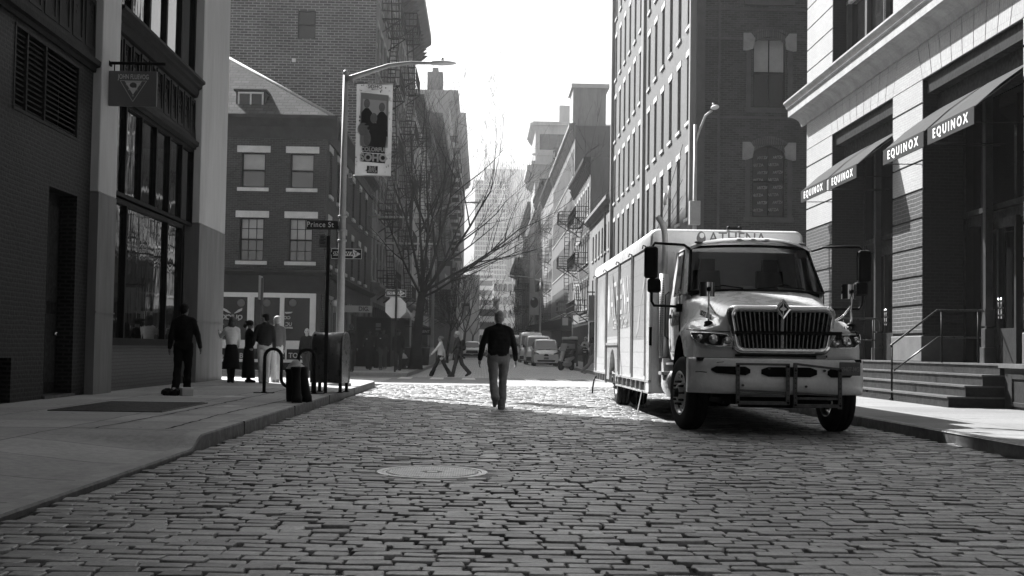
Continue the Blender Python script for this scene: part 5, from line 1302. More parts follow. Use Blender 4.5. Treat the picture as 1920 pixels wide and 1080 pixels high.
# mirrors
def tubep(mb_, pts, r): mb_.tube(pts, r, 8)
for s in (-1, 1):
    mb = MB(); X0 = 1.05
    tubep(mb, [(s * .93, 2.12, 2.66), (s * 1.05, 1.9, 2.70), (s * 1.52, 1.65, 2.70), (s * 1.56, 1.64, 2.64), (s * 1.56, 1.64, 1.84), (s * 1.52, 1.66, 1.78), (s * 1.10, 2.0, 1.78)], .020)
    mb.box(s * 1.04, s * 1.14, 1.95, 2.08, 1.70, 1.82)
    ar_ = mb.build('mirror_arm', MS['trub'], TRK)
    for (zc, h, dx_) in ((2.41, .235, -.02), (2.07, .105, .03)):
        mb = MB(); mb.box(-.10, .10, -.045, .045, -h, h); o = mb.build('mirror', MS['trub'], TRK, bevel=.04); o.location = (s * (1.56 + .0) + dx_ * s * -1, 1.60, zc); o.rotation_euler = (0, 0, s * R(10))
        mb = MB(); mb.quad((-.1, .052, -h + .02), (.1, .052, -h + .02), (.1, .052, h - .02), (-.1, .052, h - .02)); mb.build('mirror_glass', MS['chrome'], o, fixn=False)
    # hood mirrors
    bx_, by_ = (-.93, .42) if s < 0 else (1.05, .42)
    mb = MB(); mb.tube([(bx_, by_, 1.47), (bx_, by_, 1.72), (bx_ + .01, by_, 1.98)], .014, 8); mb.tube([(bx_ + .005, by_, 1.78), (bx_ - s * .10, by_ + .03, 1.64), (bx_ - s * .25, by_ + .05, 1.54), (bx_ - s * .30, by_ + .05, 1.53)], .014, 8)
    h_ = mb.build('hood_mirror', MS['chrome'], TRK)
    mb = MB(); mb.cyl((bx_, by_, 1.43), (bx_, by_, 1.50), .095, .05, n=16); mb.ball((bx_, by_, 1.51), (.06, .06, .035), 12, 6); mb.ball((bx_, by_ - .02, 1.975), .035, 10, 8); mb.ball((bx_ - s * .30, by_ + .05, 1.53), .035, 8, 6); mb.build('mirror_boot', MS['trub'], h_)
    mb = MB(); c0 = (bx_ - .005, by_, 1.975); N_ = 12
    pts = [(c0[0] + .10 * (2 * i / N_ - 1), c0[1] + .02 + .05 * (abs(2 * i / N_ - 1)) ** 2) for i in range(N_ + 1)]
    mb.extr([(p[0], p[1], c0[2] - .10) for p in pts] + [(p[0], p[1] + .05, c0[2] - .10) for p in pts[::-1]], (0, 0, .2)); mb.build('mirror_shell', MS['chrome'], h_)
# exhaust stack
mb = MB(); st_ = [(-1.12, 3.45, .9), (-1.12, 3.45, 2.9), (-1.13, 3.45, 3.05), (-1.17, 3.45, 3.18), (-1.25, 3.45, 3.28)]
mb.tube(st_, .062, 16, caps=False, radii=[.05] * 4 + [.045]); ex = mb.build('exhaust_stack', MS['galv2'], TRK)
mb = MB(); mb.cyl((-1.12, 3.40, 1.0), (-1.12, 3.40, 2.35), .085, n=20)
mb.build('heat_shield', MS['alu'], ex)
mb = MB()
for k in range(34):
    for j in range(3): a = R(180 + 35 * (j - 1) + 30); mb.cyl((-1.12 + .083 * math.cos(a), 3.40 + .083 * math.sin(a), 1.05 + k * .037), (-1.12 + .088 * math.cos(a), 3.40 + .088 * math.sin(a), 1.05 + k * .037), .009, n=6)
mb.build('shield_holes', MS['under'], ex)
# box body
BX = -.08; hw = 1.25; y0, y1 = 3.65, 13.75; zt_, zb2 = 3.10, .62
mb = MB(); mb.smooth = True
def sec(y, ins=0):
    r = .13; pts = [(-hw + ins, 2.82 if ins == 0 else 2.8)]
    for k in range(5): a = math.pi - math.pi / 2 * k / 4; pts.append((-hw + r + (r - ins) * math.cos(a), zt_ - r + (r - ins) * math.sin(a)))
    for k in range(5): a = math.pi / 2 - math.pi / 2 * k / 4; pts.append((hw - r + (r - ins) * math.cos(a), zt_ - r + (r - ins) * math.sin(a)))
    pts.append((hw - ins, 2.82)); return [(BX + x, y, z) for x, z in pts]
mb.loft([sec(y0 + .03, .03), sec(y0, .05)[:0] or sec(y0 + .0, .045), sec(y0 + .04, 0), sec(y1, 0)])
mb.smooth = False
mb.add(sec(y0, .045), [list(range(12))]); mb.add(sec(y1, 0), [list(range(12))])
mb.build('box_roof', MS['tw'], TRK)
mb = MB(); mb.box(BX - hw + .045, BX + hw - .045, y0, y0 + .05, .43, 2.82); mb.box(BX - hw, BX - hw + .05, y0 + .02, y0 + .45, .43, 2.8); mb.box(BX + hw - .05, BX + hw, y0 + .05, y1, .43, 2.82); mb.box(BX - hw + .06, BX + hw, y1 - .05, y1, .62, 2.82); mb.box(BX - hw + .07, BX + hw - .06, y0 + .06, y1 - .06, .62, .68)
fb = mb.build('box_wall', MS['tw'], TRK)
mb = MB(); posts = [4.1, 6.1, 8.3, 10.9, 13.35]
for y in posts: mb.box(BX - hw - .012, BX - hw + .04, y - .028, y + .028, .62, 2.84)
mb.box(BX - hw, BX - hw + .05, 13.4, y1, .62, 2.82)
mb.box(BX - hw - .008, BX - hw + .04, y0 + .02, 8.75, .60, .64); mb.box(BX - hw - .008, BX - hw + .04, y0 + .02, 8.75, .42, .45)
for y in [4.1, 4.75, 5.4, 6.1, 6.8, 7.5, 8.3, 8.72, 11.0, 11.6, 12.2, 12.8, 13.3]: mb.box(BX - hw - .008, BX - hw + .03, y - .02, y + .02, .43, .62)
mb.box(BX - hw - .008, BX - hw + .04, 10.9, y1, .60, .64); mb.box(BX - hw - .008, BX - hw + .04, 10.9, y1, .42, .45)
mb.box(BX - hw - .01, BX - hw + .03, 8.3, 10.9, 1.22, 1.27)
mb.build('bay_post', MS['alu'], TRK)
mb = MB()
for y in posts: mb.box(BX - hw - .02, BX - hw + .0, y + .03, y + .055, .7, 2.84); mb.tube([(BX - hw - .01, y, 2.84), (BX - hw - .06, y, 2.86), (BX - hw - .07, y, 2.80)], .012, 6)
for y in (4.2, 5.1, 6.3, 7.2): mb.tube([(BX - hw + .0, y, .45), (BX - hw - .01, y + .03, .3), (BX - hw - .02, y - .02, .16)], .008, 5)
mb.tube([(BX - hw, 13.2, .5), (BX - hw - .02, 13.5, .4), (BX - hw - .04, 13.6, .22), (BX - hw - .04, 13.65, .1)], .02, 5)
mb.box(BX - hw + .03, BX - hw + .06, y0 + .45, 13.3, .44, .61)
mb.build('bay_strap', MS['trub'], TRK)
mb = MB(); mb.extr([(BX - hw - .01, 4.35, .45), (BX - hw - .01, 4.42, .45), (BX - hw - .12, 4.2, .05), (BX - hw - .12, 4.08, .06)], (-.01, 0, 0)); mb.build('hanging_strap', MS['mgrey'], TRK)
# roll doors, printed panel with a shape of its own
mb = MB(); MS['door_ad'] = brick('roll_door_print', .34, .325, .26, bw=30, bh=.27, ms=.006, bump=.004, rough=.35, var=.10, offset=0)
MS['door_wh'] = brick('roll_door_white', .52, .50, .36, bw=30, bh=.27, ms=.006, bump=.004, rough=.35, var=.06, offset=0)
MS['door_lt'] = gm('roll_door_motif', .42, .4, .15, 1.2)
x = BX - hw + .02
for a, c, zs_ in ((4.13, 6.07, 1.30), (6.13, 8.27, 1.55), (8.33, 10.87, 1.40), (10.93, 13.3, .95)):
    mb.cur = 1; mb.quad((x, a, zs_), (x, c, zs_), (x, c, 2.84), (x, a, 2.84)); mb.cur = 0
    if a != 8.33: mb.quad((x, a, .62), (x, c, .62), (x, c, zs_), (x, a, zs_))
    else: mb.quad((x, a, 1.25), (x, c, 1.25), (x, c, zs_), (x, a, zs_))
mb.cur = 2
mb.add([(x - .004, q[0], q[1]) for q in ((5.7, 1.3), (4.3, 2.6), (4.2, 2.82), (4.5, 2.2), (5.0, 1.9), (5.2, 1.5))], [[0, 1, 2, 3, 4, 5]])
mb.add([(x - .004, q[0], q[1]) for q in ((11.2, .95), (12.9, .95), (12.6, 2.3), (12.0, 2.8), (11.4, 2.0))], [[0, 1, 2, 3, 4]])
mb.build('roll_door', [MS['door_wh'], MS['door_ad'], MS['door_lt']], TRK, fixn=False)
mb = MB(); 
for k in range(13):
    a0, a1 = math.pi * k / 13, math.pi * (k + 1) / 13
    f = lambda a, r, xx: (xx, 9.7 - r * math.cos(a), .52 + r * math.sin(a))
    mb.quad(f(a0, .62, x + .0), f(a1, .62, x), f(a1, .62, x + .6), f(a0, .62, x + .6))
    p0, p1 = f(a0, .62, x), f(a1, .62, x); mb.quad(p0, p1, (x, p1[1], 1.25), (x, p0[1], 1.25))
mb.quad((x, 8.3, .5), (x, 9.08, .5), (x, 9.08, 1.25), (x, 8.3, 1.25)); mb.quad((x, 10.32, .5), (x, 10.9, .5), (x, 10.9, 1.25), (x, 10.32, 1.25))
mb.build('wheel_arch', MS['alu'], TRK)
LW = gm('print_letter', .52, .5, .05, 2)
text('ATHENA', 1.0, LW, TRK, (x - .006, 8.35, 2.12), (0, -1, 0), (0, 0, 1), .003, sx=.88, bold=.0)
text('Ceramic & Tile Court', .30, LW, TRK, (x - .006, 8.25, 1.64), (0, -1, 0), (0, 0, 1), .003, sx=1.0, bold=.004)
mb = MB(); mb.add([(x - .006, 10.5 + .28 * math.cos(a) * (1 if math.sin(a) < 0 else .8), 2.1 + .42 * math.sin(a)) for a in [2 * math.pi * i / 20 for i in range(20)]], [list(range(20))]); mb.build('leaf_emblem', LW, TRK, fixn=False)
LG = gm('logo_grey', .17, .5, .05, 3)
text('ATHENA', .25, LG, TRK, (BX + .17, y0 - .006, 2.96), (1, 0, 0), (0, 0, 1), .003, sx=.95)
mb = MB(); cx_, cz_ = BX - .42, 2.965
outer = [(cx_ + .075 * math.cos(a), y0 - .004, cz_ + .09 * math.sin(a) - .015 * math.cos(2 * a)) for a in [2 * math.pi * i / 20 for i in range(20)]]
inner = [(cx_ + .012 + .04 * math.cos(a), y0 - .004, cz_ + .035 + .045 * math.sin(a)) for a in [2 * math.pi * i / 20 for i in range(20)]]
mb.loft([outer, inner], closed=True); mb.build('leaf_emblem', LG, TRK, fixn=False)
mb = MB(); mb.box(BX + .0, BX + .24, y0 - .03, y0 + .05, 3.10, 3.14); mb.ball((BX + .03, y0, 3.13), .035, 8, 6); mb.ball((BX + .21, y0, 3.13), .035, 8, 6); mb.ball((BX + hw - .03, y0 - .01, 2.87), (.02, .03, .05), 8, 6)
mb.box(-1.33, -1.25, 3.66, 3.70, 1.2, 1.5); mb.build('roof_light', MS['trub'], TRK)
# ================================================================ people
def remesh(mb, vox, name, m, parent, smooth=2, fold=0.0, fs=6.0, seed=0):
    me = mb.mesh(name, m); o = bpy.data.objects.new(name, me); COL.objects.link(o)
    md = o.modifiers.new('r', 'REMESH'); md.mode = 'VOXEL'; md.voxel_size = vox
    sm_ = o.modifiers.new('s', 'SMOOTH'); sm_.factor = .6; sm_.iterations = smooth
    me2 = bpy.data.meshes.new_from_object(o.evaluated_get(bpy.context.evaluated_depsgraph_get()))
    bpy.data.objects.remove(o); bpy.data.meshes.remove(me)
    if fold:
        nrm = [v.normal.copy() for v in me2.vertices]
        for v, n in zip(me2.vertices, nrm):
            p = v.co; q = Vector((p.x * fs, p.y * fs, p.z * fs * 1.1 + 3 * seed)); v.co = p + n * fold * (noise.noise(q) + .5 * noise.noise(q * 2.3))
    me2.polygons.foreach_set('use_smooth', [True] * len(me2.polygons)); me2.materials.clear(); me2.materials.append(m); me2.name = name
    ob = bpy.data.objects.new(name, me2); COL.objects.link(ob); ob.parent = parent; return ob
def cap(mb, a, b_, r0, r1, fl=(1, 1)):
    """tapered limb with round ends, optionally flattened in y"""
    a, b_ = Vector(a), Vector(b_); mb.cyl(a, b_, r0, r1, n=12); mb.ball(a, r0, 12, 8); mb.ball(b_, r1, 12, 8)
def skinm(v): return gm('skin_%02d' % int(v * 100), v, .55, .06, 6)
def clothm(v): return gm('cloth_%03d' % int(v * 1000), v, .9, .10, 5, bump=.002, bscale=150)
def rot(v, ang, axis='X'): return Matrix.Rotation(ang, 3, axis) @ Vector(v)
def person(label, X, Y, z0, face, h=1.75, skin=.30, top=.05, legs=.05, shoes=.05, hair=.03, legL=0, legR=0, kneeL=0, kneeR=0, armL=(5, 10), armR=(5, 10), spreadL=6, spreadR=6, hairstyle='short', build=1.0, headturn=0, headtilt=0, lean=0, style='jacket', vox=.018, vest=None, bag=None, group=None, fold=.006, footL=0, footR=0, fist=False, collar=True):
    """faces local +y; angles in degrees; arm=(swing forward, elbow bend)"""
    t = thing('person', label, 'person', (X, Y, z0), face, group); k = h / 1.75
    V = lambda x, y, z: Vector((x * k, y * k, z * k))
    hipz = .93; L = {}
    for s, nm, sw, kn in ((-1, 'L', legL, kneeL), (1, 'R', legR, kneeR)):
        hip = Vector((s * .088 * build, 0, hipz)); th = rot((0, 0, -.44), R(sw)); knee = hip + th + Vector((-s * .012, 0, 0)); sh = rot((0, 0, -.42), R(sw - kn)); ank = knee + sh + Vector((-s * .018, 0, 0))
        L[nm] = (hip, knee, ank)
    drop = min(L['L'][2].z, L['R'][2].z) - .075      # lower the body until the lower foot stands
    dz = -drop
    for nm in L: L[nm] = tuple(p + Vector((0, 0, dz)) for p in L[nm])
    hz = hipz + dz; B = lambda x, y, z: Vector((x, y, z)) if not lean else (Matrix.Rotation(R(-lean), 3, 'X') @ Vector((x, y, z - hipz)) + Vector((0, 0, hipz)))
    def b3(x, y, z): p = B(x, y, z); return Vector((p.x * build if abs(p.x) < .3 else p.x, p.y, p.z + dz))
    sho = {'L': b3(-.168, 0, 1.41), 'R': b3(.168, 0, 1.41)}; A = {}
    for s, nm, (sw, el), sp in ((-1, 'L', armL, spreadL), (1, 'R', armR, spreadR)):
        u = rot(rot((0, 0, -.29), R(-s * sp), 'Y'), R(sw)); e = sho[nm] + u; f = rot(rot((0, 0, -.25), R(-s * sp * .4), 'Y'), R(sw + el)); w_ = e + f; A[nm] = (sho[nm], e, w_, f.normalized())
    head = b3(0, .015, 1.63); neck = b3(0, -.01, 1.47); S3 = lambda p: p * k
    sk = skinm(skin)
    # body: one continuous surface
    mb = MB()
    HM = Matrix.Rotation(R(headturn), 3, 'Z') @ Matrix.Rotation(R(-headtilt), 3, 'X')
    hp = lambda x, y, z: S3(head + HM @ Vector((x, y, z)))
    def hb(c, r): 
        n0 = len(mb.v); mb.ball((0, 0, 0), Vector(r) * k, 14, 10)
        for i in range(n0, len(mb.v)): mb.v[i] = tuple(HM @ Vector(mb.v[i]) + hp(*c))
    hb((0, -.005, .02), (.078, .098, .10)); hb((0, .025, -.045), (.058, .068, .075)); hb((0, .045, -.085), (.032, .035, .03))
    hb((0, .098, -.012), (.014, .022, .026)); hb((0, .088, -.05), (.026, .014, .010)); hb((-.080, -.005, -.005), (.012, .022, .032)); hb((.080, -.005, -.005), (.012, .022, .032)); hb((0, .082, .03), (.05, .018, .014))
    cap(mb, S3(neck + Vector((0, 0, -.04))), S3(head + Vector((0, -.01, -.05))), .058 * k, .055 * k)
    def ell(p, r): mb.ball(S3(p), Vector(r) * k, 14, 10)
    tor = [(0, .0, 1.38, .155, .09, .09), (0, 0, 1.28, .15, .10, .12), (0, 0, 1.12, .13, .09, .12), (0, 0, 1.0, .145, .10, .11), (0, -.01, .93, .15, .11, .09)]
    for (x, y, z, a, b_, c) in tor: ell(b3(x, y, z), (a * build, b_ * (.5 + .5 * build), c))
    for nm in 'LR':
        hip, kn, an = L[nm]; cap(mb, S3(hip), S3(kn), .085 * k, .055 * k); cap(mb, S3(kn), S3(an), .055 * k, .036 * k)
        s_, e, w_, f = A[nm]; cap(mb, S3(s_), S3(e), .048 * k, .040 * k); cap(mb, S3(e), S3(w_), .038 * k, .026 * k)
        side = -1 if nm == 'L' else 1; inw = Vector((-side, 0, 0)); fw = Vector((0, 1, 0)); fw = (fw - f * fw.dot(f)).normalized()
        pc = w_ + f * .05; mb.ball(S3(pc), Vector((.026, .042, .055)) * k, 10, 8)
        if vox < .016:
            for q, ln in ((-.03, .058), (-.010, .068), (.010, .064), (.028, .052)):
                a = w_ + f * .085 + fw * q; bpt = a + f * ln * .55 + inw * .006; cpt = bpt + f * ln * .35 + inw * .022
                cap(mb, S3(a), S3(bpt), .0105 * k, .0095 * k); cap(mb, S3(bpt), S3(cpt), .0095 * k, .008 * k)
            a = w_ + f * .03 + fw * .03; bpt = a + f * .035 + fw * .022 + inw * .01; cap(mb, S3(a), S3(bpt), .0105 * k, .009 * k); cap(mb, S3(bpt), S3(bpt + f * .028), .009 * k, .008 * k)
        else:
            for q, ln in ((-.026, .05), (-.008, .06), (.010, .056), (.027, .045)):
                a = w_ + f * .08 + fw * q; cap(mb, S3(a), S3(a + f * ln + inw * .015), .009 * k, .008 * k)
            a = w_ + f * .03 + fw * .03; cap(mb, S3(a), S3(a + f * .05 + fw * .02), .011 * k, .009 * k)
    remesh(mb, .0075 if vox < .016 else .012, 'body', sk, t, 1)
    # trousers / skirt
    seed = int(abs(X * 37 + Y * 11)) % 50
    mb = MB()
    if style in ('skirt', 'longcoat'):
        c0 = b3(0, -.01, 1.0); zb_ = .38 if style == 'skirt' else .12
        rings = []; N_ = 28
        prof = [(c0.z + .02, .135, .11), (c0.z - .1, .165, .14), (hz - .25, .19, .16), (zb_ + .2, .215, .18), (zb_, .23, .19)]
        for (z, a, b_) in prof: rings.append([Vector((a * (1 + .04 * math.sin(7 * q * 2 * math.pi / N_) * (c0.z - z)) * math.cos(2 * math.pi * q / N_), b_ * (1 + .04 * math.sin(7 * q * 2 * math.pi / N_) * (c0.z - z)) * math.sin(2 * math.pi * q / N_) - .01, z)) * k for q in range(N_)])
        mb.loft(rings, closed=True, capa=True, capb=True)
        remesh(mb, vox, 'skirt' if style == 'skirt' else 'coat_skirt', clothm(legs), t, 1, fold, 5, seed)
        mb = MB()
        for nm in 'LR': hip, kn, an = L[nm]; cap(mb, S3(kn), S3(an + Vector((0, 0, .0))), .058 * k, .042 * k)
        remesh(mb, vox, 'boot_shaft', clothm(shoes), t, 1)
    else:
        for nm in 'LR':
            hip, kn, an = L[nm]; cap(mb, S3(hip), S3(kn), .102 * k * (.6 + .4 * build), .074 * k); cap(mb, S3(kn), S3(an + (an - kn).normalized() * .02), .074 * k, (.078 if style != 'flare' else .095) * k)
        for (x, y, z, a, b_, c) in ((0, -.01, .95, .16, .118, .10), (0, -.025, .90, .15, .12, .08)): mb.ball(S3(b3(x, y, z)), Vector((a * build, b_, c)) * k, 14, 10)
        remesh(mb, vox, 'trousers', clothm(legs), t, 2, fold * 1.2, 9, seed)
    # top
    mb = MB(); low_ = {'jacket': .90, 'sweater': .90, 'shirt': .88, 'flare': .80, 'skirt': 1.0, 'longcoat': .9, 'long': .78}[style]
    for (x, y, z, a, b_, c) in ((0, -.005, 1.40, .175, .10, .09), (0, 0, 1.33, .19, .118, .12), (0, 0, 1.26, .188, .124, .13), (0, 0, 1.19, .180, .124, .13), (0, 0, 1.12, .172, .122, .13), (0, 0, 1.04, .168, .122, .12)): mb.ball(S3(b3(x, y, z)), Vector((a * build, b_ * (.4 + .6 * build), c)) * k, 16, 10)
    z_ = 1.02
    while z_ > low_ + .04: z_ -= .05; mb.ball(S3(b3(0, -.005, z_)), Vector((.172 * build, .128, .07)) * k, 16, 10)
    mb.cyl(S3(b3(0, 0, low_)), S3(b3(0, 0, 1.1)), .12 * k, .12 * k, n=14)
    if collar: cap(mb, S3(b3(0, -.01, 1.44)), S3(b3(0, -.012, 1.495)), .075 * k, .066 * k)
    cap(mb, S3(b3(-.04, -.012, 1.475)), S3(b3(-.15, -.005, 1.415)), .05 * k, .068 * k); cap(mb, S3(b3(.04, -.012, 1.475)), S3(b3(.15, -.005, 1.415)), .05 * k, .068 * k)
    for nm in 'LR':
        s_, e, w_, f = A[nm]; cap(mb, S3(s_ + Vector((0, 0, -.01))), S3(e), .070 * k, .058 * k); cap(mb, S3(e), S3(w_ - f * .01), .058 * k, .043 * k)
    tp = remesh(mb, vox, 'coat' if style in ('longcoat', 'long') else 'top', clothm(top), t, 2, fold, 8, seed + 3)
    if vest:
        mb = MB()
        for (x, y, z, a, b_, c) in ((0, 0, 1.30, .183, .13, .14), (0, 0, 1.14, .176, .13, .13), (0, 0, 1.0, .176, .132, .11)): mb.ball(S3(b3(x, y, z)), Vector((a * build, b_ * (.4 + .6 * build), c)) * k, 16, 10)
        remesh(mb, vox, 'vest', clothm(vest), t, 2, fold, 8, seed)
    # shoes
    mb = MB()
    for nm, ft in (('L', footL), ('R', footR)):
        kn, an = L[nm][1], L[nm][2]; d = rot((0, 1, 0), R(ft)); up = rot((0, 0, 1), R(ft)); side = .012 * (-1 if nm == 'L' else 1)
        q = an - up * .035; cap(mb, S3(q - d * .045), S3(q + d * .08), .046 * k, .050 * k); cap(mb, S3(q + d * .08 - up * .006), S3(q + d * .17 - up * .012), .050 * k, .036 * k); cap(mb, S3(an + up * .03), S3(q), .045 * k, .045 * k)
    remesh(mb, vox * .8, 'shoes', clothm(shoes), t, 1)
    # hair
    mb = MB(); old = mb
    def hb2(c, r):
        n0 = len(mb.v); mb.ball((0, 0, 0), Vector(r) * k, 14, 10)
        for i in range(n0, len(mb.v)): mb.v[i] = tuple(HM @ Vector(mb.v[i]) + hp(*c))
    hm = gm('hair_%02d' % int(hair * 100), hair, .6, .3, 14, bump=.004, bscale=60)
    if hairstyle == 'short': hb2((0, -.018, .045), (.087, .100, .090)); hb2((0, -.05, 0), (.078, .07, .085))
    elif hairstyle == 'bald': hb2((0, -.03, .0), (.082, .085, .07))
    elif hairstyle == 'bob': hb2((0, -.02, .035), (.10, .112, .105)); hb2((-.06, -.02, -.06), (.05, .08, .12)); hb2((.06, -.02, -.06), (.05, .08, .12)); hb2((0, -.06, -.06), (.09, .06, .12))
    elif hairstyle == 'bun': hb2((0, -.02, .04), (.092, .105, .092)); hb2((0, -.12, .03), (.06, .06, .06))
    elif hairstyle == 'curly':
        hb2((0, -.01, .05), (.105, .11, .09)); rq = random.Random(5)
        for _ in range(26): a, b_ = rq.uniform(0, 6.28), rq.uniform(-.02, .11); hb2((.10 * math.cos(a), -.02 + .10 * math.sin(a) * (1 if math.sin(a) < 0 else .4), b_), (.03, .03, .03))
        hb2((0, -.15, -.03), (.05, .055, .07))
    elif hairstyle == 'cap': hb2((0, -.01, .05), (.090, .104, .082)); hb2((0, .10, .045), (.062, .06, .014)); hb2((0, -.05, -.01), (.078, .065, .07))
    elif hairstyle == 'beanie': hb2((0, -.012, .055), (.093, .106, .095))
    remesh(mb, .010 if vox < .016 else .013, 'cap' if hairstyle == 'cap' else 'beanie' if hairstyle == 'beanie' else 'hair', hm, t, 1, .008 if hairstyle not in ('cap', 'beanie') else 0, 40, seed)
    # eyes
    mb = MB()
    for s in (-1, 1): n0 = len(mb.v); mb.ball((0, 0, 0), .013 * k, 8, 6); 
    for i in range(len(mb.v)): s = -1 if i < len(mb.v) / 2 else 1; mb.v[i] = tuple(HM @ Vector(mb.v[i]) + hp(s * .032, .083, .008))
    mb.build('eyes', gm('eye_dark', .02, .2, .1, 5), t)
    if bag == 'backpack':
        mb = MB(); mb.ball(S3(b3(0, -.20, 1.26)), Vector((.15, .10, .17)) * k, 14, 10); mb.ball(S3(b3(0, -.21, 1.12)), Vector((.155, .10, .13)) * k, 14, 10); p = remesh(mb, vox, 'backpack', clothm(.015), t, 1, .006, 8)
    if bag == 'sling':
        mb = MB(); mb.ball(S3(b3(.03, -.15, 1.16)), Vector((.10, .045, .13)) * k, 12, 8); mb.tube([S3(b3(.14, .06, 1.45)), S3(b3(.13, -.07, 1.46)), S3(b3(.09, -.14, 1.32)), S3(b3(.03, -.16, 1.15)), S3(b3(-.12, -.13, 1.0))], .016, 6); remesh(mb, .014, 'sling_bag', clothm(.008), t, 1)
    if bag == 'tote':
        w_ = A['L'][2]; mb = MB(); mb.ball(S3(w_ + Vector((.0, 0, -.3))), Vector((.04, .13, .16)) * k, 12, 8); mb.tube([S3(w_ + Vector((0, .06, -.2))), S3(w_ + Vector((0, 0, -.02))), S3(w_ + Vector((0, -.06, -.2)))], .008, 5); remesh(mb, .014, 'tote_bag', clothm(.03), t, 1)
    if bag == 'badge':
        mb = MB(); c = b3(.09, .125, 1.33); mb.box(c.x * k - .03, c.x * k + .035, c.y * k - .004, c.y * k + .006, c.z * k - .02, c.z * k + .02); mb.build('chest_badge', MS['white'], t)
    if bag == 'lanyard': pass
    return t
def px(x, Y): return gx(x, Y)
SW = .15
# the man walking away up the middle
person('man in a dark sweater and grey trousers walking away on the cobbles in the centre', px(935, 24.3), 24.3, .0, R(2), 1.80, skin=.20, top=.010, legs=.13, shoes=.14, hair=.15, legL=-20, kneeL=30, legR=12, kneeR=4, armL=(-9, 14), armR=(6, 10), spreadL=20, spreadR=17, build=1.15, headturn=18, vox=.0135, footL=-38, style='sweater', fold=.010)
# the man in black on the left sidewalk
person('man in a black jacket with a sling bag walking on the left sidewalk', px(344, 26.2), 26.2, SW, R(-6), 1.74, skin=.10, top=.012, legs=.008, shoes=.42, hair=.01, legL=-9, kneeL=14, legR=6, kneeR=3, armL=(-6, 10), armR=(10, 12), spreadL=13, spreadR=16, build=1.08, headturn=-12, vox=.014, bag='sling', footL=-10, fold=.010)
# group by the corner
person('woman in a pale sweater and long black skirt standing at the corner', px(434, 34), 34, SW, R(12), 1.66, skin=.38, top=.72, legs=.012, shoes=.012, hair=.06, style='skirt', hairstyle='bob', armL=(45, 75), armR=(25, 30), spreadL=25, build=.92, headturn=20)
person('curly haired woman in a long black coat standing with folded hands', px(467, 34.4), 34.4, SW, R(-60), 1.58, skin=.22, top=.010, legs=.010, shoes=.01, hair=.02, style='longcoat', hairstyle='curly', armL=(40, 110), armR=(40, 110), build=.95)
person('man in a dark leather jacket and pale trousers standing with his back turned', px(496, 34.2), 34.2, SW, R(10), 1.76, skin=.28, top=.045, legs=.50, shoes=.62, hair=.02, legL=5, legR=-4, armL=(8, 35), armR=(5, 15), spreadL=16, spreadR=12, build=1.05, headturn=55)
person('grey haired man in a grey jacket and white trousers at the corner', px(518, 34.9), 34.9, SW, R(15), 1.72, skin=.33, top=.14, legs=.58, shoes=.3, hair=.45, legL=-4, legR=8, armL=(10, 20), armR=(0, 14), headturn=40, build=1.0, bag='tote')
person('man in a black T shirt facing the camera and crossing beside the mailbox', px(575, 44.5), 44.5, 0.0, R(172), 1.72, skin=.32, top=.012, legs=.05, shoes=.2, hair=.06, legL=14, legR=-12, kneeR=16, armL=(-8, 12), armR=(12, 14), hairstyle='bald', style='shirt', collar=False)
person('man with a dark backpack seen from behind past the mailbox', px(658, 51.4), 51.4, SW, R(-3), 1.84, skin=.26, top=.035, legs=.025, shoes=.1, hair=.05, legL=6, legR=-6, kneeR=8, bag='backpack', build=1.05)
person('leftmost of three men in dark hooded jackets walking on the far sidewalk', px(692, 57), 57, SW, R(182), 1.72, skin=.08, top=.04, legs=.035, shoes=.03, hair=.012, hairstyle='cap', legL=10, legR=-10, kneeR=14, armL=(12, 60), armR=(12, 60), bag='badge', build=1.12, group='men in dark jackets on the far sidewalk')
person('middle of three men in dark hooded jackets, in jeans, on the far sidewalk', px(718, 56.6), 56.6, SW, R(178), 1.76, skin=.08, top=.04, legs=.07, shoes=.3, hair=.03, hairstyle='cap', legL=-10, legR=8, kneeL=16, armL=(-6, 10), armR=(10, 10), bag='badge', build=1.1, group='men in dark jackets on the far sidewalk')
person('man in a dark coat half hidden behind the stop sign pole', px(747, 56.2), 56.2, SW, R(185), 1.72, skin=.12, top=.018, legs=.05, shoes=.05, hair=.02, hairstyle='cap', legL=12, legR=-8, kneeR=18, armL=(8, 20), armR=(-4, 10), build=1.12, style='long')
person('man in black glimpsed behind the walking men on the far sidewalk', px(706, 62), 62, SW, R(180), 1.72, skin=.10, top=.012, legs=.012, shoes=.02, hair=.02, legL=8, legR=-6)
person('woman in a loose white shirt and black flared trousers striding across the street', px(826, 52.4), 52.4, 0, R(82), 1.64, skin=.35, top=.80, legs=.012, shoes=.7, hair=.12, style='flare', hairstyle='bun', legL=24, legR=-24, kneeR=8, armL=(35, 10), armR=(-20, 10), fold=.014, footR=-25)
person('man in a pale beanie with a backpack crossing the street', px(860, 52.2), 52.2, 0, R(80), 1.80, skin=.25, top=.05, legs=.035, shoes=.02, hair=.5, hairstyle='beanie', legL=14, legR=-16, kneeR=26, armL=(14, 16), armR=(4, 14), vest=.02, bag='backpack', lean=6, headtilt=-14, footR=-30, build=1.05)
person('person in a white helmet and two tone jacket looking down by the scooter', px(1098, 70), 70, SW, R(150), 1.66, skin=.25, top=.42, legs=.05, shoes=.4, hair=.55, hairstyle='beanie', armL=(30, 90), armR=(30, 90), headtilt=-25, vest=.02)
person('woman in a grey coat and pale jeans stepping off the kerb behind the truck', px(1111, 62), 62, 0.0, R(-78), 1.80, skin=.28, top=.09, legs=.22, shoes=.4, hair=.03, hairstyle='bob', legL=26, legR=-26, kneeR=20, armL=(25, 70), armR=(20, 60), footR=-20)
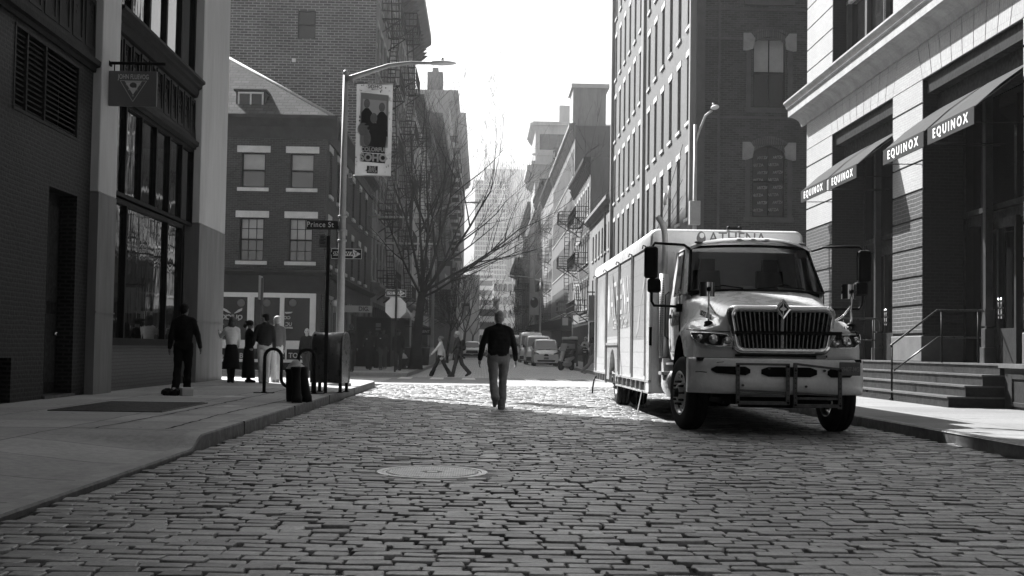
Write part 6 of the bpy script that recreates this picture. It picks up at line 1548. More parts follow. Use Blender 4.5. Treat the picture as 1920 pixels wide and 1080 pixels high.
# ================================================================ street furniture
def lamp_pole(x, y, h, arm, label, head_z, group='street lamps', r0=.105, armdir=1, collar=True, z0=.15):
    t = thing('street_lamp', label, 'street lamp', (x, y, z0), 0, group)
    m = gm('lamp_pole_alu', .36, .45, .15, 3, metal=.2)
    mb = MB(); mb.cyl((0, 0, 0), (0, 0, h), r0, r0 * .62, n=8, caps=True); mb.smooth = False
    mb.ball((0, 0, h), (r0 * .72, r0 * .72, .09), 10, 6); mb.build('pole', m, t)
    mb = MB(); mb.cyl((0, 0, 0), (0, 0, .06), .30, .30, n=8); mb.cyl((0, 0, .06), (0, 0, 1.0), .19, .14, n=8); mb.cyl((0, 0, .0), (0, 0, .12), .27, .24, n=8); mb.build('base', m, t)
    mb = MB()
    if collar:
        for z in (3.55, 3.8, 4.15): mb.cyl((0, 0, z), (0, 0, z + .05), r0 * .98 + .012, r0 * .98 + .012, n=12)
    n = 12; d = armdir; L = arm
    pts = [(d * L * q, 0, h - .16 + head_z * (min(q / .56, 1) * .93 if q < .5 else .93 - .10 + .17 * min(1, (q - .5) / .25))) for q in [i / n for i in range(n + 1)]]
    mb.tube(pts, .045, 8, radii=[.075 - .04 * i / n for i in range(n + 1)]); mb.build('arm', m, t)
    mb = MB(); e = pts[-1]
    mb.smooth = True
    rg = lambda x_, a, b_: [(e[0] + d * x_, a * math.cos(2 * math.pi * i / 12), e[2] + b_ * math.sin(2 * math.pi * i / 12) + .01) for i in range(12)]
    mb.loft([rg(-.06, .05, .04), rg(.0, .10, .055), rg(.2, .14, .06), rg(.42, .13, .05), rg(.56, .07, .025), rg(.6, .02, .01)], closed=True, capa=True, capb=True)
    mb.smooth = False; mb.cyl((e[0] + d * .25, 0, e[2] + .05), (e[0] + d * .25, 0, e[2] + .14), .035, n=8); mb.build('lamp_head', MS['white2'], t)
    return t
LPX, LPY = gx(637, 33.0), 33.0
lp = lamp_pole(LPX, LPY, 7.75, 2.15, 'tall street lamp with a long curved arm carrying the event banner', .46)
# banner
def translucent(m, k=.16):
    t = m.node_tree
    if any(n.type == 'BSDF_TRANSLUCENT' for n in t.nodes): return m
    b = [n for n in t.nodes if n.type == 'BSDF_PRINCIPLED'][0]; o = [n for n in t.nodes if n.type == 'OUTPUT_MATERIAL'][0]
    r = _n(t, 'ShaderNodeBsdfTranslucent'); t.links.new(b.inputs['Base Color'].links[0].from_socket, r.inputs[0])
    x = _n(t, 'ShaderNodeMixShader'); x.inputs[0].default_value = k; t.links.new(b.outputs[0], x.inputs[1]); t.links.new(r.outputs[0], x.inputs[2]); t.links.new(x.outputs[0], o.inputs[0]); return m
def banner(x, y, z, w_, h, rz, label, side=1, art='event', group=None):
    t = thing('banner', label, 'banner', (x, y, z), rz, group)
    mb = MB(); nx, nz = 6, 8; mb.smooth = True
    g = [[(w_ * i / nx, .02 * math.sin(i * 1.1 + j * .5), -h * j / nz) for i in range(nx + 1)] for j in range(nz + 1)]; mb.loft(g); cl_ = mb.build('cloth', translucent(gm('banner_cloth_pale', .42, .7, .08, 3)) if art == 'event' else gm('banner_cloth_dark', .05, .7, .1, 3) if art == 'lamp' else gm('banner_cloth_grey', .42, .7, .1, 3), t)
    mb = MB()
    for zz in (0, -h): mb.cyl((-.12, 0, zz), (w_, 0, zz), .014, n=6); mb.box(-.16, -.08, -.05, .05, zz - .05, zz + .05)
    mb.build('bracket', MS['galv'], t)
    a = MB(); q = -.028
    def P(u, v): return (w_ * u, q, -h * v)
    def shape(pts, yy=None): a.extr([P(*p) for p in pts], (0, -.002, 0))
    def disc(u, v, ru, rv, dd=0): a.extr([(w_ * (u + ru * math.cos(2 * math.pi * i / 18)), q - dd, -h * (v + rv * math.sin(2 * math.pi * i / 18))) for i in range(18)], (0, -.002, 0))
    if art == 'event':
        a.cur = 0; a.extr([P(.12, .10), P(.9, .13), P(.9, .70), P(.12, .68)], (0, -.001, 0)); q -= .002
        a.cur = 1; a.extr([P(.18, .17), P(.84, .19), P(.84, .5), P(.18, .5)], (0, -.001, 0)); q -= .002
        # plain generic figures: dark shoulders and round heads
        for (u, v0, s_) in ((.30, .22, 1.0), (.72, .26, 1.0), (.50, .38, 1.15)):
            a.cur = 2; shape([(u - .16 * s_, v0 + .30), (u - .15 * s_, v0 + .10), (u - .05, v0 + .05), (u + .05, v0 + .05), (u + .15 * s_, v0 + .10), (u + .17 * s_, v0 + .32)]); q -= .003
            a.cur = 3; disc(u, v0, .085 * s_, .05 * s_); q -= .003
        a.cur = 2; shape([(.42, .55), (.80, .45), (.86, .60), (.82, .72), (.55, .72)]); q -= .002
        a.cur = 3; disc(.22, .50, .17, .07); disc(.33, .60, .10, .08); q -= .002
        a.cur = 2; disc(.36, .49, .035, .018); disc(.30, .45, .05, .01); q -= .002
        rq = random.Random(2)
        for _ in range(46):
            u = rq.choice([rq.uniform(.02, .12), rq.uniform(.86, .97), rq.uniform(.05, .95)]); v = rq.uniform(.03, .97) if not .12 < u < .86 else rq.choice([rq.uniform(.02, .1), rq.uniform(.88, .97)])
            a.cur = rq.choice([2, 3, 0]); disc(u, v, rq.uniform(.008, .028), rq.uniform(.004, .012))
        a.cur = 2; q -= .002; a.extr([P(.20, .685), P(.82, .70), P(.83, .765), P(.21, .75)], (0, -.001, 0)); a.extr([P(.17, .755), P(.84, .775), P(.84, .87), P(.17, .85)], (0, -.001, 0)); a.extr([P(.34, .895), P(.64, .90), P(.64, .98), P(.34, .975)], (0, -.001, 0))
        a.build('print', [translucent(gm('print_pale', .36, .7, .1, 3)), translucent(gm('print_light', .60, .7, .05, 3)), gm('print_dark', .05, .7, .2, 4), gm('print_mid', .20, .7, .2, 4)], cl_)
        yy = q - .006; LT = gm('print_light', .66, .7, .05, 3)
        text('SOHO', .13, MATS['print_dark'], t, (w_ * .52, yy + .006, -h * .04), (1, 0, -.03), (0, 0, 1), .001, sx=1.0, bold=.002); text('BROADWAY', .035, MATS['print_dark'], t, (w_ * .52, yy + .006, -h * .068), (1, 0, -.03), (0, 0, 1), .001)
        text('COLORFUL', .145, LT, t, (w_ * .52, yy, -h * .722), (1, 0, -.03), (0, 0, 1), .001, sx=.86, bold=.006); text('SOHO', .25, LT, t, (w_ * .51, yy, -h * .812), (1, 0, -.03), (0, 0, 1), .001, sx=.95, bold=.012)
        for k, s_ in enumerate(('BLUE', 'MAN', 'GROUP')): text(s_, .07, LT, t, (w_ * .49, yy, -h * (.915 + .022 * k)), (1, 0, -.02), (0, 0, 1), .001, sx=1.1 - .15 * (k == 2), bold=.003)
    elif art == 'lamp':
        a.cur = 1; a.extr([P(.12, .2), P(.88, .2), P(.88, .7), P(1.0, .85), P(.9, 1.0), P(.1, 1.0), P(0, .85), P(.12, .7)], (0, -.001, 0)); q -= .003; a.cur = 0; a.extr([P(.5, .45), P(.7, .55), P(.75, .68), P(.55, .78)], (0, -.001, 0))
        a.build('print', [gm('print_light', .66, .7, .05, 3), gm('print_mid2', .22, .7, .2, 4)], cl_)
    else:
        a.cur = 1; disc(.5, .45, .42, .24); q -= .002; a.cur = 0; disc(.36, .3, .14, .05); a.build('print', [gm('print_light', .66, .7, .05, 3), gm('print_dark', .05, .7, .2, 4)], cl_)
    return t
bp_ = at(669, 156.5, LPY - .05)
banner(bp_.x, LPY - .05, bp_.z, .90, 2.30, R(-4), 'large pale event banner with dark printed figures hung on the near lamp post')
# street name and one way signs on the lamp post
MS['sign_dk'] = gm('sign_dark_face', .035, .45, .1, 3); MS['sign_wh'] = gm('sign_white_face', .70, .5, .05, 3)
def sign(label, name, x, y, z, w_, h, board, rz=0, cat='sign', border=None, t=.02, group=None):
    o = thing(name, label, cat, (x, y, z), rz, group); mb = MB(); mb.box(-w_ / 2, w_ / 2, -t / 2, t / 2, -h / 2, h / 2); mb.build('board', board, o, bevel=.006)
    if border:
        mb = MB(); q = -t / 2 - .001
        for (a, b_, c, d) in ((-w_ / 2 + .01, w_ / 2 - .01, h / 2 - .028, h / 2 - .012), (-w_ / 2 + .01, w_ / 2 - .01, -h / 2 + .012, -h / 2 + .028), (-w_ / 2 + .01, -w_ / 2 + .026, -h / 2 + .028, h / 2 - .028), (w_ / 2 - .026, w_ / 2 - .01, -h / 2 + .028, h / 2 - .028)): mb.box(a, b_, q - .002, q, c, d)
        mb.build('border', border, o)
    return o
c = at(605, 421.5, LPY); o = sign('dark street name sign projecting left from the lamp post', 'street_name_sign', c.x, LPY, c.z, .80, .23, MS['sign_dk'])
text('Prince St', .185, MS['sign_wh'], o, (-.06, -.013, 0), (1, 0, 0), (0, 0, 1), .001, sx=.88, bold=.001, space=1.12)
mb = MB(); mb.box(.38, .52, -.015, .015, -.02, .1); mb.build('bracket', MS['galv'], o)
def oneway(x, y, z, sc, label, pole_gap=True):
    o = sign(label, 'one_way_sign', x, y, z, .80 * sc, .29 * sc, MS['sign_dk'], border=MS['sign_wh'], group='one way signs'); s = sc
    mb = MB(); q = -.012
    mb.extr([(-.34 * s, q, -.055 * s), (.16 * s, q, -.055 * s), (.16 * s, q, -.115 * s), (.36 * s, q, 0), (.16 * s, q, .115 * s), (.16 * s, q, .055 * s), (-.34 * s, q, .055 * s)], (0, -.002, 0)); mb.build('arrow', MS['sign_wh'], o)
    text('ONE WAY', .125 * s, MS['sign_dk'], o, (-.06 * s, -.016, 0), (1, 0, 0), (0, 0, 1), .001, sx=1.05, bold=.003, space=1.15)
    return o
c = at(650, 476, LPY + .16); oneway(c.x, LPY + .14, c.z, .98, 'one way arrow sign mounted behind the near lamp post')
# dark parking sign post in front
PPX, PPY = gx(607, 27.4), 27.4
po = thing('sign_post', 'dark square post carrying a small parking sign beside the mailbox', 'sign post', (PPX + .05, PPY, .15))
mb = MB(); mb.box(-.035, .035, -.03, .03, 0, 3.22); mb.build('post', gm('post_dark', .02, .5, .2, 5), po)
c = at(605.5, 453, PPY); o = sign('small worn parking regulation sign on the dark post', 'parking_sign', c.x + .015, PPY - .01, c.z, .17, .27, gm('sign_grey_old', .16, .5, .2, 10))
mb = MB(); 
for i in range(6): mb.box(-.07, random.uniform(.0, .07), -.014, -.011, .10 - i * .03, .115 - i * .03)
mb.box(-.06, .06, -.014, -.011, -.1, -.088); mb.extr([(-.075, -.014, -.094), (-.05, -.014, -.075), (-.05, -.014, -.113)], (0, .003, 0)); mb.build('print', MS['sign_dk'], o)
# thin post with an edge-on sign
po = thing('sign_post', 'thin post with an edge on sign behind the standing group', 'sign post', (gx(489, 36.5), 36.5, .15))
mb = MB(); mb.box(-.03, .03, -.02, .02, 0, 2.8); mb.build('post', gm('post_grey', .08, .5, .2, 5), po)
mb = MB(); mb.box(-.06, -.035, -.3, .3, 2.2, 2.85); mb.build('edge_sign', MS['mgrey'], po)
# mailbox
mx = thing('mailbox', 'dark rounded collection mailbox on four legs at the kerb', 'mailbox', (gx(620, 28.0), 28.0, .15), R(-8))
MS['mail'] = gm('mailbox_paint', .06, .3, .15, 3, coat=.3)
mb = MB(); mb.smooth = True; N_ = 14; w2, d2 = .325, .33
pts = [(-d2, .20), (-d2, .98)] + [(-d2 * math.cos(math.pi * i / N_), .98 + .27 * math.sin(math.pi * i / N_)) for i in range(1, N_)] + [(d2, .98), (d2, .20)]
mb.loft([[(-w2, y, z) for y, z in pts], [(w2, y, z) for y, z in pts]]); mb.smooth = False
mb.add([(-w2, y, z) for y, z in pts], [list(range(len(pts)))]); mb.add([(w2, y, z) for y, z in pts], [list(range(len(pts)))]); mb.quad((-w2, -d2, .2), (w2, -d2, .2), (w2, d2, .2), (-w2, d2, .2))
mb.build('body', MS['mail'], mx)
mb = MB()
for s in (-1, 1): mb.tube([(s * (w2 + .0), y * 1.01, z * 1.003) for y, z in pts], .014, 6)
mb.build('rim', gm('mailbox_rim', .12, .35, .15, 3), mx)
for sx_ in (-1, 1):
    for sy_ in (-1, 1): mb = MB(); mb.box(sx_ * .29 - .03, sx_ * .29 + .03, sy_ * .27 - .03, sy_ * .27 + .03, 0, .20); mb.box(sx_ * .29 - .06, sx_ * .29 + .06, sy_ * .27 - .05, sy_ * .27 + .05, 0, .015); mb.build('leg', MS['black'], mx)
# bike rack
bk_ = thing('bike_rack', 'dark serpentine tube bicycle rack on the left sidewalk', 'bike rack', (gx(497, 26.9), 26.9, .15), R(-4))
mb = MB(); r_ = .17; u = 0; pts = [(0, 0, 0), (0, 0, .4), (0, 0, .72)]
for i in range(1, 9): a = math.pi * i / 8; pts.append((.17 - .17 * math.cos(a), 0, .72 + .17 * math.sin(a)))
pts.append((.34, 0, .35))
for i in range(0, 9): a = math.pi * i / 8; pts.append((.51 - .17 * math.cos(a), 0, .30 - .17 * math.sin(a)))
pts.append((.68, 0, .6))
for i in range(0, 9): a = math.pi * i / 8; pts.append((.85 - .17 * math.cos(a), 0, .72 + .17 * math.sin(a)))
pts += [(1.02, 0, .4), (1.02, 0, 0)]
mb.tube(pts, .034, 10); mb.build('tube', MS['black'], bk_)
for x in (0, 1.02): mb = MB(); mb.box(x - .2, x + .2, -.06, .06, 0, .015); mb.cyl((x, 0, 0), (x, 0, .03), .06); mb.build('foot_plate', MS['black'], bk_)
# litter bin and two dark planter tubes leaning on it
bn = thing('litter_bin', 'dark round litter bin with a pale crumpled bag on top by the rack', 'bin', (gx(556, 23.0), 23.0, .15))
mb = MB(); mb.smooth = True; N_ = 20
rg = lambda r, z: [(r * math.cos(2 * math.pi * i / N_), r * math.sin(2 * math.pi * i / N_), z) for i in range(N_)]
mb.loft([rg(.15, 0), rg(.16, .05), rg(.175, .50), rg(.19, .52), rg(.19, .56), rg(.16, .56), rg(.15, .5)], closed=True, capa=True, capb=True); mb.build('body', MS['blackm'], bn)
mb = MB(); rq = random.Random(8)
for i in range(9): a = i * .7; cap(mb, (.10 * math.cos(a), .10 * math.sin(a), .55), (.03 * math.cos(a), .03 * math.sin(a), .66 + .015 * (i % 3)), .07, .03)
remesh(mb, .014, 'crumpled_bag', gm('bag_pale', .42, .6, .2, 10), bn, 1, .02, 18)
for (x0, lean_, lab) in ((559, -3, 'nearer of two dark ribbed rubber posts leaning at the kerb'), (573, -9, 'farther of two dark ribbed rubber posts, leaning left, beside the bin')):
    o = thing('rubber_post', lab, 'post', (gx(x0, 22.4), 22.4 + (.0 if x0 == 559 else .35), .15), 0, 'rubber posts by the bin'); o.rotation_euler = (0, R(lean_), 0)
    mb = MB(); mb.smooth = True
    q = lambda r, z: [(r * (1 + .06 * (i % 2)) * math.cos(2 * math.pi * i / 16), r * (1 + .06 * (i % 2)) * math.sin(2 * math.pi * i / 16), z) for i in range(16)]
    mb.loft([q(.085, 0), q(.09, .1), q(.075, .14), q(.07, .5), q(.085, .56), q(.085, .60), q(.06, .61)], closed=True, capa=True, capb=True); mb.build('post', gm('rubber_black', .012, .6, .3, 8), o)
# bag and shoe box left on the sidewalk
tb = thing('black_bag', 'black plastic bag lying on the left sidewalk behind the white box', 'bag', (gx(326, 24.9), 24.9, .15))
mb = MB(); 
for i in range(9): mb.ball((-.14 + .035 * i, .02 * math.sin(i * 2), .055 + .012 * math.sin(i)), (.07, .11, .07), 10, 8)
remesh(mb, .012, 'bag', gm('plastic_black', .01, .22, .2, 10, spec=.8), tb, 0, .035, 14)
wb = thing('white_box', 'small pale cardboard box poking out of the black bag', 'box', (gx(351, 24.8), 24.8, .15), R(25)); mb = MB(); mb.box(-.10, .10, -.14, .14, 0.005, .15); mb.build('carton', gm('carton_pale', .42, .6, .1, 6), wb, bevel=.004); mb = MB(); mb.box(-.103, .103, -.143, .143, .12, .155); mb.build('lid', gm('carton_lid', .5, .6, .1, 6), wb, bevel=.003)
# stop sign pole seen from behind, with one way sign
SX, SY = gx(741, 52.2), 52.2
o = thing('stop_sign', 'back of an octagonal stop sign on a dark pole at the far corner', 'sign', (SX, SY, .15))
mb = MB(); mb.box(-.04, .04, -.03, .03, 0, 3.6); mb.build('post', gm('post_brown', .035, .5, .2, 5), o)
c = at(742, 577, SY + .04); mb = MB(); rr0 = .44
mb.extr([(rr0 * math.cos(R(22.5 + 45 * i)) + c.x - SX, .04, rr0 * math.sin(R(22.5 + 45 * i)) + c.z - .15) for i in range(8)], (0, .01, 0)); mb.build('octagon', gm('sign_back_alu', .75, .5, .08, 3), o)
c = at(742, 549.5, SY); oneway(c.x, SY + .055, c.z, 1.02, 'one way arrow sign above the octagonal sign on the far corner')
# hydrant
def hydrant():
    o = thing('fire_hydrant', 'dark fire hydrant with a pale domed top at the far corner', 'hydrant', (gx(757, 60), 60, .15))
    mb = MB(); mb.cyl((0, 0, 0), (0, 0, .06), .2, n=12); mb.cyl((0, 0, .06), (0, 0, .48), .13, .12, n=16); mb.cyl((-.2, 0, .36), (.2, 0, .36), .06, n=10); mb.cyl((0, -.18, .34), (0, 0, .34), .07, n=10); mb.build('barrel', MS['dgrey'], o)
    mb = MB(); mb.cyl((0, 0, .48), (0, 0, .53), .18, n=16); mb.ball((0, 0, .54), (.15, .15, .13), 14, 8); mb.cyl((0, 0, .64), (0, 0, .72), .03, n=8); mb.build('bonnet', MS['white2'], o)
hydrant()
# far lamps and their banners
l2 = lamp_pole(gx(810, 79), 79, 9.2, 2.2, 'grey street lamp pole behind the bare tree on the far left sidewalk', .6, armdir=1)
mb = MB(); mb.box(-.22, .22, -.22, .22, 0, .9); mb.build('square_base', MS['galv2'], l2, bevel=.03)
c = at(821, 488, 79); banner(c.x, 79, c.z, .85, 1.7, 0, 'dark banner with a pale flask shape on the second left lamp', art='lamp')
l3 = lamp_pole(gx(855, 150), 150, 8.5, 2.2, 'distant lamp pole behind trees on the left kerb', .6)
c = at(866, 568, 150); banner(c.x, 150, c.z, .9, 1.8, 0, 'smaller dark banner on the distant left lamp', art='lamp')
l4 = lamp_pole(gx(1012, 118), 118, 7.2, 2.4, 'street lamp pole on the far right kerb with arm over the street', .4, armdir=-1)
c = at(993, 548, 118); banner(c.x, 118, c.z, .85, 2.0, 0, 'pale banner with a big dark disc on the far right lamp', art='disc')
# lamp by the loft building
l5 = thing('street_lamp', 'street lamp on a slim pole rising above the truck roof', 'street lamp', (gx(1300, 43), 43, .15), 0, 'street lamps')
m_ = gm('lamp_pole_alu', .36, .45, .15, 3, metal=.2)
zt3 = gz(1306, 262, 43); mb = MB(); mb.cyl((0, 0, 0), (0, 0, zt3 + .35), .085, .055, n=8); mb.build('pole', m_, l5)
e_ = at(1340, 203, 42.2); bx0 = gx(1300, 43); 
mb = MB(); mb.tube([(0, 0, zt3 - .3), (.12, -.1, zt3 + .15), (.28, -.3, zt3 + .6), (e_.x - bx0 - .08, -.7, e_.z - .22)], .04, 8); mb.build('arm', m_, l5)
mb = MB(); mb.ball((e_.x - bx0, -.85, e_.z - .13), (.13, .30, .06), 14, 8); mb.cyl((e_.x - bx0 - .05, -.8, e_.z - .08), (e_.x - bx0 - .05, -.8, e_.z + .02), .03); mb.build('lamp_head', MS['white2'], l5)
mb = MB(); zc = gz(1300, 400, 43) - .15; mb.box(-.18, .17, -.15, .12, zc - .38, zc + .40); mb.build('control_box', MS['galv2'], l5, bevel=.02)
# small signs on the right
o = sign('small pale parking sign on a post by the scooter', 'parking_sign', gx(1059, 78), 78, gz(1059, 603, 78), .34, .44, MS['sign_wh']); mb = MB(); mb.box(-.24, -.18, -.03, .03, -o.location.z + .15, .3); mb.build('post', MS['dgrey'], o)
o = sign('small white sign on a dark shop doorway beyond the scooter', 'notice_board', 8.4, 92, 2.4, .4, .5, MS['sign_wh']); mb = MB(); mb.box(-.18, .18, -.02, -.012, -.2, .2); mb.build('print', MS['mgrey'], o)
ar = thing('shop_sign', 'black hanging shop sign with small white letters beyond the tree', 'sign', (gx(789, 80) , 80, gz(789, 621, 80)))
mb = MB(); mb.box(-.55, .75, -.03, .03, -.22, .22); mb.build('board', MS['black'], ar); mb = MB(); mb.box(-.95, .75, -.02, .02, .24, .28); mb.build('bracket', MS['black'], ar); text('ARGENT', .22, MS['sign_wh'], ar, (.1, -.035, -.02), (1, 0, 0), (0, 0, 1), .002, sx=.95)
cn = thing('dark_canopy', 'long dark canvas canopy over the far right sidewalk behind the vans', 'canopy', (5.6, 128, .15))
mb = MB(); mb.box(-1.2, 3, 0, 9, 2.9, 3.25); mb.extr([(-1.2, 0, 3.25), (3, 0, 3.25), (3, 0, 4.2)], (0, 9, 0)); mb.build('canvas', gm('canopy_dark', .03, .8, .1, 3), cn)
mb = MB()
for y in (.1, 8.9): mb.cyl((-1.1, y, 0), (-1.1, y, 2.9), .05)
mb.build('post', MS['black'], cn)
# shop awning folded, left far + pale tarp
tp_ = thing('striped_shop_awning', 'small pale shop awning behind the tree trunk', 'awning', (-5.0, 72, 2.9)); mb = MB(); mb.extr([(0, 0, 0), (1.1, 0, 0), (.2, 0, 1.1), (0, 0, 1.1)], (0, 3.6, 0)); mb.build('canvas', gm('awning_pale', .5, .8, .15, 3), tp_); mb = MB(); mb.box(0, 1.12, -.02, 3.62, -.12, 0); mb.build('valance', MS['white2'], tp_)
# projecting boxes of the right row (fire stair cabin and sign boxes)
wbx = thing('hanging_sign_box', 'pale square box sign hanging over the sidewalk beyond the truck', 'sign', (8.6, 84, 4.0)); mb = MB(); mb.box(-1.9, -.9, -.1, .1, -1.0, .6); mb.build('board', gm('sign_box_pale', .35, .6, .1, 3), wbx); mb = MB(); mb.cyl((0, 0, .8), (-2, 0, .8), .04); mb.cyl((-1.4, 0, .6), (-1.4, 0, .8), .03); mb.build('bracket', MS['black'], wbx)
# trash bins and planters on the far left sidewalk
for (x_, Y_, lab) in ((768, 70, 'dark litter can beside the far tree'), (796, 74, 'dark square litter can by the lamp base on the far left')):
    o = thing('litter_can', lab, 'bin', (gx(x_, Y_), Y_, .15)); mb = MB(); mb.cyl((0, 0, 0), (0, 0, .95), .24, .30, n=14); mb.build('body', MS['dgrey'], o); mb = MB(); mb.cyl((0, 0, .95), (0, 0, 1.0), .32, .32, n=14); mb.build('rim', MS['mgrey'], o)
# ================================================================ vehicles up the street
CM_ = {}
def paint(v): return gm('car_paint_%02d' % int(v * 100), v, .25, .04, 2, coat=.7)
def car(label, name, cat, X, Y, secs, W, col, lower=None, ws=(1, 2), plate=True, grille=(.35, .62, .55), lampz=.8, rz=0, group=None, wheel_r=.32, L=4.4):
    """secs: (y, ztop, half width scale, top narrowing, belt)"""
    t = thing(name, label, cat, (X, Y, 0), rz, group); hw = W / 2
    mb = MB(); mb.smooth = True; rings = []
    for (y, zt, ws_, tp, belt) in secs:
        h = hw * ws_; zb = .24; r = min(.10, (zt - zb) * .25)
        P = [(0, zt + .015), (h * tp * .55, zt), (h * tp * .88, zt - .025), (h * tp, zt - r), (h * (tp + 1) / 2, (zt - r + belt) / 2), (h, belt), (h * 1.01, belt * .62 + zb * .38), (h, .40), (h * .96, zb)]
        rings.append([(-x, y, z) for x, z in P[::-1]] + [(x, y, z) for x, z in P[1:]])
    mb.loft(rings); mb.smooth = False; n = len(rings[0]); mb.add(rings[0], [list(range(n))]); mb.add(rings[-1], [list(range(n))[::-1]])
    mb.build('body', paint(col), t)
    a, b_ = secs[ws[0]], secs[ws[1]]
    def P2(s, q, f): h = hw * s[2] * (s[3] * f + (1 - f)) ; return h
    wa, wb = hw * a[2] * .86, hw * b_[2] * b_[3] * .86
    mb = MB(); o_ = .03
    dy, dz = b_[0] - a[0], b_[1] - a[1]; ln = math.hypot(dy, dz); ny, nz = -dz / ln * o_, dy / ln * o_
    e0, e1 = .06, .94
    y0, z0 = a[0] + dy * e0, a[1] + dz * e0; y1, z1 = a[0] + dy * e1, a[1] + dz * e1
    mb.add([(-wa, y0 + ny, z0 + nz), (wa, y0 + ny, z0 + nz), (wb, y1 + ny, z1 + nz), (-wb, y1 + ny, z1 + nz)], [[0, 1, 2, 3]])
    mb.build('windshield', glassmat('car_glass', .10, .04, spec=1.0), t, fixn=False)
    for s in (-1, 1):
        mb = MB(); sb = secs[ws[1]]; h0, h1 = hw * 1.0 + .012, hw * (sb[3] + .06) + .012; zt = sb[1] - .14; zb = sb[4] + .08
        mb.add([(s * h0, a[0] + dy * .25, zb), (s * h0, L * .9, zb), (s * h1, L * .88, zt), (s * h1, a[0] + dy * .92, zt)], [[0, 1, 2, 3]]); mb.build('side_window', MS['glass'], t, fixn=False)
        mb = MB(); yl = secs[0][0]
        mb.extr([(s * hw * .55, yl - .02, lampz - .08), (s * hw * .97, yl + .14, lampz - .02), (s * hw * .99, yl + .25, lampz + .14), (s * hw * .60, yl + .0, lampz + .02)], (0, .06, 0)); mb.build('headlight', MS['lampg'], t, bevel=.01)
        mb = MB(); mb.ball((s * (hw + .12), a[0] + .28, a[1] + .12), (.09, .06, .12), 10, 8); mb.cyl((s * hw * .97, a[0] + .3, a[1] + .05), (s * (hw + .1), a[0] + .28, a[1] + .08), .03); mb.build('mirror', lower if lower else paint(col), t)
        for yw in (.85, L - .8):
            mb = MB(); mb.cyl((s * (hw - .20), yw, wheel_r), (s * (hw + .005), yw, wheel_r), wheel_r, n=20); w_ = mb.build('wheel', MS['rubber'], t, bevel=.02)
            mb = MB(); mb.cyl((s * (hw + .0), yw, wheel_r), (s * (hw + .012), yw, wheel_r), wheel_r * .62, wheel_r * .5, n=14); mb.build('rim', MS['galv'], w_)
    y_ = secs[0][0]
    gw, g0, g1 = grille[0] * W, grille[1], grille[2]
    mb = MB(); mb.extr([(-gw / 2, y_ - .03, g1), (-gw / 2 + .08, y_ - .03, g0), (gw / 2 - .08, y_ - .03, g0), (gw / 2, y_ - .03, g1)], (0, .05, 0)); mb.extr([(-W * .36, y_ - .035, .42), (W * .36, y_ - .035, .42), (W * .33, y_ - .035, .31), (-W * .33, y_ - .035, .31)], (0, .05, 0)); mb.build('grille', MS['trub'], t)
    mb = MB(); mb.box(-W * .47, W * .47, y_ + .05, L - .1, .16, .30); mb.build('underside', MS['under'], t)
    if lower:
        mb = MB(); mb.box(-W * .49, W * .49, y_ - .05, y_ + .1, .28, .58); mb.build('bumper', lower, t, bevel=.04)
    if plate: mb = MB(); mb.box(-.16, .16, y_ - .06, y_ - .035, .47, .60); mb.build('number_plate', MS['mgrey'], t)
    mb = MB(); mb.tube([(-W * .3, a[0] - .02 + dy * .04, a[1] + .03), (W * .05, a[0] - .02 + dy * .1, a[1] + .08)], .012, 5); mb.tube([(W * .0, a[0] - .02 + dy * .04, a[1] + .03), (W * .33, a[0] - .02 + dy * .1, a[1] + .08)], .012, 5); mb.build('wipers', MS['trub'], t)
    return t
nv = [(0, .78, .93, .95, .62), (.10, .88, .97, .93, .66), (.62, 1.08, 1.0, .90, .82), (1.45, 1.76, 1.0, .86, 1.02), (1.7, 1.84, 1.0, .86, 1.04), (4.2, 1.82, 1.0, .86, 1.04), (4.4, 1.70, .98, .86, 1.0)]
car('small white delivery van at the front of the parked row on the right', 'white_van', 'van', gx(1024.5, 90), 90, nv, 1.72, .88, ws=(2, 3), grille=(.20, .82, .70), lampz=.86, group='vans parked on the right')
v2 = [(0, .95, .93, .95, .7), (.08, 1.05, .97, .93, .75), (.9, 1.25, 1.0, .90, .95), (1.6, 2.05, 1.0, .88, 1.15), (1.9, 2.16, 1.0, .88, 1.2), (5.2, 2.14, 1.0, .88, 1.2), (5.4, 2.0, .98, .88, 1.1)]
car('white cargo van with dark front trim just behind the first small van', 'cargo_van', 'van', gx(1011, 98), 98, v2, 1.95, .82, lower=MS['trub'], ws=(2, 3), grille=(.45, .9, .7), lampz=.95, L=5.4, group='vans parked on the right')
v3 = [(0, 1.0, .93, .95, .7), (.1, 1.15, .97, .93, .8), (.9, 1.4, 1.0, .92, 1.0), (1.5, 2.35, 1.0, .90, 1.3), (1.9, 2.62, 1.0, .90, 1.4), (6.2, 2.62, 1.0, .90, 1.4), (6.4, 2.5, .98, .90, 1.3)]
car('tallest white high roof van third in the parked row', 'high_roof_van', 'van', gx(997, 114), 114, v3, 2.05, .85, lower=MS['trub'], ws=(2, 3), grille=(.5, 1.0, .75), lampz=1.02, L=6.4, group='vans parked on the right')
car('pale van mostly hidden behind the walking man in the parked row', 'parked_van', 'van', gx(971, 142), 142, v3, 2.05, .5, lower=MS['trub'], ws=(2, 3), L=6.4, lampz=1.0, group='vans parked on the right')
su = [(0, .95, .93, .97, .75), (.08, 1.08, .98, .95, .8), (1.25, 1.2, 1.0, .93, 1.0), (1.9, 1.85, 1.0, .80, 1.12), (2.2, 1.92, 1.0, .80, 1.12), (4.6, 1.9, 1.0, .80, 1.12), (4.9, 1.4, .98, .85, 1.1)]
car('white work van with dark bumper parked on the left beyond the crossing walkers', 'work_van', 'van', gx(885, 146), 146, su, 1.95, .85, lower=MS['trub'], ws=(2, 3), grille=(.7, .92, .62), lampz=.85, L=4.9)
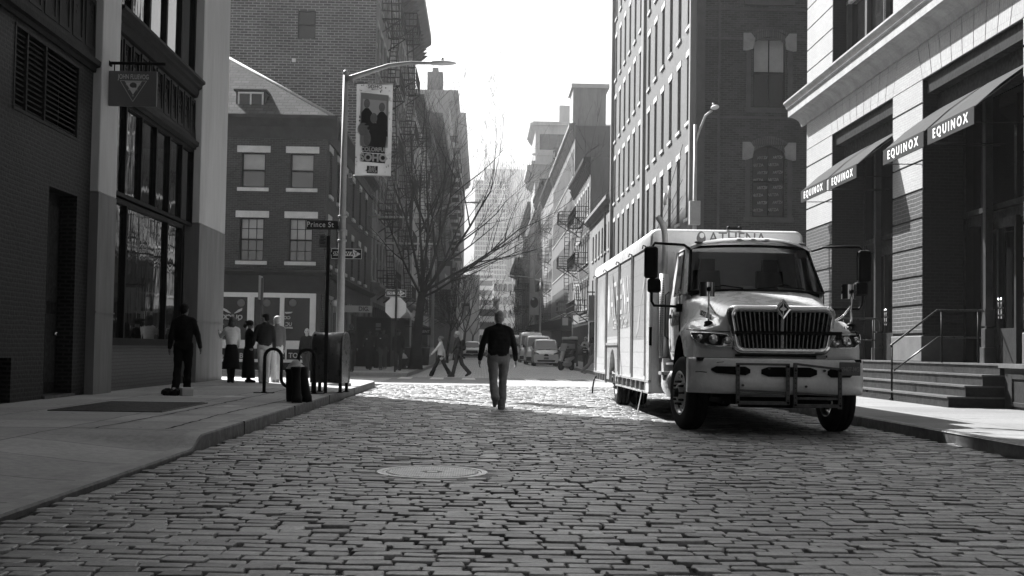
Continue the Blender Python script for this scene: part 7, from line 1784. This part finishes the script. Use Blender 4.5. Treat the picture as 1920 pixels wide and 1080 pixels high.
sd = [(0, .65, .93, .97, .6), (.1, .75, .98, .95, .62), (1.1, .95, 1.0, .93, .85), (1.9, 1.38, 1.0, .75, .92), (2.3, 1.45, 1.0, .75, .92), (3.6, 1.36, 1.0, .75, .92), (4.5, 1.0, .96, .85, .9)]
car('small dark car beyond the work van on the left side', 'parked_car', 'car', gx(901, 175), 175, sd, 1.8, .10, ws=(2, 3), group='cars far up the street')
car('pale car far up the street in the middle distance', 'parked_car', 'car', gx(906, 215), 215, sd, 1.8, .5, ws=(2, 3), group='cars far up the street')
car('grey car parked behind the vans, seen beside the walking man', 'parked_car', 'car', gx(966, 170), 170, su, 1.8, .25, ws=(2, 3), L=4.9, group='cars far up the street')
# scooter
sc = thing('motor_scooter', 'pale and black motor scooter leaning on its stand by the kerb', 'scooter', (gx(1062, 74), 74, 0), R(-32))
for y in (-.62, .62):
    mb = MB(); N_ = 20; mb.tube([(0, y + .24 * math.cos(2 * math.pi * i / N_), .27 + .24 * math.sin(2 * math.pi * i / N_)) for i in range(N_ + 1)], .06, 8); w_ = mb.build('wheel', MS['rubber'], sc); mb = MB(); mb.cyl((-.03, y, .27), (.03, y, .27), .17, n=16); mb.build('rim', MS['dgrey'], w_)
mb = MB(); cap(mb, (0, -.60, .55), (0, -.40, 1.0), .11, .12); cap(mb, (0, -.35, .35), (0, .35, .35), .13, .16); cap(mb, (0, .15, .55), (0, .75, .70), .17, .11); mb.ball((0, -.62, .52), (.1, .2, .08), 10, 6); remesh(mb, .025, 'fairing', gm('scooter_pale', .5, .3, .1, 6, coat=.4), sc, 1)
mb = MB(); cap(mb, (0, -.05, .80), (0, .65, .86), .13, .12); cap(mb, (0, .7, .9), (0, .8, 1.0), .15, .15); mb.cyl((0, -.6, .3), (0, -.42, 1.05), .03); mb.tube([(-.34, -.30, 1.12), (-.1, -.42, 1.08), (.1, -.42, 1.08), (.34, -.30, 1.12)], .02, 6); mb.ball((-.3, -.38, 1.28), (.07, .02, .05), 8, 6); mb.ball((.3, -.38, 1.28), (.07, .02, .05), 8, 6); mb.build('seat', MS['trub'], sc)
mb = MB(); mb.smooth = True; mb.loft([[(x, -.52 + .3 * x * x * 4 + .12 * k, 1.05 + .22 * k) for x in (-.2, -.1, 0, .1, .2)] for k in range(3)]); mb.build('windscreen', gm('screen_grey', .25, .2, .1, 5), sc, fixn=False)
mb = MB(); mb.cyl((-.1, .1, .35), (-.28, .15, .03), .02); mb.build('stand', MS['black'], sc)
ct = thing('delivery_cart', 'dark box cart with pale rounded covers behind the scooter', 'cart', (gx(1069, 80), 80, 0))
mb = MB(); mb.box(-.46, .46, 0, 1.3, .35, 1.75); mb.build('cabin', gm('cart_dark', .04, .4, .2, 3), ct, bevel=.04)
mb = MB(); mb.box(-.47, -.06, .0, 1.3, 1.74, 1.9); mb.box(-.03, .47, .0, 1.3, 1.74, 1.93); mb.build('cover', MS['white2'], ct, bevel=.06)
mb = MB(); mb.box(-.3, .3, -.01, 0, 1.2, 1.5); mb.build('window', MS['mgrey'], ct)
for s in (-1, 1): mb = MB(); mb.cyl((s * .40, .2, .28), (s * .48, .2, .28), .28, n=16); mb.build('wheel', MS['rubber'], ct)
# planters with dark shrubs on the far left walk
for (x_, Y_, lab) in ((782, 84, 'low dark planter with shrubs near the far left lamp'), (800, 92, 'farther low planter with shrubs on the left sidewalk')):
    o = thing('planter', lab, 'planter', (gx(x_, Y_), Y_, .15)); mb = MB(); mb.box(-.7, .7, -.3, .3, 0, .55); mb.build('box', MS['dgrey'], o)
    mb = MB(); rq = random.Random(Y_)
    for i in range(160): c0 = Vector((rq.uniform(-.65, .65), rq.uniform(-.28, .28), .55 + rq.random() * .6)); mb.add([c0 + Vector((rq.uniform(-.09, .09), rq.uniform(-.09, .09), rq.uniform(-.07, .07))) for _ in range(3)], [[0, 1, 2]])
    mb.build('shrub', gm('shrub_leaf', .05, .8, .2, 3), o, fixn=False)

# ================================================================ bare trees
MS['bark'] = gm('tree_bark', .030, .9, .3, 4, bump=.01, bscale=18)
def tree(label, X, Y, h, seed, limbs, r0=.22, detail=1.0, zb=.15, twig=.010, group='bare street trees', lean=(.25, 0)):
    rq = random.Random(seed); t = thing('bare_tree', label, 'tree', (X, Y, zb), 0, group)
    tr = MB(); br_ = MB(); hf = h * .30
    pts = [Vector((lean[0] * (q ** 1.5), lean[1] * q, hf * q)) for q in [i / 6 for i in range(7)]]
    rad = [r0 * (1.45 if i == 0 else 1.12 if i == 1 else 1 - .05 * i) for i in range(7)]
    tr.tube(pts, r0, 10, radii=rad); tr.build('trunk', MS['bark'], t)
    n = [0]
    def grow(p, d, r, L, dep):
        if n[0] > 900 * detail or r < .004: return
        k = 6 if dep < 2 else 4; path = [p]; rr = [r]; dd = d.copy(); kids = []
        for i in range(k):
            wob = Vector((rq.uniform(-1, 1), rq.uniform(-1, 1), rq.uniform(-.6, .9))) * (.07 + .03 * dep)
            dd = (dd + wob + Vector((0, 0, .05))).normalized(); path.append(path[-1] + dd * (L / k)); rr.append(max(twig * .5, r * (1 - .62 * (i + 1) / k)))
            if i >= 1 and dep < 5: kids.append((path[-1].copy(), dd.copy(), rr[-1]))
        rr = [max(twig * .5, q_ * (.84 if dep == 1 else .92)) for q_ in rr]; br_.tube(path, r, 6 if dep < 2 else 4 if dep < 3 else 3, caps=False, radii=rr); n[0] += k
        for (q, qd, qr) in kids:
            for _ in range(1 if rq.random() < .75 else 2):
                if dep >= 3 and rq.random() < .25: continue
                ax = qd.orthogonal().normalized(); ax = Matrix.Rotation(rq.uniform(0, 6.28), 3, qd) @ ax
                nd = (Matrix.Rotation(R(rq.uniform(22, 48)), 3, ax) @ qd); nd = (nd + Vector((0, 0, .12))).normalized()
                grow(q, nd, max(twig * .55, qr * .62), L * rq.uniform(.48, .68), dep + 1)
    top = pts[-1]
    for (dx, dy, dz, L, r) in limbs:
        q = top + Vector((0, 0, -rq.uniform(0, .35))); n[0] = 0; grow(q, Vector((dx, dy, dz)).normalized(), r, L, 1)
    br_.build('branches', MS['bark'], t, fixn=False)
    return t
tx = gx(779, 60)
tree('large bare street tree with wide spreading branches at the far left corner', tx, 60, 11.5, 21,
     [(-.25, 0, 1, 5.2, .10), (-.10, .3, 1, 5.8, .11), (.12, -.2, 1, 5.9, .12), (.35, .1, 1, 5.6, .11), (.8, -.1, .9, 5.6, .10), (1.0, .2, .58, 5.4, .09), (-.5, -.2, .9, 3.8, .08), (.55, .5, .9, 4.8, .08), (1.0, -.3, .36, 4.6, .07)], r0=.25, detail=1.6, twig=.008)
tree('smaller bare tree behind the second lamp on the left', gx(838, 88), 88, 8, 5, [(-.3, 0, 1, 3.0, .05), (.3, .2, 1, 3.1, .05), (.6, -.2, .8, 2.8, .045), (-.6, .1, .8, 2.6, .04), (0, -.4, 1, 3, .05)], r0=.09, detail=.35, twig=.02)
tree('bare tree farther along the left kerb', gx(852, 108), 108, 9, 8, [(-.3, 0, 1, 4, .06), (.4, .2, 1, 4, .06), (.7, -.2, .8, 3.6, .05), (-.6, .1, .8, 3.4, .05)], r0=.11, detail=.35, twig=.025)
tree('distant bare tree at the left end of the street', gx(868, 150), 150, 10, 12, [(-.3, 0, 1, 6, .09), (.4, .2, 1, 6, .09), (.7, -.2, .8, 5, .08), (-.6, .1, .8, 5, .06)], r0=.17, detail=.3, twig=.035)
tree('bare tree on the far right kerb before the pale rows', gx(975, 190), 190, 9, 15, [(-.5, 0, 1, 5, .09), (.4, .2, 1, 5, .09), (.7, -.2, .8, 5, .08), (-.7, .1, .8, 5, .06)], r0=.17, detail=.3, twig=.04)
tree('last bare tree on the left near the street end', gx(884, 230), 230, 11, 19, [(-.5, 0, 1, 6, .1), (.4, .2, 1, 6, .1), (.7, -.2, .8, 6, .09), (-.7, .1, .8, 6, .07)], r0=.2, detail=.3, twig=.05)
# ---------------------------------------------------------------- the air of the street
def haze():
    b = MB(); b.box(-300, 300, -60, 830, -1.5, 112)
    o = b.build('haze', None, None); o.data.materials.clear()
    m = bpy.data.materials.new('haze_air'); m.use_nodes = True; t = m.node_tree; t.nodes.clear()
    ou = _n(t, 'ShaderNodeOutputMaterial'); v = _n(t, 'ShaderNodeVolumePrincipled')
    v.inputs['Color'].default_value = (.97, .97, .97, 1); v.inputs['Density'].default_value = 0.0005; v.inputs['Anisotropy'].default_value = 0.5
    t.links.new(v.outputs[0], ou.inputs['Volume']); o.data.materials.append(m); tag(o, kind='stuff')
haze()
